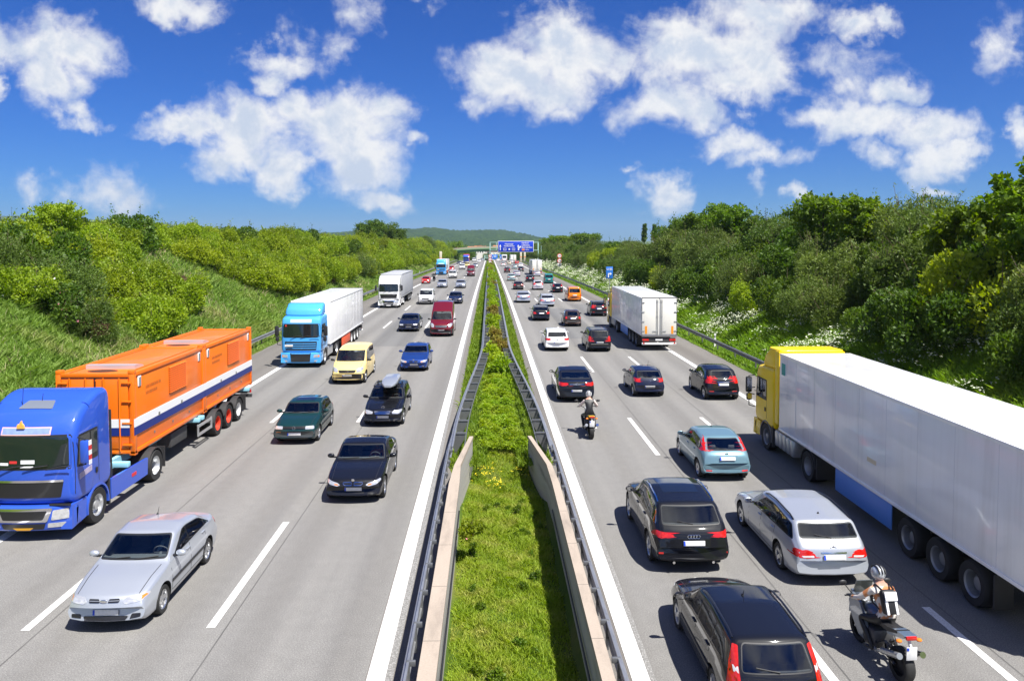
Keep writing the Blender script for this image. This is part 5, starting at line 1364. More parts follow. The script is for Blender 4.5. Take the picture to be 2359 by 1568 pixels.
car('panel_van', 'van', 'white van far off beside the red car under the wide blue sign', WHITEP, 9.9, 345, 1, cat='van')
car('hatch_kidney', 'hatchback', 'tiny white car farthest off in the lanes driving away', WHITEP, 4.6, 400, 1)

# the roof box on the black estate is clamped to bars on its roof: it is part of that car
def roof_box(t):
    BOX = paint('roof_box_silver', (.36, .39, .44), .4)
    mb = MB()
    for y in (-.55, .45): mb.tube([(-.62, y, 1.50), (.62, y, 1.50)], .018, 6); mb.box((-.56, y, 1.47), (.05, .06, .08)); mb.box((.56, y, 1.47), (.05, .06, .08))
    mb.build('roof_bar', BLACK, t)
    mb = MB(); ys = np.linspace(-1.02, 1.12, 22); vs = []; n = 16
    for i, y in enumerate(ys):
        f = (y + 1.02) / 2.14
        w = .35 * (1 - max(0, (f - .72) / .28) ** 2 * .55) * (1 - max(0, (.08 - f) / .08) ** 2 * .2); h = .28 * (1 - max(0, (f - .45) / .55) ** 1.8 * .72) * (1 - max(0, (.10 - f) / .10) ** 2 * .35)
        for k in range(n):
            a = 2 * math.pi * k / n; ca, sa = math.cos(a), math.sin(a)
            vs.append((-.12 + w * math.copysign(abs(ca) ** .45, ca), y, 1.54 + h / 2 + h / 2 * math.copysign(abs(sa) ** .5, sa)))
    fs = [tuple(range(n)), tuple(reversed(range(21 * n, 22 * n)))]
    for i in range(21):
        for k in range(n): q = (k + 1) % n; fs.append((i * n + k, (i + 1) * n + k, (i + 1) * n + q, i * n + q))
    mb.add(vs, fs); b = mb.build('roof_box', BOX, t, 40)
    mb = MB(); mb.box((-.12, 0, 1.62), (.752, 1.7, .012)); mb.build('lid_seam', BLACK, b)
roof_box(merc)
# ------------------------------------------------------------------ lorries
CABGLASS = mat('cab_glass', (.008, .014, .016), .05, 0, .6, .02, ior=1.6)
SKYBLUE = paint('lorry_sky_blue', (.07, .36, .78)); ROYAL = paint('lorry_royal_blue', (.028, .092, .52)); CABWHITE = paint('lorry_white', (.76, .76, .77)); CABYEL = mat('paint_lorry_yellow', (.95, .64, .002), .5, 0, .35, .12, spec=.2)
BOXW = mat('trailer_white', (.90, .90, .90), .28, 0, .5, .08, noise=.03, nscale=1.2)
_nt = BOXW.node_tree; _b = _nt.nodes['Principled BSDF']; _src = _b.inputs['Base Color'].links[0].from_socket
_st = noise_out(_nt, node(_nt, 'ShaderNodeTexCoord').outputs['Object'], 1.0, 5, .65, (2, 2.2, .18))
_nt.links.new(mixc(_nt, 1.0, _src, ramp(_nt, _st, [(.30, (.86, .855, .84)), (.46, (.97, .97, .965)), (.6, (1, 1, 1))]), 'MULTIPLY'), _b.inputs['Base Color'])
TARP = mat('grey_tarpaulin', (.36, .37, .39), .6, noise=.08, nscale=2)
FRAME = mat('chassis_grey', (.05, .05, .052), .6, noise=.3); ALU = mat('aluminium', (.58, .59, .60), .35, .7, noise=.1); DUSTY = mat('dusty_plastic', (.16, .155, .15), .7, noise=.2)
MUD = mat('mudguard', (.03, .03, .032), .6); STICKO = mat('orange_reflector', (.85, .30, .02), .35)
REDHUB = mat('red_wheel', (.62, .05, .02), .4); WHUB = mat('white_wheel', (.6, .6, .6), .4); GREYHUB = mat('grey_wheel', (.30, .31, .32), .45, .5)

def pillow(mb, prof, hw, r, n=14, bow=0., ymid=0.):
    """side outline (y, z) carried across the width, its two flanks rounded over radius r; front bowed back at the sides"""
    cy = sum(p[0] for p in prof) / len(prof); cz = sum(p[1] for p in prof) / len(prof)
    hy = max(abs(p[0] - cy) for p in prof); hz_ = max(abs(p[1] - cz) for p in prof)
    xs = []
    for k in range(5): a = math.pi / 2 * k / 4; xs.append((-hw + r - r * math.cos(a), r - r * math.sin(a)))
    mids = [(-hw + r + (2 * hw - 2 * r) * k / 8, 0.) for k in range(1, 8)]
    sl = xs + mids + [(-x, d) for x, d in reversed(xs)]
    vs = []; N = len(prof)
    for x, d in sl:
        for (y, z) in prof:
            yy = y - math.copysign(min(d, abs(y - cy)), y - cy) * min(1, abs(y - cy) / (hy * .5)); zz = z - math.copysign(min(d, abs(z - cz)), z - cz) * min(1, abs(z - cz) / (hz_ * .5))
            if y > ymid: yy -= bow * (abs(x) / hw) ** 2.2
            vs.append((x, yy, zz))
    M_ = len(sl); fs = [tuple(range(N)), tuple(reversed(range((M_ - 1) * N, M_ * N)))]
    for i in range(M_ - 1):
        for k in range(N): q = (k + 1) % N; fs.append((i * N + k, (i + 1) * N + k, (i + 1) * N + q, i * N + q))
    mb.add(vs, fs)
    return vs, fs

def dense(prof, step=.12):
    out = []
    for i, p in enumerate(prof):
        q = prof[(i + 1) % len(prof)]; d = math.hypot(q[0] - p[0], q[1] - p[1]); k = max(1, int(d / step))
        for j in range(k): out.append((p[0] + (q[0] - p[0]) * j / k, p[1] + (q[1] - p[1]) * j / k))
    return out

def hang_mirror(t, x, y, z, m, sgn, size=(.24, .16, .62)):
    mb = MB(); mb.box((x, y, z), size, .05); a = mb.build('mirror', m, t)
    mb = MB(); mb.tube([(x - sgn * .22, y - .05, z + .38), (x, y, z + .34), (x, y, z)], .022, 6); mb.tube([(x - sgn * .22, y - .05, z - .40), (x, y, z - .34), (x, y, z)], .022, 6); mb.build('mirror_arm', BLACK, a)
    mb = MB(); mb.box((x, y - size[1] / 2 - .004, z + .03), (size[0] * .8, .01, size[2] * .75)); mb.build('mirror_glass', CHROME, a)
    return a

def tractor(t, style, pm, wheelm=ALU, detail=1, mirrorm=BLACK):
    """front of the cab at y = 0, running back along -y; ground at 0"""
    hw = 1.245
    if style == 'tall':      # flat-fronted cab with a tall rounded roof
        prof = round_poly(dense([(-.02, .95), (.0, 1.75), (-.10, 2.95), (-.55, 3.45), (-1.55, 3.80), (-2.20, 3.78), (-2.24, .95)], 5), .28, 6); zs0, zs1 = 1.98, 2.80
    else:                    # squarer cab, roof spoiler above
        prof = round_poly(dense([(-.02, .95), (.0, 1.75), (-.10, 2.85), (-.22, 3.12), (-.75, 3.22), (-2.20, 3.25), (-2.24, .95)], 5), .18, 6); zs0, zs1 = 1.95, 2.72
    mb = MB(); vs, fs = pillow(mb, dense(prof), hw, .16, bow=.14, ymid=-.9); cab = mb.build('cab', pm, t, 35)
    bvh = BVHTree.FromPolygons(vs, fs)
    # bumper and lower front
    mb = MB(); bprof = round_poly(dense([(.06, .30), (.10, .62), (.07, .97), (-.40, .97), (-.42, .62), (-.55, .34)], 5), .07, 4); v2, f2 = pillow(mb, dense(bprof), hw + .005, .12, bow=.16, ymid=-.2); mb.build('bumper', pm, t, 35)
    bv2 = BVHTree.FromPolygons(v2, f2)
    def P(bv, poly, name, m, off=.008, ax='y', s_=1, parent=t, st=.12, rr=.04):
        q = MB(); patch(q, bv, round_poly(poly, rr) if rr else poly, ax, s_, off, st, .02, 1.0)
        return q.build(name, m, parent) if q.v else None
    wb_, wt_ = 1.13, 1.10
    P(bvh, [(-wb_ - .04, zs0 - .05), (wb_ + .04, zs0 - .05), (wt_ + .05, zs1 + .05), (-wt_ - .05, zs1 + .05)], 'windscreen_seal', BLACK, .004)
    ws_ = P(bvh, [(-wb_, zs0), (wb_, zs0), (wt_, zs1), (-wt_, zs1)], 'windscreen', CABGLASS, .012, rr=.1)
    for x in (-.6, 0, .6):
        mb = MB(); mb.tube([(x, .03, zs0 - .03), (x - .35, .012, zs0 + .05), (x - .62, -.02, zs0 + .07)], .016, 5); mb.build('wiper', BLACK, t)
    for s_ in (-1, 1):
        P(bvh, [(-.30, zs0 - .05), (-1.42, zs0 - .05), (-1.42, zs1 - .02), (-.42, zs1 - .02)], 'window_frame', BLACK, .006, 'x', s_)
        P(bvh, [(-.36, zs0), (-.98, zs0), (-.98, zs1 - .07), (-.46, zs1 - .07)], 'window', CABGLASS, .012, 'x', s_)
        P(bvh, [(-1.05, zs0 + .1), (-1.38, zs0 + .1), (-1.38, zs1 - .07), (-1.05, zs1 - .07)], 'window', CABGLASS, .012, 'x', s_)
        q = MB()
        for a, b_ in (((-.24, 1.0), (-.24, zs1)), ((-1.46, 1.0), (-1.46, zs1)), ((-.24, 1.0), (-1.46, 1.0))):
            if a[0] == b_[0]: patch(q, bvh, [(a[0] - .009, a[1]), (a[0] + .009, a[1]), (a[0] + .009, b_[1]), (a[0] - .009, b_[1])], 'x', s_, .003, .2, .005)
            else: patch(q, bvh, [(a[0], 1.0), (b_[0], 1.0), (b_[0], 1.018), (a[0], 1.018)], 'x', s_, .003, .2, .005)
        q.build('panel_gap', BLACK, t)
        q = MB(); q.box((s_ * (hw + .012), -1.32, 1.55), (.04, .1, .16), .02); q.build('door_handle', BLACK, t)
        # steps under the door and wheel arch
        mb = MB(); mb.prism([(.0, .34), (-.75, .42), (-.80, .97), (-.06, .97)], s_ * (hw - .30), s_ * (hw - .01), 'x'); mb.build('step_panel', pm, t)
        mb = MB()
        arc = [(-1.40 + .62 * math.cos(a), .52 + .62 * math.sin(a)) for a in np.linspace(-.15, math.pi + .15, 15)]; arc2 = [(-1.40 + .56 * math.cos(a), .52 + .56 * math.sin(a)) for a in np.linspace(math.pi + .15, -.15, 15)]
        mb.prism(arc + arc2, s_ * (hw - .40), s_ * (hw + .008), 'x'); mb.build('wheel_arch', pm if style == 'tall' else DUSTY, t, 40)
        mb = MB(); mb.box((s_ * (hw - .2), -2.08, .72), (.38, .06, .85)); mb.build('mudflap', MUD, t)
        # headlamps
        if style == 'tall':
            P(bv2, [(s_ * .72, .60), (s_ * 1.16, .64), (s_ * 1.14, .90), (s_ * .76, .86)][::s_], 'headlight', LAMP, .012, st=.07, rr=.03); P(bv2, [(s_ * .62, .40), (s_ * 1.10, .42), (s_ * 1.08, .54), (s_ * .64, .52)][::s_], 'fog_light', LAMP, .012, st=.07, rr=.02)
        else:
            P(bv2, [(s_ * .80, .66), (s_ * 1.16, .68), (s_ * 1.16, .84), (s_ * .82, .84)][::s_], 'headlight', LAMP, .012, st=.07, rr=.03); P(bv2, [(s_ * .84, .40), (s_ * 1.08, .41), (s_ * 1.08, .50), (s_ * .84, .49)][::s_], 'fog_light', LAMP, .012, st=.07, rr=.02)
            P(bv2, [(s_ * 1.08, .69), (s_ * 1.16, .69), (s_ * 1.16, .81), (s_ * 1.10, .81)][::s_], 'indicator', AMBER, .014, st=.07, rr=.01)
        hang_mirror(t, s_ * (hw + .28), -.22, (zs0 + zs1) / 2 - .02, mirrorm, s_)
        hang_mirror(t, s_ * (hw + .24), -.16, (zs0 + zs1) / 2 - .52, BLACK, s_, (.22, .14, .28)) if style != 'tall' else None
    # grilles
    if style == 'tall':
        P(bvh, [(-.92, 1.18), (.92, 1.18), (1.0, 1.62), (-1.0, 1.62)], 'grille', SATIN, .010); P(bvh, [(-1.0, 1.60), (1.0, 1.60), (1.0, 1.66), (-1.0, 1.66)], 'grille_trim', CHROME, .022, rr=.02)
        P(bv2, [(-.62, .56), (.62, .56), (.76, .92), (-.76, .92)], 'grille_frame', CHROME, .02, rr=.05); P(bv2, [(-.52, .62), (.52, .62), (.62, .85), (-.62, .85)], 'grille', SATIN, .030, rr=.04)
        P(bv2, [(-.52, .36), (.52, .36), (.58, .51), (-.58, .51)], 'air_intake', SATIN, .012)
        for s_ in (-1, 1):
            q = MB(); q.box((s_ * .93, -.02, 1.0), (.55, .05, .045)); q.build('panel_gap', BLACK, t)
    else:
        gr = P(bvh, [(-.95, 1.12), (.95, 1.12), (1.0, 1.66), (-1.0, 1.66)], 'grille', SATIN, .008)
        q = MB()
        for z in (1.22, 1.36, 1.50): patch(q, bvh, [(-.93, z), (.93, z), (.94, z + .055), (-.94, z + .055)], 'y', 1, .03, .15, .03, 1)
        q.build('grille_bar', pm, t)
        lg = P(bv2, [(-.58, .40), (.58, .40), (.64, .96), (-.64, .96)], 'grille', SATIN, .014)
        q = MB()
        for k in range(7): z = .45 + .07 * k; patch(q, bv2, [(-.58, z), (.58, z), (.58, z + .016), (-.58, z + .016)], 'y', 1, .026, .15, .02, 1)
        q.build('grille_bar', FRAME, lg)
    # chassis
    mb = MB()
    for s_ in (-1, 1): mb.box((s_ * .42, -3.1, .82), (.10, 5.2, .26))
    mb.box((0, -1.4, .52), (1.9, .14, .14)); mb.box((0, -5.25, .52), (1.7, .16, .16)); mb.box((0, -4.9, 1.08), (1.1, .95, .10), .02); mb.box((0, -2.5, 1.0), (.9, .5, .3))
    mb.build('chassis', FRAME, t)
    for s_ in (-1, 1):
        if style == 'tall':
            mb = MB(); mb.prism([(-2.15, .42), (-4.55, .42), (-4.60, .95), (-2.15, 1.02)], s_ * (hw - .08), s_ * hw, 'x'); mb.build('side_panel', pm, t)
        else:
            for k in range(5):
                mb = MB(); y = -2.35 - .36 * k; mb.box((s_ * (hw - .34), y, .70), (.62, .33, .62), .09); mb.build('fuel_tank', ALU, t)
        mb = MB()
        arc = [(-5.25 + .60 * math.cos(a), .52 + .60 * math.sin(a)) for a in np.linspace(.1, math.pi - .1, 13)]; arc2 = [(-5.25 + .56 * math.cos(a), .52 + .56 * math.sin(a)) for a in np.linspace(math.pi - .1, .1, 13)]
        mb.prism(arc + arc2, s_ * (hw - .62), s_ * (hw - .02), 'x'); mb.build('mudguard', MUD, t, 40)
        mb = MB(); mb.box((s_ * (hw - .32), -5.95, .62), (.6, .04, .7)); mb.build('mudflap', MUD, t)
        add_wheel(t, (s_ * (hw - .17), -1.40, .515), .515, .32, 'truck', s_, wheelm)
        add_wheel(t, (s_ * (hw - .30), -5.25, .515), .515, .58, 'truck_rear', s_, wheelm)
    return cab, bvh, bv2

def trailer_axles(t, ys, hubs, hw=1.245):
    mb = MB()
    for s_ in (-1, 1): mb.box((s_ * .50, (ys[0] + ys[-1]) / 2 + .8, .98), (.12, 8.6, .20))
    for y in ys: mb.box((0, y, .5), (1.9, .14, .14))
    mb.box((0, ys[1], .78), (1.2, 3.2, .12)); mb.build('trailer_chassis', FRAME, t)
    for k, y in enumerate(ys):
        for s_ in (-1, 1): add_wheel(t, (s_ * (hw - .21), y, .50), .50, .38, 'truck_rear' if k else 'truck_rear', s_, hubs[k % len(hubs)])
    for s_ in (-1, 1):
        mb = MB(); mb.box((s_ * (hw - .25), ys[-1] - .72, .62), (.42, .04, .75)); mb.build('mudflap', MUD, t)

def box_trailer(t, y0, L_, z0, z1, m, hubs, skirt=None, stickers=True, hw=1.275, door=None, roofm=None, tarp=False):
    mb = MB(); mb.box((0, y0 - L_ / 2, (z0 + z1) / 2), (2 * hw, L_, z1 - z0), .035); body = mb.build('trailer_box', m, t)
    mb = MB()
    for s_ in (-1, 1):
        for z in (z0 + .04, z1 - .04): mb.box((s_ * (hw + .006), y0 - L_ / 2, z), (.03, L_ - .08, .09), .008)
    mb.build('edge_rail', ALU if tarp else m, t)
    mb = MB()
    npan = 9
    for k in range(1, npan):
        y = y0 - L_ * k / npan
        for s_ in (-1, 1): mb.box((s_ * (hw + .001), y, (z0 + z1) / 2), (.006, .012, z1 - z0 - .2))
    mb.build('panel_seam', mat('panel_seam', (.68, .68, .70), .45), body)
    if tarp:
        mb = MB()
        for k in range(1, 22):
            for s_ in (-1, 1): mb.box((s_ * (hw + .008), y0 - L_ * k / 22, z0 + .12), (.012, .04, .28))
        mb.build('strap', FRAME, body)
    yr = y0 - L_
    dm = door or m
    for s_ in (-1, 1):
        mb = MB(); mb.box((s_ * hw / 2, yr - .018, (z0 + z1) / 2 + .03), (hw - .06, .04, z1 - z0 - .16), .01); d = mb.build('door', dm, t)
        mb = MB()
        for x in (.10, .20):
            mb.cyl((s_ * x, yr - .06, z0 + .08), (s_ * x, yr - .06, z1 - .1), .02, 8)
            for z in (z0 + .3, (z0 + z1) / 2, z1 - .3): mb.box((s_ * x, yr - .05, z), (.06, .04, .08))
        mb.box((s_ * .32, yr - .06, z0 + .32), (.36, .03, .05)); mb.build('lock_bar', ALU, d)
        mb = MB()
        for k in range(4): mb.box((s_ * (hw - .09), yr - .05, z0 + .35 + (z1 - z0 - .7) * k / 3), (.22, .05, .07), .01)
        mb.build('hinge', ALU, d)
        if stickers:
            mb = MB(); mb.box((s_ * (hw - .32), yr - .045, z0 + .42), (.16, .014, .56)); mb.build('reflector', STICKO, d)
    mb = MB(); mb.box((0, yr - .012, z1 - .02), (2 * hw - .02, .05, .10)); mb.box((0, yr - .02, z0 - .03), (2 * hw - .02, .10, .12), .01)
    for s_ in (-1, 1): mb.box((s_ * (hw - .02), yr - .012, (z0 + z1) / 2), (.05, .05, z1 - z0))
    mb.build('door_frame', mat('door_frame_grey', (.14, .14, .145), .5), t)
    mb = MB(); mb.box((0, yr + .1, z0 - .32), (2 * hw - .12, .16, .28), .02); mb.box((0, yr + .1, z0 - .16), (1.2, .1, .2)); mb.build('underrun_bar', FRAME, t)
    mb = MB(); mb.box((0, yr - .01, .52), (2 * hw - .05, .1, .14), .015); mb.build('bumper', WHITE, t)
    for s_ in (-1, 1):
        mb = MB(); mb.box((s_ * .98, yr + .0, z0 - .31), (.46, .06, .15), .01); mb.build('tail_light', REDL, t)
        mb = MB(); mb.prism([(s_ * 1.12 - .09, .53), (s_ * 1.12 + .09, .53), (s_ * 1.12, .67)], yr - .075, yr - .062, 'y'); mb.build('triangle_reflector', REDL, t)
    mb = MB(); mb.box((0, yr - .005, z0 - .30), (.52, .03, .12)); mb.build('number_plate', PLATEW, t)
    ys = [y0 - L_ + 5.0 - 1.31 * k for k in range(3)]
    trailer_axles(t, ys, hubs)
    if skirt is not None:
        for s_ in (-1, 1):
            mb = MB(); mb.box((s_ * (hw - .05), (ys[0] + 4.05 + ys[0] + .75) / 2, (z0 + .38) / 2 + .0), (.03, 3.3, z0 - .42), .01); mb.build('side_skirt', skirt, t)
    mb = MB()
    for s_ in (-1, 1): mb.box((s_ * .75, ys[0] + 4.6, .62), (.12, .14, .9))
    mb.build('landing_leg', FRAME, t)
    mb = MB(); mb.box((0, ys[0] + 3.1, .78), (1.9, 1.4, .45), .04); mb.build('pallet_box', FRAME, t)

def roof_spoiler(t, m, z1=3.95):
    mb = MB(); prof = round_poly([(-.62, 3.20), (-.80, 3.62), (-1.35, z1), (-2.05, z1 + .02), (-2.12, 3.24)], .14, 5); pillow(mb, dense(prof), 1.16, .14, bow=.22, ymid=-1.5); mb.build('roof_spoiler', m, t, 40)
def lorry(label, x, yfront, heading, loc_fn, group=None):
    t = thing('articulated_lorry', label, 'lorry', group=group)
    loc_fn(t)
    yc_ = yfront + 8 if heading < 0 else yfront - 8
    zf, zr_ = road_z(yc_ + 6), road_z(yc_ - 6); pit = math.atan2(zf - zr_, 12)
    zc_ = (zf + zr_) / 2
    # origin is the front of the cab
    zfr = zc_ + math.tan(pit) * (yfront - yc_)
    t.location = (x, yfront, zfr)
    t.rotation_euler = (pit, 0, 0) if heading > 0 else (-pit, 0, math.pi)
    return t

# ---- royal blue lorry with a container trailer, oncoming
def blue_lorry(t):
    cab, bvh, bv2 = tractor(t, 'tall', ROYAL, ALU, mirrorm=ROYAL)
    q = MB(); patch(q, bvh, round_poly([(-.36, -.98), (.36, -.98), (.46, -.62), (-.46, -.62)], .05), 'z', 1, .02, .12, .02, 1); q.build('roof_hatch', mat('hatch_grey', (.16, .18, .22), .12, 0, .5), t)
    q = MB(); patch(q, bvh, [(-.62, 2.87), (.62, 2.87), (.62, 3.02), (-.62, 3.02)], 'y', 1, .014, .1, .02, 1); q.build('name_board', mat('board_blue', (.22, .30, .62), .5, noise=.3, nscale=7), t)
    q = MB(); patch(q, bvh, [(-.65, 2.845), (.65, 2.845), (.65, 3.045), (-.65, 3.045)], 'y', 1, .010, .1, .02, 1); q.build('board_frame', mat('board_frame', (.80, .45, .40), .5), t)
    q = MB(); q.prism([(.02, 3.03), (.22, 3.03), (.22, 3.10), (.19, 3.15), (.16, 3.11), (.13, 3.20), (.10, 3.24), (.08, 3.16), (.04, 3.12)], -.17, -.12, 'y'); q.build('emblem', mat('emblem_gold', (.85, .45, .08), .4), t)
    q = MB(); patch(q, bv2, [(-.26, .285), (.26, .285), (.26, .40), (-.26, .40)], 'y', 1, .02, .1, .02, 1); q.build('number_plate', PLATEY, t)
    q = MB(); q.tube([(.42, -.75, 3.55), (.42, -.80, 4.0)], .008, 5); q.tube([(.0, -.95, 3.6), (.0, -1.0, 3.8)], .008, 5); q.build('antenna', BLACK, t)
    for s_ in (-1, 1):
        for k in range(5):
            q = MB(); q.box((s_ * 1.525 + s_ * .13, -.22, 2.10 + .13 * k), (.012, .14, .13)); q.build('warning_stripe', SIGNW if k % 2 == 0 else SIGNR, t)
        q = MB(); patch(q, bvh, [(-.42, 1.55), (-1.08, 1.62), (-1.08, 1.78), (-.42, 1.71)], 'x', s_, .006, .1, .01, 1); q.build('door_sign', mat('door_sign', (.42, .36, .50), .5, noise=.4, nscale=9), t)
        q = MB(); q.box((s_ * 1.12, -2.32, 2.0), (.12, .16, 2.1), .03); q.build('side_deflector', BLACK, t)
        q = MB(); q.box((s_ * 1.25, -3.6, .72), (.012, .3, .1)); q.build('side_decal', SIGNR, t)
    # papers and signs behind the windscreen
    for x, z, w, h, m in ((-.1, 2.10, .36, .10, SIGNW), (.28, 2.11, .2, .07, SIGNR), (.52, 2.06, .22, .07, SIGNW), (-.08, 2.0, .34, .04, SIGNW)):
        q = MB(); patch(q, bvh, [(x - w / 2, z), (x + w / 2, z), (x + w / 2, z + h), (x - w / 2, z + h)], 'y', 1, .015, .1, .004, 1); q.build('windscreen_card', m, t)
    # skeletal trailer
    LB = mat('trailer_light_blue', (.28, .58, .70), .5)
    mb = MB()
    for s_ in (-1, 1): mb.box((s_ * .50, -9.3, 1.02), (.14, 12.2, .26))
    for y in (-3.35, -9.2, -9.6, -15.3): mb.box((0, y, 1.10), (2.44, .2, .16), .02)
    mb.build('trailer_frame', LB, t)
    ys = [-11.2 - 1.31 * k for k in range(3)]
    for k, y in enumerate(ys):
        for s_ in (-1, 1):
            add_wheel(t, (s_ * 1.02, y, .50), .50, .40, 'truck_rear', s_, (REDHUB, REDHUB, WHUB)[k])
            mb = MB(); arc = [(y + .60 * math.cos(a), .50 + .60 * math.sin(a)) for a in np.linspace(.25, math.pi - .25, 11)]; arc2 = [(y + .57 * math.cos(a), .50 + .57 * math.sin(a)) for a in np.linspace(math.pi - .25, .25, 11)]
            mb.prism(arc + arc2, s_ * .80, s_ * 1.24, 'x'); mb.build('mudguard', MUD, t, 40)
        mb = MB(); mb.box((0, y, .5), (1.9, .14, .14)); mb.build('axle', FRAME, t)
    for s_ in (-1, 1):
        mb = MB()
        for z in (.55, .88): mb.box((s_ * 1.20, -9.75, z), (.04, 1.5, .10))
        for y in (-9.05, -10.45): mb.box((s_ * 1.20, y, .72), (.05, .08, .46))
        mb.build('side_guard', ALU, t)
    mb = MB(); mb.box((0, -8.0, .80), (1.8, 1.5, .5), .03); mb.box((0, -6.9, .75), (.9, .5, .4)); mb.build('pallet_box', FRAME, t)
    mb = MB(); mb.box((0, -15.75, .72), (2.4, .14, .14)); mb.box((0, -15.6, .95), (2.2, .5, .1)); mb.build('bumper', FRAME, t)
    for s_ in (-1, 1):
        mb = MB(); mb.box((s_ * .95, -15.85, .92), (.4, .06, .14)); mb.build('tail_light', REDL, t)
        mb = MB(); mb.box((s_ * 1.06, -14.7, .62), (.36, .03, .7)); mb.build('mudflap', MUD, t)
BL = lorry('royal blue lorry with tall cab pulling a light blue container trailer', -12.42, 20.6, -1, blue_lorry)

CORG = mat('container_orange', (.86, .17, .003), .42, 0, .3, .1, noise=.06, nscale=1.5); CORGD = mat('container_orange_dark', (.48, .12, .01), .5)
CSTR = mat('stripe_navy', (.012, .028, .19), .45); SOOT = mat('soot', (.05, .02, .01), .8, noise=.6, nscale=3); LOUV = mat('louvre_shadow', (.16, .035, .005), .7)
def container(label, x, y0, Lc):
    """front end (towards the bridge) at y0, running away"""
    hw, z0, z1 = 1.22, 1.20, 3.80
    t = thing('container', label, 'container', (x, y0, 0))
    mb = MB(); mb.box((0, Lc / 2, (z0 + z1) / 2), (2 * hw - .06, Lc - .06, z1 - z0 - .05), .02); mb.build('container_body', CORG, t)
    mb = MB()
    for sx in (-1, 1):
        for y in (.07, Lc - .07): mb.box((sx * (hw - .07), y, (z0 + z1) / 2), (.16, .16, z1 - z0), .015)
        for z in (z0 + .07, z1 - .05): mb.box((sx * (hw - .05), Lc / 2, z), (.11, Lc, .13), .012)
    for y in (.06, Lc - .06):
        for z in (z0 + .07, z1 - .06): mb.box((0, y, z), (2 * hw, .13, .13), .012)
    for sx in (-1, 1):
        for y in (.09, Lc - .09): mb.box((sx * (hw - .085), y, z1 + .03), (.19, .2, .14), .015); mb.box((sx * (hw - .085), y, z0 + .02), (.19, .2, .14), .015)
    mb.build('corner_frame', CORG, t)
    for sx in (-1, 1):
        for nm, za, zb_, m in (('white_stripe', 2.06, 2.33, SIGNW), ('navy_stripe', 1.80, 2.06, CSTR)):
            mb = MB(); mb.box((sx * (hw + .004), Lc / 2, (za + zb_) / 2), (.022, Lc + .03, zb_ - za)); mb.build(nm, m, t)
        for k in range(13):
            pass
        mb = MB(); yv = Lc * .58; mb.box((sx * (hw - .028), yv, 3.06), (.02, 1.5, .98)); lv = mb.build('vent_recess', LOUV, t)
        mb = MB()
        for k in range(12):
            z = 2.62 + .08 * k; mb.add([(sx * (hw - .02), yv - .74, z + .055), (sx * (hw - .02), yv + .74, z + .055), (sx * (hw + .03), yv + .74, z), (sx * (hw + .03), yv - .74, z), (sx * (hw - .02), yv - .74, z - .005), (sx * (hw - .02), yv + .74, z - .005)], [(0, 1, 2, 3), (3, 2, 5, 4), (0, 3, 4), (1, 5, 2)])
        mb.build('louvre', CORG, lv)
        for y in (.45, Lc - .45):
            mb = MB(); mb.box((sx * (hw - .02), y, 3.48), (.04, .22, .34), .02); mb.build('lamp_housing', SIGNW, t); mb = MB(); mb.box((sx * (hw + .003), y, 3.48), (.014, .15, .26)); mb.build('lamp_lens', mat('lamp_lens', (.25, .27, .3), .2), t)
        mb = MB()
        for k, (y, w) in enumerate(((1.0, 1.25), (1.0, 1.1))):
            pass
        for y in (Lc * .3, Lc * .62):
            mb.box((sx * (hw + .016), y, 2.1), (.012, .12, .12))
        for y in (Lc * .25, Lc * .5, Lc * .75): mb.box((sx * (hw - .02), y, 1.55), (.02, .06, .08))
        mb.build('lock_plate', DUSTY, t)
        mb = MB(); rl = random.Random(4)
        for row in range(2):
            y = .95
            while y < 2.1 - .25 * row:
                w = rl.uniform(.05, .11); mb.box((sx * (hw - .026), y, 3.20 - .2 * row), (.012, w, .10)); y += w + .035
        mb.build('faded_lettering', CORGD, t)
    # end wall: doors with bars
    for y, s_ in ((0, -1), (Lc, 1)):
        for sx in (-1, 1):
            mb = MB(); mb.box((sx * .54, y + s_ * .0, 2.5), (1.0, .05, 2.26), .012); d = mb.build('door', CORG, t)
            mb = MB()
            for x in (.28, .78): mb.cyl((sx * x, y + s_ * .05, 1.3), (sx * x, y + s_ * .05, 3.66), .022, 8)
            mb.build('lock_bar', CORG, d)
            mb = MB()
            for z in (1.5, 2.2, 2.9, 3.5): mb.box((sx * 1.0, y + s_ * .04, z), (.3, .05, .06), .01)
            mb.build('hinge', CORG, d)
        mb = MB(); mb.box((0, y + s_ * .026, 2.5), (.03, .012, 2.3)); mb.box((0, y + s_ * .026, 3.66), (2.1, .012, .03)); mb.build('door_gap', BLACK, t)
        for nm, za, zb_, m in (('white_stripe', 2.06, 2.33, SIGNW), ('navy_stripe', 1.80, 2.06, CSTR)):
            mb = MB(); mb.box((0, y + s_ * .033, (za + zb_) / 2), (2.16, .02, zb_ - za)); mb.build(nm, m, t)
    # roof: curved exhaust cowl and soot
    mb = MB(); vs = []; n = 9
    for i in range(n):
        a = math.pi * .5 * i / (n - 1); vs += [(-.80, 1.02 + .52 * math.sin(a) * 1.3, z1 - .02 + .13 * math.cos(a) * (i < n)), (.80, 1.02 + .52 * math.sin(a) * 1.3, z1 - .02 + .13 * math.cos(a))]
    vs2 = [(x, y, z1 - .05) for x, y, z in vs]
    fs = [(2 * i, 2 * i + 2, 2 * i + 3, 2 * i + 1) for i in range(n - 1)] + [tuple(2 * i for i in range(n)) + tuple(2 * n + 2 * i for i in reversed(range(n))), tuple(2 * i + 1 for i in reversed(range(n))) + tuple(2 * n + 2 * i + 1 for i in range(n)), (0, 1, 2 * n + 1, 2 * n)]
    mb.add(vs + vs2, fs); mb.build('exhaust_cowl', mat('cowl_grey', (.50, .52, .56), .35, .3), t, 40)
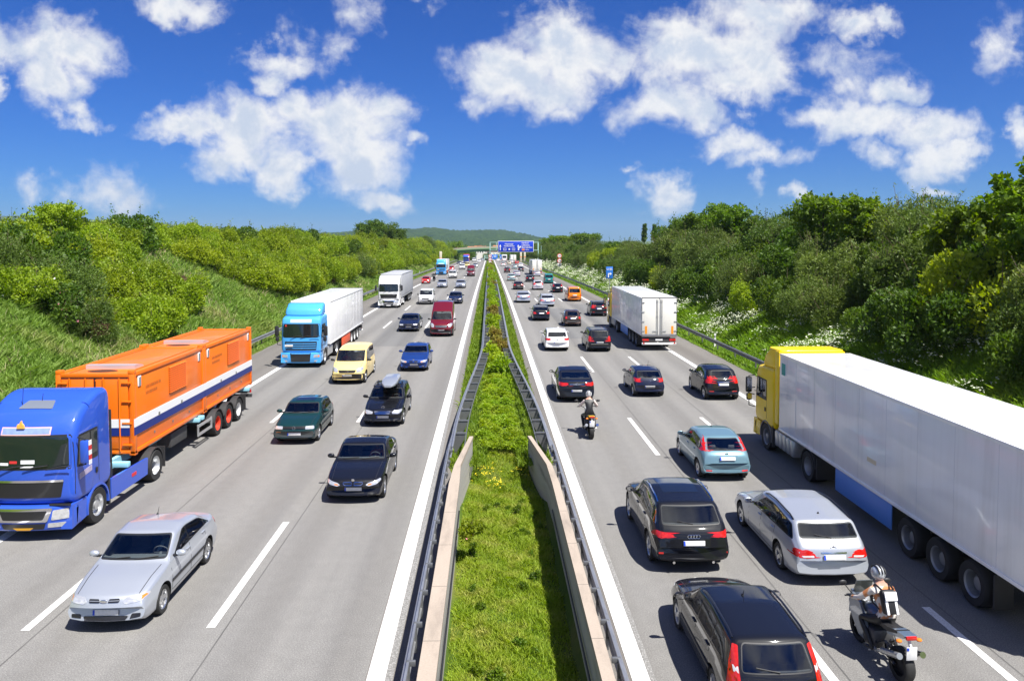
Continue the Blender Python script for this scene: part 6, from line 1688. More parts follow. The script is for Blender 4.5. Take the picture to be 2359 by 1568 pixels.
    mb = MB(); mb.lathe([(.001, z1 - .012), (.24, z1 - .012), (.24, z1 - .03)], 20, 'z', (-.05, .62, 0)); o = mb.build('soot_stain', SOOT, t); o.scale = (2.0, 1, 1); o.location = (.05, 0, 0)
    for s_ in (-1, 1):
        mb = MB(); mb.box((s_ * (hw - .3), Lc * .5, z1 - .01), (.02, Lc - .5, .02)); mb.build('roof_seam', CORGD, t)
    return t
container('orange container with sooty roof vent, directly behind the royal blue cab', -12.60, 24.75, 6.05)
container('orange container at the tail of the royal blue lorry, last of the two', -12.60, 30.86, 6.05)

# ---- sky blue lorry with a white box trailer, oncoming (and one more far off)
def sky_lorry(t):
    cab, bvh, bv2 = tractor(t, 'square', SKYBLUE, ALU); roof_spoiler(t, SKYBLUE)
    q = MB(); patch(q, bvh, [(-.66, 2.84), (.66, 2.84), (.66, 3.04), (-.66, 3.04)], 'y', 1, .012, .1, .02, 1); q.build('name_board', mat('name_board_pale', (.52, .68, .82), .5, noise=.12, nscale=4), t)
    q = MB(); q.box((.72, .05, 1.42), (.5, .02, .12)); q.build('number_plate', PLATEW, t)
    q = MB(); patch(q, bvh, [(.86, 2.60), (.98, 2.60), (.98, 2.70), (.90, 2.72)], 'y', 1, .018, .05, .01, 1); q.build('windscreen_sticker', SIGNR, t)
    box_trailer(t, -2.75, 13.3, 1.12, 3.98, BOXW, (WHUB,), skirt=mat('skirt_red', (.72, .10, .03), .5))
lorry('sky blue lorry with white box trailer, right behind the orange containers', -11.83, 48.3, -1, sky_lorry)
lorry('far sky blue lorry with white trailer, behind the white lorry', -12.3, 196.5, -1, sky_lorry)
# ---- white lorry with grey tarpaulin trailer
def white_lorry(t):
    cab, bvh, bv2 = tractor(t, 'tall', CABWHITE, ALU, mirrorm=BLACK)
    q = MB(); q.box((0, .075, .34), (.52, .02, .12)); q.build('number_plate', PLATEW, t)
    q = MB(); patch(q, bvh, [(-.75, 1.72), (.75, 1.72), (.75, 1.80), (-.75, 1.80)], 'y', 1, .01, .1, .02, 1); q.build('front_flap', CABWHITE, t)
    box_trailer(t, -2.75, 13.3, 1.10, 3.92, TARP, (GREYHUB,), stickers=False, roofm=None, tarp=True)
lorry('white lorry with grey tarpaulin trailer, behind the nearer sky blue lorry', -11.86, 90.7, -1, white_lorry)
# ---- yellow lorry with long white trailer, driving away
def yellow_lorry(t):
    cab, bvh, bv2 = tractor(t, 'square', CABYEL, DARKHUB if False else GREYHUB)
    mb = MB(); prof = round_poly([(-.75, 3.20), (-.95, 3.62), (-1.45, 4.0), (-2.55, 4.02), (-2.60, 3.90), (-2.05, 3.24)], .08, 4); pillow(mb, dense(prof), 1.2, .08, bow=.15, ymid=-1.5); mb.build('roof_spoiler', CABYEL, t, 40)
    for s_ in (-1, 1):
        mb = MB(); mb.box((s_ * 1.20, -2.40, 2.6), (.05, .38, 2.7), .02); mb.build('side_deflector', CABYEL, t)
    box_trailer(t, -2.78, 13.6, 1.12, 3.93, BOXW, (GREYHUB,), skirt=mat('skirt_blue', (.09, .25, .68), .4))
    q = MB(); q.box((-1.276, -3.15, 3.40), (.014, .32, .42)); q.build('green_sticker', mat('green_sticker', (.02, .30, .26), .5), t)
    q = MB(); q.box((-1.277, -9.6, 1.95), (.006, .5, .12)); q.build('yellow_scuff', mat('scuff', (.72, .62, .42), .6), t)
lorry('yellow lorry with long plain white trailer and blue side skirt', 11.87, 30.35, 1, yellow_lorry)
# ---- white trailer seen from behind
def white_trailer(t, cabm=None):
    tractor(t, 'square', cabm or CABYEL, GREYHUB); roof_spoiler(t, cabm or CABYEL, 3.70)
    box_trailer(t, -2.78, 13.6, 1.10, 3.86, BOXW, (GREYHUB,), skirt=mat('skirt_blue', (.09, .25, .68), .4), door=mat('trailer_door_cream', (.80, .78, .72), .4, noise=.03))
lorry('white trailer with orange reflectors on its doors, seen from behind in the slow lane', 12.28, 71.4, 1, white_trailer)
lorry('far white lorry seen from behind in the slow lane, beyond the teal van', 12.15, 211, 1, lambda t: white_trailer(t, CABWHITE))
lorry('farthest white lorry seen from behind, under the wide blue sign', 10.9, 362, 1, lambda t: white_trailer(t, CABWHITE))
def far_blue(t):
    tractor(t, 'tall', ROYAL, ALU); box_trailer(t, -2.75, 13.3, 1.1, 4.0, mat('trailer_red', (.55, .06, .04), .5), (GREYHUB,), stickers=False)
lorry('far dark blue lorry with red trailer under the green bridge', -10.6, 352, -1, far_blue)
# ---- coach
def coach():
    t = thing('coach', 'white coach far off under the wide blue sign', 'coach', (7.6, 388, road_z(388)))
    mb = MB(); prof = round_poly(dense([(-6, .35), (-6.05, 1.6), (-5.9, 3.6), (5.7, 3.6), (6.0, 1.6), (6.0, .35)], 9), .25, 4); vs, fs = pillow(mb, dense(prof, .4), 1.27, .16); mb.build('body', CABWHITE, t)
    bv = BVHTree.FromPolygons(vs, fs)
    q = MB(); patch(q, bv, round_poly([(-1.0, 2.0), (1.0, 2.0), (.95, 3.2), (-.95, 3.2)], .15), 'y', -1, .02, .2, .02, 1); q.build('rear_window', GLASSR, t)
    for s_ in (-1, 1):
        q = MB(); patch(q, bv, [(-5.6, 1.9), (5.2, 1.9), (5.2, 3.0), (-5.6, 3.0)], 'x', s_, .02, .5, .02, 1); q.build('window', GLASSR, t)
        q = MB(); q.box((s_ * 1.05, -6.06, 1.3), (.22, .06, .7)); q.build('tail_light', REDL, t)
        for y in (-3.2, 3.4): add_wheel(t, (s_ * 1.05, y, .5), .5, .35, 'truck', s_, WHUB)
    q = MB(); q.box((0, -6.07, .55), (2.2, .06, .3)); q.build('bumper', DUSTY, t)
coach()

# ------------------------------------------------------------------ motorcycles and riders
def skin_mesh(name, verts, edges, radii, mats, mat_fn, sub=2, parent=None):
    me = bpy.data.meshes.new(name); me.from_pydata([tuple(v) for v in verts], edges, [])
    o = bpy.data.objects.new(name, me); C.objects.link(o)
    md = o.modifiers.new('skin', 'SKIN'); md.use_smooth_shade = True
    sk = me.skin_vertices[0].data
    for i, r_ in enumerate(radii): sk[i].radius = (r_, r_) if not isinstance(r_, tuple) else r_
    sk[0].use_root = True
    s2 = o.modifiers.new('sub', 'SUBSURF'); s2.levels = sub; s2.render_levels = sub
    dg = bpy.context.evaluated_depsgraph_get(); m2 = bpy.data.meshes.new_from_object(o.evaluated_get(dg)); o.modifiers.clear(); o.data = m2; m2.name = name
    bpy.data.meshes.remove(me)
    m2.materials.clear()
    for m in mats: m2.materials.append(m)
    for f in m2.polygons: f.material_index = mat_fn(f.center); f.use_smooth = True
    if parent is not None: o.parent = parent
    return o
def rider(label, loc, rz, jacket, trousers, sleeves, helmet_m, stripe_m, lean=.0):
    """seated on a motorcycle; local +y forward, origin on the road under the seat"""
    V, E, Rr = [], [], []
    def v(p, r, link=None):
        V.append(p); Rr.append(r)
        if link is not None: E.append((link, len(V) - 1))
        return len(V) - 1
    pel = v((0, -.22, .90), (.155, .13)); ab = v((0, -.17, 1.06), (.145, .115), pel); ch = v((0, -.06, 1.26), (.175, .13), ab); up_ = v((0, -.0, 1.40), (.14, .10), ch); nk = v((0, .06, 1.50), .06, up_); hd = v((0, .10, 1.62), (.085, .10), nk); v((0, .12, 1.72), .075, hd)
    for s_ in (-1, 1):
        sh = v((s_ * .19, .0, 1.38), .075, up_); el = v((s_ * .36, .16, 1.16), .052, sh); wr = v((s_ * .36, .42, 1.06), .036, el); pa = v((s_ * .355, .49, 1.055), (.036, .022), wr)
        for k, (dx, ln) in enumerate(((-.030, .052), (-.010, .060), (.010, .056), (.030, .044))):
            f0 = v((s_ * (.355 + dx), .535, 1.062), .0105, pa); f1 = v((s_ * (.355 + dx), .535 + ln * .7, 1.045), .0095, f0); v((s_ * (.355 + dx), .535 + ln * .55, 1.015), .008, f1)
        th = v((s_ * .325, .50, 1.035), .012, pa); v((s_ * .318, .545, 1.018), .009, th)
        hp = v((s_ * .12, -.16, .86), .10, pel); kn = v((s_ * .25, .28, .74), .070, hp); an = v((s_ * .24, -.10, .36), .045, kn); hl = v((s_ * .24, -.14, .30), .045, an); v((s_ * .25, .06, .285), .04, hl)
    def mf(c):
        if c.z < .30 + .08 and abs(c.x) > .15 and c.y < .2: return 2
        if c.z > 1.47 and abs(c.x) < .13: return 4
        if abs(c.x) > .15 and c.y > .40 and c.z > .95: return 2
        if abs(c.x) > .20 and c.z > .98: return 3
        if c.z < .96 : return 1
        return 0
    gl = mat('black_leather', (.012, .012, .013), .45); skin = mat('skin', (.45, .25, .18), .5)
    o = skin_mesh('person', V, E, Rr, [jacket, trousers, gl, sleeves, skin], mf, 2)
    o.location = loc; o.rotation_euler = (0, lean, rz); tag(o, label, 'person')
    mb = MB(); mb.sphere((0, .115, 1.655), (.125, .15, .145), 12); h = mb.build('helmet', helmet_m, o, 60)
    mb = MB()
    for s_ in (-1, 0, 1): mb.tube([(s_ * .06, .115 + .155 * math.cos(a), 1.655 + (.15 if s_ == 0 else .135) * math.sin(a)) for a in np.linspace(.5, 2.9, 9)], .016, 5)
    mb.build('helmet_stripe', stripe_m, h)
    mb = MB(); mb.sphere((0, .150, 1.655), (.11, .125, .055), 10); mb.build('visor', GLASSR, h, 60)
    return o
def motorcycle(label, loc, rz, body_m, tail_m, lean=0., fairing=True):
    t = thing('motorcycle', label, 'motorcycle', loc, rz); t.rotation_euler = (0, lean, rz)
    for y, w in ((.72, .12), (-.70, .18)): add_wheel(t, (0, y, .31), .31, w, 'five', 1, SATIN)
    for y in (.72, -.70):
        mb = MB(); mb.lathe([(.08, -.005), (.15, -.005), (.15, .005), (.08, .005)], 20, 'x', (.095, y, .31)); mb.build('brake_disc', STEEL, t)
    mb = MB()
    for s_ in (-1, 1): mb.tube([(s_ * .09, .72, .31), (s_ * .09, .42, .98)], .026, 8)
    mb.build('fork', STEEL, t)
    mb = MB(); mb.tube([(0, .46, .92), (.12, .2, .72), (.14, -.15, .42), (.1, -.35, .55)], .035, 6); mb.tube([(0, .46, .92), (-.12, .2, .72), (-.14, -.15, .42), (-.1, -.35, .55)], .035, 6); mb.tube([(0, -.2, .45), (.12, -.45, .36), (.12, -.70, .31)], .04, 6); mb.tube([(0, -.2, .45), (-.12, -.45, .36), (-.12, -.70, .31)], .04, 6); mb.build('frame', SATIN, t)
    mb = MB(); mb.box((0, .10, .46), (.42, .46, .38), .06); mb.cyl((-.24, .08, .42), (.24, .08, .42), .11, 14); mb.build('engine', mat('engine_grey', (.08, .08, .085), .5, .4), t)
    mb = MB(); mb.sphere((0, .16, .86), (.17, .33, .16), 10); mb.build('tank', body_m, t, 60)
    mb = MB(); mb.prism([(-.05, .78), (-.45, .80), (-.72, .90), (-.72, .95), (-.42, .88), (-.08, .86)], -.13, .13, 'x'); mb.build('seat', BLACK, t)
    mb = MB(); pts = round_poly([(-.40, .74), (-.92, .90), (-.96, .97), (-.60, .93), (-.42, .86)], .04); mb.prism(pts, -.12, .12, 'x'); mb.build('tail_fairing', tail_m, t)
    mb = MB(); mb.box((0, -.965, .93), (.20, .05, .07), .015); mb.build('tail_light', REDL, t)
    for s_ in (-1, 1):
        mb = MB(); mb.sphere((s_ * .19, -.90, .86), (.055, .05, .035), 6); mb.build('indicator', AMBER, t)
        mb = MB(); mb.tube([(s_ * .08, .44, 1.0), (s_ * .26, .46, 1.07), (s_ * .44, .54, 1.035)], .016, 6); mb.build('handlebar', SATIN, t)
        mb = MB(); mb.tube([(s_ * .30, .52, 1.08), (s_ * .42, .58, 1.24)], .01, 5); mb.sphere((s_ * .46, .58, 1.28), (.085, .03, .05), 8); mb.build('mirror', BLACK, t, 60)
        mb = MB(); mb.tube([(s_ * .17, .2, .38), (s_ * .2, -.2, .30), (s_ * .21, -.45, .44)], .03, 8); mb.tube([(s_ * .21, -.42, .42), (s_ * .22, -.98, .62)], .058, 12); mb.build('exhaust_pipe', CHROME if s_ > 0 else STEEL, t)
        mb = MB(); mb.cyl((s_ * .14, -.12, .30), (s_ * .30, -.12, .28), .018, 6); mb.build('foot_peg', STEEL, t)
    mb = MB(); mb.box((0, -.99, .66), (.20, .012, .24), .004, Matrix.Translation((0, -.0, 0))); mb.tube([(0, -.88, .88), (0, -.98, .72)], .03, 6); pl = mb.build('number_plate', [PLATEW], t)
    mb = MB(); mb.box((-.075, -1.0, .745), (.04, .006, .05)); mb.build('country_band', EUBLUE, pl)
    mb = MB(); mb.lathe([(.335, -.05), (.345, 0), (.335, .05)], 14, 'x', (0, .72, .31)); 
    mb2 = MB(); mb2.prism([(.72 + .345 * math.cos(a), .31 + .345 * math.sin(a)) for a in np.linspace(.5, 2.4, 8)] + [(.72 + .33 * math.cos(a), .31 + .33 * math.sin(a)) for a in np.linspace(2.4, .5, 8)], -.07, .07, 'x'); mb2.build('front_mudguard', body_m, t)
    mb = MB(); mb.sphere((0, .60, .92), (.12, .12, .13), 10); mb.build('headlight', LAMP, t, 60)
    if fairing:
        mb = MB()
        for s_ in (-1, 1): mb.prism([(.74, .86), (.62, 1.06), (.34, .98), (.10, .66), (.0, .36), (.34, .34), (.62, .60)], s_ * .19, s_ * .24, 'x')
        mb.prism([(-.22, .62), (.22, .62), (.19, 1.06), (-.19, 1.06)], .66, .76, 'y'); mb.build('fairing', body_m, t)
        mb = MB(); mb.prism([(.70, 1.04), (.60, 1.30), (.575, 1.30), (.66, 1.03)], -.17, .17, 'x'); mb.build('windshield', mat('smoked_screen', (.10, .11, .10), .1, 0, .5), t)
    return t
LEATHER = mat('leather_black', (.012, .012, .014), .5)
MOTOG = paint('motorcycle_silver_blue', (.16, .19, .24), .5)
# nearest motorcycle, bottom right
JACK, _jn, _jb = bsdf_mat('jacket_sleeve')
_jb.inputs['Roughness'].default_value = .75
_jn.links.new(ramp(_jn, noise_out(_jn, node(_jn, 'ShaderNodeTexCoord').outputs['Object'], 5.5, 2, .4), [(.44, (.55, .20, .07)), (.50, (.60, .30, .16)), (.53, (.68, .62, .56))]), _jb.inputs['Base Color'])
bx, by = 7.52, 14.25
motorcycle('silver and black motorcycle with red rear lamp behind the silver estate, nearest motorcycle', (bx, by, 0), .06, MOTOG, paint('tail_blue_grey', (.12, .17, .24), .4), .0)
r1 = rider('motorcyclist in an orange and cream jacket with a black and white backpack and striped helmet', (bx, by, 0), .06, JACK, LEATHER, JACK, paint('helmet_silver', (.55, .57, .60), .4), BLACK)
bp_ = thing('backpack', 'black and white backpack on the back of the motorcyclist in the orange jacket', 'backpack', (bx, by, 0), .06)
mb = MB(); mb.box((0, 0, 0), (.30, .16, .44), .06, Matrix.Translation((0, -.26, 1.26)) @ Matrix.Rotation(R(-22), 4, 'X')); mb.build('bag', LEATHER, bp_)
mb = MB(); mb.box((0, 0, 0), (.24, .03, .16), .012, Matrix.Translation((0, -.315, 1.39)) @ Matrix.Rotation(R(-22), 4, 'X')); mb.build('flap', SIGNW, bp_)
for s_ in (-1, 1):
    mb = MB(); mb.box((0, 0, 0), (.05, .03, .26), .01, Matrix.Translation((s_ * .09, -.36, 1.20)) @ Matrix.Rotation(R(-22), 4, 'X')); mb.build('pocket_stripe', SIGNW, bp_)
    mb = MB(); mb.tube([(s_ * .12, -.19, 1.47), (s_ * .14, -.02, 1.50), (s_ * .15, .10, 1.36), (s_ * .15, .04, 1.12), (s_ * .13, -.18, 1.08)], .02, 6); mb.build('strap', LEATHER, bp_)
mx, my = 4.13, 31.5
motorcycle('black motorcycle with yellow tail behind the black fastback', (mx, my, 0), 0, BLACKP, paint('tail_yellow', (.75, .48, .02)), .0, False)
rider('motorcyclist in a black vest with pale sleeves and a black and white helmet', (mx, my, 0), 0, LEATHER, LEATHER, mat('sleeve_pink', (.74, .62, .58), .7, noise=.15), paint('helmet_white', (.65, .65, .66)), BLACK)
for dx, l1, l2 in ((0, 'far black motorcycle in front of the far sky blue lorry', 'motorcyclist in black far off in front of the far sky blue lorry'),):
    z_ = road_z(160); motorcycle(l1, (-11.5, 160.7, z_), math.pi, BLACKP, BLACKP, 0, True); rider(l2, (-11.5, 160.7, z_), math.pi, LEATHER, LEATHER, LEATHER, paint('helmet_white', (.65, .65, .66)), BLACK)

# ------------------------------------------------------------------ people at the wheel
def driver_mesh():
    V, E, Rr = [], [], []
    def v(p, r, link=None):
        V.append(p); Rr.append(r)
        if link is not None: E.append((link, len(V) - 1))
        return len(V) - 1
    pel = v((0, -.02, .02), .14); ab = v((0, -.05, .18), (.145, .11), pel); ch = v((0, -.08, .38), (.165, .115), ab); up_ = v((0, -.09, .52), (.12, .085), ch); nk = v((0, -.07, .62), .052, up_); hd = v((0, -.05, .73), (.078, .095), nk); v((0, -.04, .82), .07, hd)
    for s_ in (-1, 1):
        sh = v((s_ * .18, -.08, .50), .065, up_); el = v((s_ * .25, .14, .28), .046, sh); wr = v((s_ * .17, .36, .33), .032, el); pa = v((s_ * .155, .42, .35), (.034, .022), wr)
        for k in range(4):
            f0 = v((s_ * .16, .455, .375 - .018 * k), .0095, pa); v((s_ * .135, .475, .375 - .018 * k), .0085, f0)
        th = v((s_ * .135, .425, .385), .010, pa); v((s_ * .12, .45, .395), .009, th)
        hp = v((s_ * .10, .04, -.0), .09, pel); v((s_ * .13, .36, .02), .07, hp)
    def mf(c):
        if c.z > .60 and abs(c.x) < .12: return 2 if (c.z < .775 and c.y > -.10) or c.z < .66 else 3
        if abs(c.x) > .10 and c.y > .20 and c.z > .2: return 2
        if c.z < .06: return 1
        return 0
    return skin_mesh('person', V, E, Rr, [mat('shirt_grey', (.2, .2, .22), .8), mat('trousers_dark', (.03, .035, .05), .8), mat('skin', (.45, .25, .18), .5), mat('hair_brown', (.03, .018, .01), .6)], mf, 1)
drv = driver_mesh()
SHIRTS = [mat('shirt_pale_blue', (.35, .55, .65), .8), mat('shirt_orange', (.75, .20, .03), .8), mat('shirt_grey', (.2, .2, .22), .8), mat('shirt_white', (.7, .7, .7), .8), mat('shirt_navy', (.03, .05, .15), .8), mat('shirt_red', (.4, .03, .03), .8)]
seated = [(c, 'driver') for c in list(C.objects) if c.get('seat_y') is not None and c.parent is None and c.location.y < 62]
first_ = True
for i, (c, _) in enumerate(sorted(seated, key=lambda q: q[0].location.y)):
    lab = c['label'].split(',')[0]
    lab = lab.replace(' in the oncoming fast lane', '').replace(' in the oncoming middle lane', '')
    for sx in ((1, -1) if 'yellow van' in c['label'] else (1,)):
        if first_: o = drv; first_ = False
        else: o = drv.copy(); C.objects.link(o)
        p_ = Matrix.Translation(c.location) @ c.rotation_euler.to_matrix().to_4x4() @ Vector((c['seat_x'] * sx, c['seat_y'], c['seat_z']))
        o.location = p_; o.rotation_euler = c.rotation_euler
        sh_ = SHIRTS[0] if 'nearest oncoming' in c['label'] else SHIRTS[1] if 'double chrome' in c['label'] else SHIRTS[2 + i % 4]
        o.material_slots[0].link = 'OBJECT'; o.material_slots[0].material = sh_
        col_ = sh_.name.replace('shirt_', '').replace('_', ' ')
        words_ = lab.split()[:7]
        tag(o, ('passenger' if sx < 0 else 'driver') + ' in a ' + col_ + ' shirt, seated in the ' + ' '.join(words_), 'person')
# ------------------------------------------------------------------ vegetation
def leaf_material(name, c0, c1, c2, trans=.35, nscale=.9, rough=.55):
    m = bpy.data.materials.new(name); m.use_nodes = True; nt = m.node_tree; nt.nodes.clear()
    t = node(nt, 'ShaderNodeTexCoord').outputs['Object']; oi = node(nt, 'ShaderNodeObjectInfo')
    add = node(nt, 'ShaderNodeVectorMath', operation='ADD'); nt.links.new(t, add.inputs[0]); nt.links.new(oi.outputs['Random'], add.inputs[1])
    c = ramp(nt, noise_out(nt, add.outputs[0], nscale, 7, .75), [(.30, c0), (.5, c1), (.70, c2)])
    hv = node(nt, 'ShaderNodeHueSaturation'); nt.links.new(c, hv.inputs['Color'])
    mr_ = node(nt, 'ShaderNodeMapRange'); nt.links.new(oi.outputs['Random'], mr_.inputs[0]); mr_.inputs[3].default_value = .82; mr_.inputs[4].default_value = 1.15; nt.links.new(mr_.outputs[0], hv.inputs['Value'])
    mr2_ = node(nt, 'ShaderNodeMapRange'); rr = node(nt, 'ShaderNodeMath', operation='FRACT'); m7 = node(nt, 'ShaderNodeMath', operation='MULTIPLY'); nt.links.new(oi.outputs['Random'], m7.inputs[0]); m7.inputs[1].default_value = 7.31; nt.links.new(m7.outputs[0], rr.inputs[0]); nt.links.new(rr.outputs[0], mr2_.inputs[0]); mr2_.inputs[3].default_value = .492; mr2_.inputs[4].default_value = .512; nt.links.new(mr2_.outputs[0], hv.inputs['Hue'])
    d = node(nt, 'ShaderNodeBsdfPrincipled'); nt.links.new(hv.outputs[0], d.inputs['Base Color']); d.inputs['Roughness'].default_value = rough; d.inputs['Specular IOR Level'].default_value = .35
    tr = node(nt, 'ShaderNodeBsdfTranslucent'); br = node(nt, 'ShaderNodeHueSaturation'); nt.links.new(hv.outputs[0], br.inputs['Color']); br.inputs['Value'].default_value = 1.5; br.inputs['Saturation'].default_value = 1.1; nt.links.new(br.outputs[0], tr.inputs[0])
    mx = node(nt, 'ShaderNodeMixShader'); mx.inputs[0].default_value = trans; nt.links.new(d.outputs[0], mx.inputs[1]); nt.links.new(tr.outputs[0], mx.inputs[2])
    o = node(nt, 'ShaderNodeOutputMaterial'); nt.links.new(mx.outputs[0], o.inputs[0])
    return m
LEAF = leaf_material('leaf_fresh_green', (.12, .185, .012), (.245, .325, .018), (.37, .42, .035), .45)
LEAFM = leaf_material('leaf_median_green', (.16, .25, .015), (.29, .40, .022), (.40, .47, .04), .45)
LEAFD = leaf_material('leaf_deep_green', (.042, .090, .010), (.086, .152, .014), (.15, .215, .018))
LEAFG = leaf_material('leaf_grey_green', (.060, .102, .018), (.115, .170, .028), (.185, .24, .044), .35)
LEAFT = leaf_material('leaf_tree_green', (.06, .115, .008), (.125, .205, .010), (.20, .275, .014), .45)
LEAFR = leaf_material('leaf_reddish', (.20, .12, .03), (.26, .22, .04), (.28, .33, .04))
BARK = mat('bark', (.07, .05, .035), .9, noise=.4, nscale=6); TWIG = mat('dry_twig', (.11, .075, .05), .9, noise=.3)
BLOSSOM = mat('blossom_white', (.8, .8, .76), .7); BLOSSOMC = mat('umbel_cream', (.62, .66, .48), .8); PINK = mat('blossom_pink', (.75, .25, .32), .7); YELF = mat('blossom_yellow', (.78, .62, .02), .7)

def leaf_quads(rng, P, N, size, aspect=.62, updown=.25):
    n = len(P)
    A = N * .55 + rng.normal(0, .62, (n, 3)); A[:, 2] += updown
    A /= np.linalg.norm(A, axis=1, keepdims=True) + 1e-9
    B = np.cross(A, rng.normal(0, 1, (n, 3))); B /= np.linalg.norm(B, axis=1, keepdims=True) + 1e-9
    L_ = size * rng.uniform(.65, 1.35, (n, 1)); Wd = L_ * aspect * .5
    fold = np.cross(A, B) * Wd * .35
    v = np.stack([P, P + A * L_ * .5 + B * Wd + fold, P + A * L_, P + A * L_ * .5 - B * Wd + fold], 1).reshape(-1, 3)
    f = np.arange(n * 4).reshape(n, 4)
    return v, f
def sphere_pts(rng, n):
    d = rng.normal(0, 1, (n, 3)); return d / np.linalg.norm(d, axis=1, keepdims=True)
def join(parts):
    V, Fs, M_, o = [], [], [], 0
    for v, f, m in parts: V.append(v); Fs.append(f + o); M_.append(np.full(len(f), m)); o += len(v)
    return np.concatenate(V), np.concatenate(Fs), np.concatenate(M_)
def twig_quads(rng, segs, w):
    v, f = [], []
    for a, b in segs:
        a, b = np.array(a), np.array(b); d = b - a; s_ = np.cross(d, rng.normal(0, 1, 3)); s_ = s_ / (np.linalg.norm(s_) + 1e-9) * w
        k = len(v); v += [a - s_, a + s_, b + s_ * .4, b - s_ * .4]; f.append((k, k + 1, k + 2, k + 3))
    return np.array(v), np.array(f)
def bush_mesh(name, seed, n, rx, h, size, mats, lobes=9, shoots=26, flowers=0, gap=.0, aspect=.62):
    rng = np.random.default_rng(seed)
    cs, rs = [], []
    for k in range(lobes):
        a = rng.uniform(0, 2 * math.pi); q = rx * .70 * math.sqrt(rng.uniform(0, 1)); z = h * rng.uniform(.18, .74) * (1 - .35 * q / rx)
        cs.append((q * math.cos(a), q * math.sin(a), z)); rs.append(rng.uniform(.24, .40) * min(rx, h * .75) * 1.15)
    cs, rs = np.array(cs), np.array(rs)
    w = rs ** 2 / (rs ** 2).sum(); pick = rng.choice(lobes, n, p=w)
    d = sphere_pts(rng, n); rad = rs[pick] * (1 - np.abs(rng.normal(0, .17, n))) * rng.uniform(.92, 1.10, n)
    P = cs[pick] + d * rad[:, None] * np.array([1, 1, .9])
    keep = P[:, 2] > .03
    for c, r_ in zip(cs, rs): keep &= (np.linalg.norm((P - c) / np.array([1, 1, .9]), axis=1) > r_ * .62)
    P, d = P[keep], d[keep]
    parts = [(*leaf_quads(rng, P, d, size, aspect), 0)]
    segs, SP, SN = [], [], []
    for k in range(shoots):
        i = rng.integers(lobes); dd = sphere_pts(rng, 1)[0]; dd[2] = abs(dd[2]) + .5; dd /= np.linalg.norm(dd)
        a = cs[i] + dd * rs[i] * .8; ln = rs[i] * rng.uniform(.35, 1.05); b = a + dd * ln; segs.append((a, b))
        for t in np.linspace(.3, 1, 8): SP.append(a + (b - a) * t + rng.normal(0, size * .35, 3)); SN.append(sphere_pts(rng, 1)[0])
    parts.append((*leaf_quads(rng, np.array(SP), np.array(SN), size * .95, aspect), 0))
    for c in cs: segs.append(((rng.normal(0, .1), rng.normal(0, .1), 0.0), c))
    parts.append((*twig_quads(rng, segs, .014), 1))
    if flowers:
        fp = rng.choice(len(P), flowers); parts.append((*leaf_quads(rng, P[fp] * 1.03, d[fp], size * .75, 1.0), 2))
    v, f, mi = join(parts)
    o = fast_mesh(name, v, f, 4, mats, mi); o['kind_src'] = 1
    del o['kind_src']
    C.objects.unlink(o); me = o.data; bpy.data.objects.remove(o)
    return me
fresh = [bush_mesh('bush', s, 14000, 2.7, 2.7, .15, [LEAF, TWIG, BLOSSOM], 14, 80, fl) for s, fl in ((1, 0), (2, 26), (3, 0), (4, 0))]
deep = [bush_mesh('bush', s, 11000, 2.2, 2.9, .165, [LEAFD, TWIG, BLOSSOM], 10, 30, 0) for s in (11, 12)]
greyb = [bush_mesh('bush', s, 14000, 2.5, 3.0, .15, [LEAFG, TWIG, BLOSSOM], 14, 90, 0, aspect=.36) for s in (21, 22, 23)]
mid = [bush_mesh('bush', s, 1500, .62, 1.0, .13, [m, TWIG, YELF], 6, 14, fl) for s, m, fl in ((31, LEAFM, 0), (32, LEAFM, 6), (33, LEAFR, 0), (34, LEAFD, 0))]
rose = bush_mesh('bush', 41, 5200, 2.0, 2.4, .17, [LEAFD, TWIG, PINK], 9, 26, 60)

rv = random.Random(11)
def put_bush(me, x, y, s_, label, group, zoff=-.15, squash=1., name='bush'):
    o = bpy.data.objects.new(name, me); C.objects.link(o)
    o.location = (x, y, float(terrain_z(x, y)) + zoff); o.rotation_euler = (0, 0, rv.uniform(0, 6.28)); o.scale = (s_, s_, s_ * squash)
    return tag(o, label, 'bush', group)
def left_ok(xl, y):
    if y < 41: return xl > 31
    if y < 60: return xl > 21.8 + max(0, 44 - y) * 1.3
    if y < 73: return xl > 29.0
    if y < 90: return xl > 21.5 + (90 - y) * .12
    return xl > 21.2
y = 30.
while y < 445:
    step = 2.6 + .020 * y
    for xl in (22.6, 25.4, 28.4, 31.6, 35.0):
        if y > 110 and xl in (25.4, 35.0): continue
        yy = y + rv.uniform(-.9, .9) * (1 + y / 150); xx = xl + rv.uniform(-.8, .8)
        if not left_ok(xx, yy): continue
        s_ = rv.uniform(.72, 1.12) * (1 + y / 420)
        if xl > 30: s_ *= rv.choice((.78, .88, .95, 1.12))
        r_ = rv.random(); me = rv.choice(fresh) if r_ < .86 else rv.choice(deep) if r_ < .95 else rv.choice(greyb)
        put_bush(me, -xx, yy, s_, 'leafy green bush in the sunlit thicket that covers the bank beside the oncoming lanes', 'bushes on the bank beside the oncoming lanes', -.25, rv.uniform(.85, 1.15))
    y += step
y = 25.
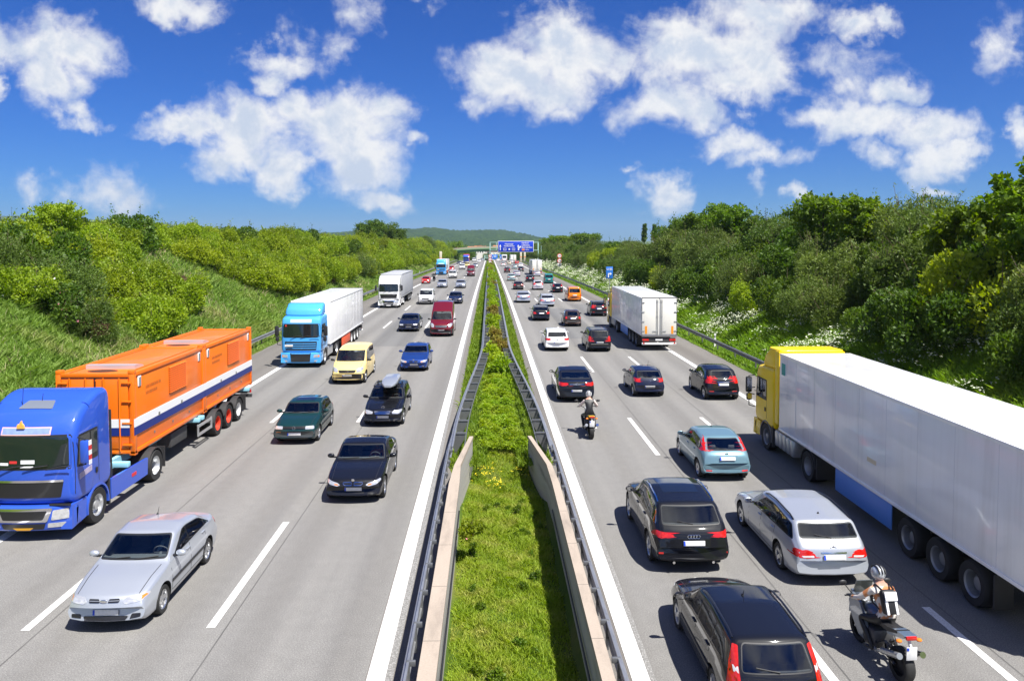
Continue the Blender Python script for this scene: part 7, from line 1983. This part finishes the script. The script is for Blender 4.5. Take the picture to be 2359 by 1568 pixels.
while y < 440:
    step = 3.2 + .020 * y
    for xr in (22.2, 25.2, 29.5):
        if y > 130 and xr == 29.5: continue
        yy = y + rv.uniform(-1, 1) * (1 + y / 150); xx = xr + rv.uniform(-.7, .7)
        s_ = rv.uniform(1.0, 1.4) * (1 + y / 1100) * (1.12 if xr > 24 else .92)
        if y > 120: s_ *= .86
        r_ = rv.random(); me = rv.choice(greyb) if r_ < .50 else rv.choice(deep) if r_ < .94 else rv.choice(fresh)
        put_bush(me, xx, yy, s_, 'dense dark bush in the shaded hedge above the white flowers, beside the lanes driving away', 'bushes in the hedge beside the lanes driving away', -.3, rv.uniform(.95, 1.2))
    y += step
DRY = leaf_material('dry_foliage', (.09, .05, .03), (.17, .10, .06), (.22, .15, .08), .2)
dryb = bush_mesh('bush', 45, 1500, .9, 1.9, .12, [DRY, TWIG], 6, 40, 0, aspect=.3)
for x, y, l in ((-22.3, 43.6, 'dead brown bush at the lower edge of the sunlit thicket behind the orange containers'), (-25.2, 62.5, 'dead brown bush where the thicket meets the pale grass strip'), (-21.0, 104, 'dead brown bush on the bank behind the white lorry')): put_bush(dryb, x, y, 1.0, l, None)
put_bush(rose, -24.3, 43.2, 1.0, 'dark bush with pink blossoms at the edge of the sunlit thicket', None)

# median planting
y = 29.5
while y < 330:
    r_ = rv.random(); near_ = y < 50
    if y < 45:
        for xx in (-.05, .45, .95): put_bush(rv.choice(mid[:2]), xx + rv.uniform(-.1, .1), y + rv.uniform(-.3, .3), rv.uniform(.62, .85), 'low green shrub between the two median guard rails', 'low shrubs between the median guard rails', -.05, .7, 'shrub')
        y += 1.05
    else:
        me = mid[2] if r_ < .12 else mid[1] if r_ < .3 else mid[0]
        red_ = me is mid[2]
        put_bush(me, .45 + rv.uniform(-.12, .12), y, rv.uniform(1.0, 1.4) * (1 + y / 600), 'reddish shrub between the two median guard rails' if red_ else 'bright green shrub between the two median guard rails', 'reddish shrubs between the median guard rails' if red_ else 'green shrubs between the median guard rails', -.05, rv.uniform(.9, 1.2), 'shrub')
        y += rv.uniform(1.5, 2.4) * (1 + y / 250)
o = put_bush(bush_mesh('shrub', 51, 1100, .45, .5, .085, [LEAF, TWIG, PINK], 6, 10, 3), -.52, 20.6, 1., 'small round shrub with a pink bloom against the concrete wall', None, 0, 1., 'shrub')

# ---- trees
def tree(label, x, y, h, spread, seed, leafm, leaf=.24, n=7000, crown0=.30, name='tree', narrow=False, group=None, trunk_r=.16):
    rng = np.random.default_rng(seed); t = thing(name, label, 'tree', (x, y, float(terrain_z(x, y)) - .1), rng.uniform(0, 6), group)
    mb = MB(); lean = rng.normal(0, .03, 2)
    top = np.array([lean[0] * h, lean[1] * h, h * .93]); mb.tube([(0, 0, 0), (lean[0] * h * .4, lean[1] * h * .4, h * .4), tuple(top)], trunk_r, 8, .03)
    P, N_ = [], []
    nl = 26 if not narrow else 34
    for k in range(nl):
        f = crown0 + (1 - crown0) * (k + rng.uniform(0, 1)) / nl; z = h * f * .95
        prof = math.sin(math.pi * min(1, (1 - f) / (1 - crown0) * .82 + .14)) if not narrow else (1 - f) ** .5 * .8 + .15
        ln = spread * prof * rng.uniform(.7, 1.15) + .15; a = k * 2.4 + rng.uniform(-.5, .5)
        st = np.array([lean[0] * z, lean[1] * z, z * .96]); d = np.array([math.cos(a), math.sin(a), .45 if not narrow else 1.6]); d /= np.linalg.norm(d)
        en = st + d * ln; mb.tube([tuple(st), tuple(st + d * ln * .55), tuple(en - np.array([0, 0, ln * .08]))], .035 * (1.2 - f) + .012, 5, .008)
        for q in range(5):
            c = st + (en - st) * (.40 + .16 * q) + rng.normal(0, .12 * spread * .35, 3); r_ = spread * rng.uniform(.13, .24) * (1 if not narrow else .8)
            m = int(n / nl / 5); dd = sphere_pts(rng, m); P.append(c + dd * (r_ * rng.uniform(.45, 1.1, (m, 1))) * np.array([1, 1, .62])); N_.append(dd)
    mb.build('trunk', BARK, t)
    v, f = leaf_quads(rng, np.concatenate(P), np.concatenate(N_), leaf, .66, -.1); cr = fast_mesh('crown', v, f, 4, [leafm]); cr.parent = t
    return t
for a in (('tall bright green tree at the right edge, rising above the dark hedge, nearest tree', 25.6, 34.5, 6.9, 2.5, 1, LEAFT, .27, 9000),
          ('bright green tree just beyond the nearest tree at the right edge', 25.2, 39.8, 5.6, 2.3, 2, LEAFT, .26, 8000),
          ('green tree above the hedge, right one of the pair over the yellow cab', 27.2, 55.8, 5.4, 2.0, 3, LEAFT, .26, 6500),
          ('broad green tree above the hedge, left one of the pair over the yellow cab', 27.2, 62, 6.2, 2.7, 4, LEAFT, .27, 8000),
          ('green tree above the hedge, right one of the pair over the white trailer', 27.4, 88, 6.4, 2.9, 5, LEAFT, .28, 8000),
          ('green tree above the hedge, left one of the pair over the white trailer', 27.6, 101, 5.6, 2.9, 6, LEAFT, .28, 7000)): tree(*a)
tree('tall sunlit tree standing out of the thicket near the left edge', -31.3, 56.5, 3.7, 1.8, 7, LEAF, .16, 10000, .2)
for k, (x, y_, h, s_) in enumerate(((-35, 236, 7.6, 4.2), (-32, 242, 7.2, 4.4), (-38, 240, 6.8, 4.0), (-30, 252, 6.0, 3.6))): tree('dark rounded tree of the clump rising over the thicket beside the oncoming lanes', x, y_, h, s_, 20 + k, LEAFD, .36, 6500, .12, group='clump of dark rounded trees')
tree('small dark tree on the skyline just before the green bridge', -33, 400, 5.5, 3.2, 30, LEAFD, .45, 3500, .1)
for k, (x, y_, h, s_) in enumerate(((-22, 500, 12.6, 7.0), (-30, 520, 11.5, 7.5), (-14, 540, 8, 5), (-40, 500, 10, 7), (-52, 520, 11, 8))): tree('big rounded tree beyond the green bridge', x, y_, h, s_, 40 + k, LEAFT, .75, 3200, .06, group='trees beyond the green bridge', trunk_r=.35)
for k, (px_, top, Y_) in enumerate(((1282, 546, 330), (1338, 541, 300), (1262, 552, 345), (1362, 543, 290), (1305, 548, 320))):
    x = hx(px_, Y_); h = hz(top, Y_) - float(terrain_z(x, Y_)); tree('rounded green tree on the skyline behind the far end of the dark hedge', x, Y_, h, 4.2, 60 + k, LEAFT, .5, 3600, .08, group='skyline trees behind the hedge')
for k, (px_, top, Y_) in enumerate(((1486, 514, 330), (1509, 516, 335), (1578, 507, 300))):
    x = hx(px_, Y_); h = hz(top, Y_) - float(terrain_z(x, Y_)); tree(('narrow dark poplar behind the hedge, left one of the two side by side', 'narrow dark poplar behind the hedge, right one of the two side by side', 'narrow dark poplar behind the hedge, next to the bright trees')[k], x, Y_, h, 2.0, 70 + k, LEAFD, .5, 3000, .1, 'poplar', True)
for k in range(22):
    Y_ = rv.uniform(760, 1100); px_ = rv.uniform(1085, 1235); x = hx(px_, Y_)
    tree('green tree among the roofs of the distant village', x, Y_, hz(rv.uniform(580, 586), Y_) - float(terrain_z(x, Y_)), 5.5, 120 + k, LEAFD if k % 2 else LEAFT, .9, 900, .05, group='trees among the village houses', trunk_r=.3)
for k in range(16):
    Y_ = rv.uniform(470, 760); px_ = rv.uniform(1158, 1300); x = hx(px_, Y_)
    tree('dark tree in the low wood beyond the sign gantry', x, Y_, hz(rv.uniform(574, 580), Y_) - float(terrain_z(x, Y_)), 6.5, 80 + k, LEAFD, .8, 1800, .05, group='trees beyond the sign gantry', trunk_r=.3) if x > 17.5 else None

# ---- grass, flowers (nobody could count them)
def vnoise(x, y, s_, seed):
    return .5 + .25 * (np.sin(x * s_ + seed) * np.cos(y * s_ * .8 + seed * 2.1) + np.sin((x + y) * s_ * 1.9 + seed * 3.3) + .0)
def grass_material(name, c0, c1, c2, nscale):
    return leaf_material(name, c0, c1, c2, .35, nscale, .6)
GRASS_L = grass_material('bank_grass', (.14, .24, .025), (.22, .32, .055), (.36, .36, .13), .20)
GRASS_R = grass_material('verge_grass', (.12, .23, .014), (.19, .31, .02), (.27, .36, .05), .25)
GRASS_M = grass_material('median_grass', (.16, .26, .012), (.30, .37, .03), (.46, .42, .12), .9)
STRAW = grass_material('seed_heads', (.36, .36, .15), (.42, .38, .20), (.46, .40, .26), .5)
def blades(name, x, y, z, hgt, wid, m, seed, lean=.6, kind='stuff'):
    rng = np.random.default_rng(seed); n = len(x)
    a = rng.uniform(0, 2 * math.pi, n); ln = rng.normal(0, lean, (n, 2)) * hgt[:, None]
    b = np.stack([x, y, z], -1); s_ = np.stack([np.cos(a), np.sin(a), np.zeros(n)], -1) * wid[:, None] * .5
    tip = b + np.stack([ln[:, 0], ln[:, 1], hgt], -1); midp = b + np.stack([ln[:, 0] * .3, ln[:, 1] * .3, hgt * .55], -1)
    v = np.stack([b - s_, b + s_, midp + s_ * .8, tip, midp - s_ * .8], 1).reshape(-1, 3)
    f = np.arange(n * 5).reshape(n, 5)
    o = fast_mesh(name, v, f, 5, m); o['kind'] = kind
    return o
def scatter(seed, n, x0, x1, y0, y1, power=1.8):
    rng = np.random.default_rng(seed); u = rng.uniform(0, 1, n)
    y = y0 * (y1 / y0) ** (u ** (1 / 1.0)); x = rng.uniform(x0, x1, n)
    return rng, x, y
rng, x, y = scatter(1, 290000, -33, -16.75, 21, 320)
z = terrain_z(x, y); d = np.hypot(x, y); hh = (.16 + .40 * vnoise(x, y, .35, 1)) * rng.uniform(.5, 1.3, len(x)) * np.where(x > -18.0, .35, 1)
blades('grass', x, y, z, hh, .014 + d * .0008, GRASS_L, 2, .8)
rng, x, y = scatter(21, 24000, -33, -17.4, 21, 300)
k_ = vnoise(x, y, .22, 5) > rng.uniform(.2, 1.0, len(x)); x, y = x[k_], y[k_]; z = terrain_z(x, y); d = np.hypot(x, y)
blades('seed_grass', x, y, z, rng.uniform(.4, .75, len(x)), .010 + d * .0006, STRAW, 22, .45)
rng, x, y = scatter(3, 150000, 15.8, 26, 24, 330)
z = terrain_z(x, y); d = np.hypot(x, y); hh = (.18 + .38 * vnoise(x, y, .4, 2)) * rng.uniform(.5, 1.3, len(x)) * np.where(x < 17.2, .45, 1)
blades('grass', x, y, z, hh, .016 + d * .0009, GRASS_R, 4, .75)
rng = np.random.default_rng(5); n = 70000; y = 12.5 + 17 * rng.uniform(0, 1, n); x = rng.uniform(-.93, 1.86, n) * 1.0
k_ = (x > np.interp(y, [12, 24.6, 28.2], [-.86, -.88, -.57])) & (x < np.interp(y, [12, 22.6, 24.6, 28.2], [1.79, 1.84, 1.81, 1.38])); x, y = x[k_], y[k_]
z = terrain_z(x, y) - .66 + .70 * sstep(26.5, 31, y); hh = (.04 + .15 * vnoise(x, y, 2.3, 1) ** 1.5) * np.clip(np.minimum(x + 1.05, 2.0 - x) * 2.2, .35, 1) * rng.uniform(.5, 1.5, len(x))
blades('grass', x, y, z, hh, .014 + .0 * x + .012 * vnoise(x, y, 3, 4), GRASS_M, 6, .6)
rng = np.random.default_rng(7); n = 60000; y = 27 * (330 / 27) ** rng.uniform(0, 1, n); sd = rng.uniform(0, 1, n) < .5
x = np.where(sd, rng.uniform(-1.46, -.1, n), rng.uniform(1.0, 2.24, n)); z = road_zv(y)
blades('grass', x, y, z, rng.uniform(.06, .24, n), .014 + y * .0009, GRASS_R, 8, .5)
def specks(name, P, size, m, seed, per=5, spread=.5, stems=None):
    rng = np.random.default_rng(seed); n = len(P); Q = np.repeat(P, per, 0) + rng.normal(0, 1, (n * per, 3)) * np.array([1, 1, .3]) * np.repeat(size, per)[:, None] * spread
    s_ = np.repeat(size, per) * rng.uniform(.25, .5, n * per); a = rng.uniform(0, 6.28, n * per)
    u = np.stack([np.cos(a), np.sin(a), rng.normal(0, .3, n * per)], -1) * s_[:, None]; w = np.stack([-np.sin(a), np.cos(a), rng.normal(0, .3, n * per)], -1) * s_[:, None]
    v = np.stack([Q - u, Q + w, Q + u, Q - w], 1).reshape(-1, 3); f = np.arange(n * per * 4).reshape(-1, 4)
    o = fast_mesh(name, v, f, 4, m); o['kind'] = 'stuff'; return o
rng, x, y = scatter(9, 10500, 17.2, 22.5, 30, 320); d = np.hypot(x, y)
k_ = (vnoise(x, y, .45, 3) + .18 * sstep(60, 140, y) - .03 * np.abs(x - 19.3) > rng.uniform(.42, .80, len(x))); x, y, d = x[k_], y[k_], d[k_]
P = np.stack([x, y, terrain_z(x, y) + rng.uniform(.45, 1.15, len(x))], -1); specks('white_wildflowers', P, .075 + d * .0007, BLOSSOMC, 10, 7, 1.25)
rng = np.random.default_rng(12); n = 44; x = np.concatenate([rng.normal(-.1, .28, n), rng.normal(1.15, .18, n // 2), rng.normal(.25, .2, n // 2)]); y = np.concatenate([rng.normal(27.6, .35, n), rng.normal(27.7, .3, n // 2), rng.normal(26.4, .25, n // 2)])
P = np.stack([x, y, terrain_z(x, y) - .66 + .7 * sstep(26.5, 31, y) + rng.uniform(.2, .36, len(x))], -1); specks('yellow_wildflowers', P, np.full(len(x), .055), YELF, 13, 3, .6)
# small weeds in the median grass
wm = bush_mesh('weed', 61, 260, .14, .2, .06, [LEAFT, TWIG, YELF], 5, 6, 0)
for k in range(26):
    x, y = rv.uniform(-.6, 1.5), rv.uniform(14.2, 25.5)
    o = bpy.data.objects.new('weed', wm); C.objects.link(o); o.location = (x, y, float(terrain_z(x, y)) - .66); s_ = rv.uniform(.6, 1.3); o.scale = (s_, s_, s_); o.rotation_euler = (0, 0, rv.uniform(0, 6)); tag(o, 'small leafy weed in the grass between the concrete walls', 'plant', 'weeds in the median grass')

# ------------------------------------------------------------------ the air: far things fade a little
hz_m = bpy.data.materials.new('haze_air'); hz_m.use_nodes = True; _n = hz_m.node_tree; _n.nodes.clear()
_v = _n.nodes.new('ShaderNodeVolumePrincipled'); _v.inputs['Color'].default_value = (.58, .78, 1, 1); _v.inputs['Density'].default_value = 8e-5; _v.inputs['Anisotropy'].default_value = .2
_o = _n.nodes.new('ShaderNodeOutputMaterial'); _n.links.new(_v.outputs[0], _o.inputs['Volume'])
mb = MB(); mb.box((0, 4700, 82), (13000, 11000, 240)); hzo = mb.build('haze', hz_m, None, 0); hzo['kind'] = 'stuff'
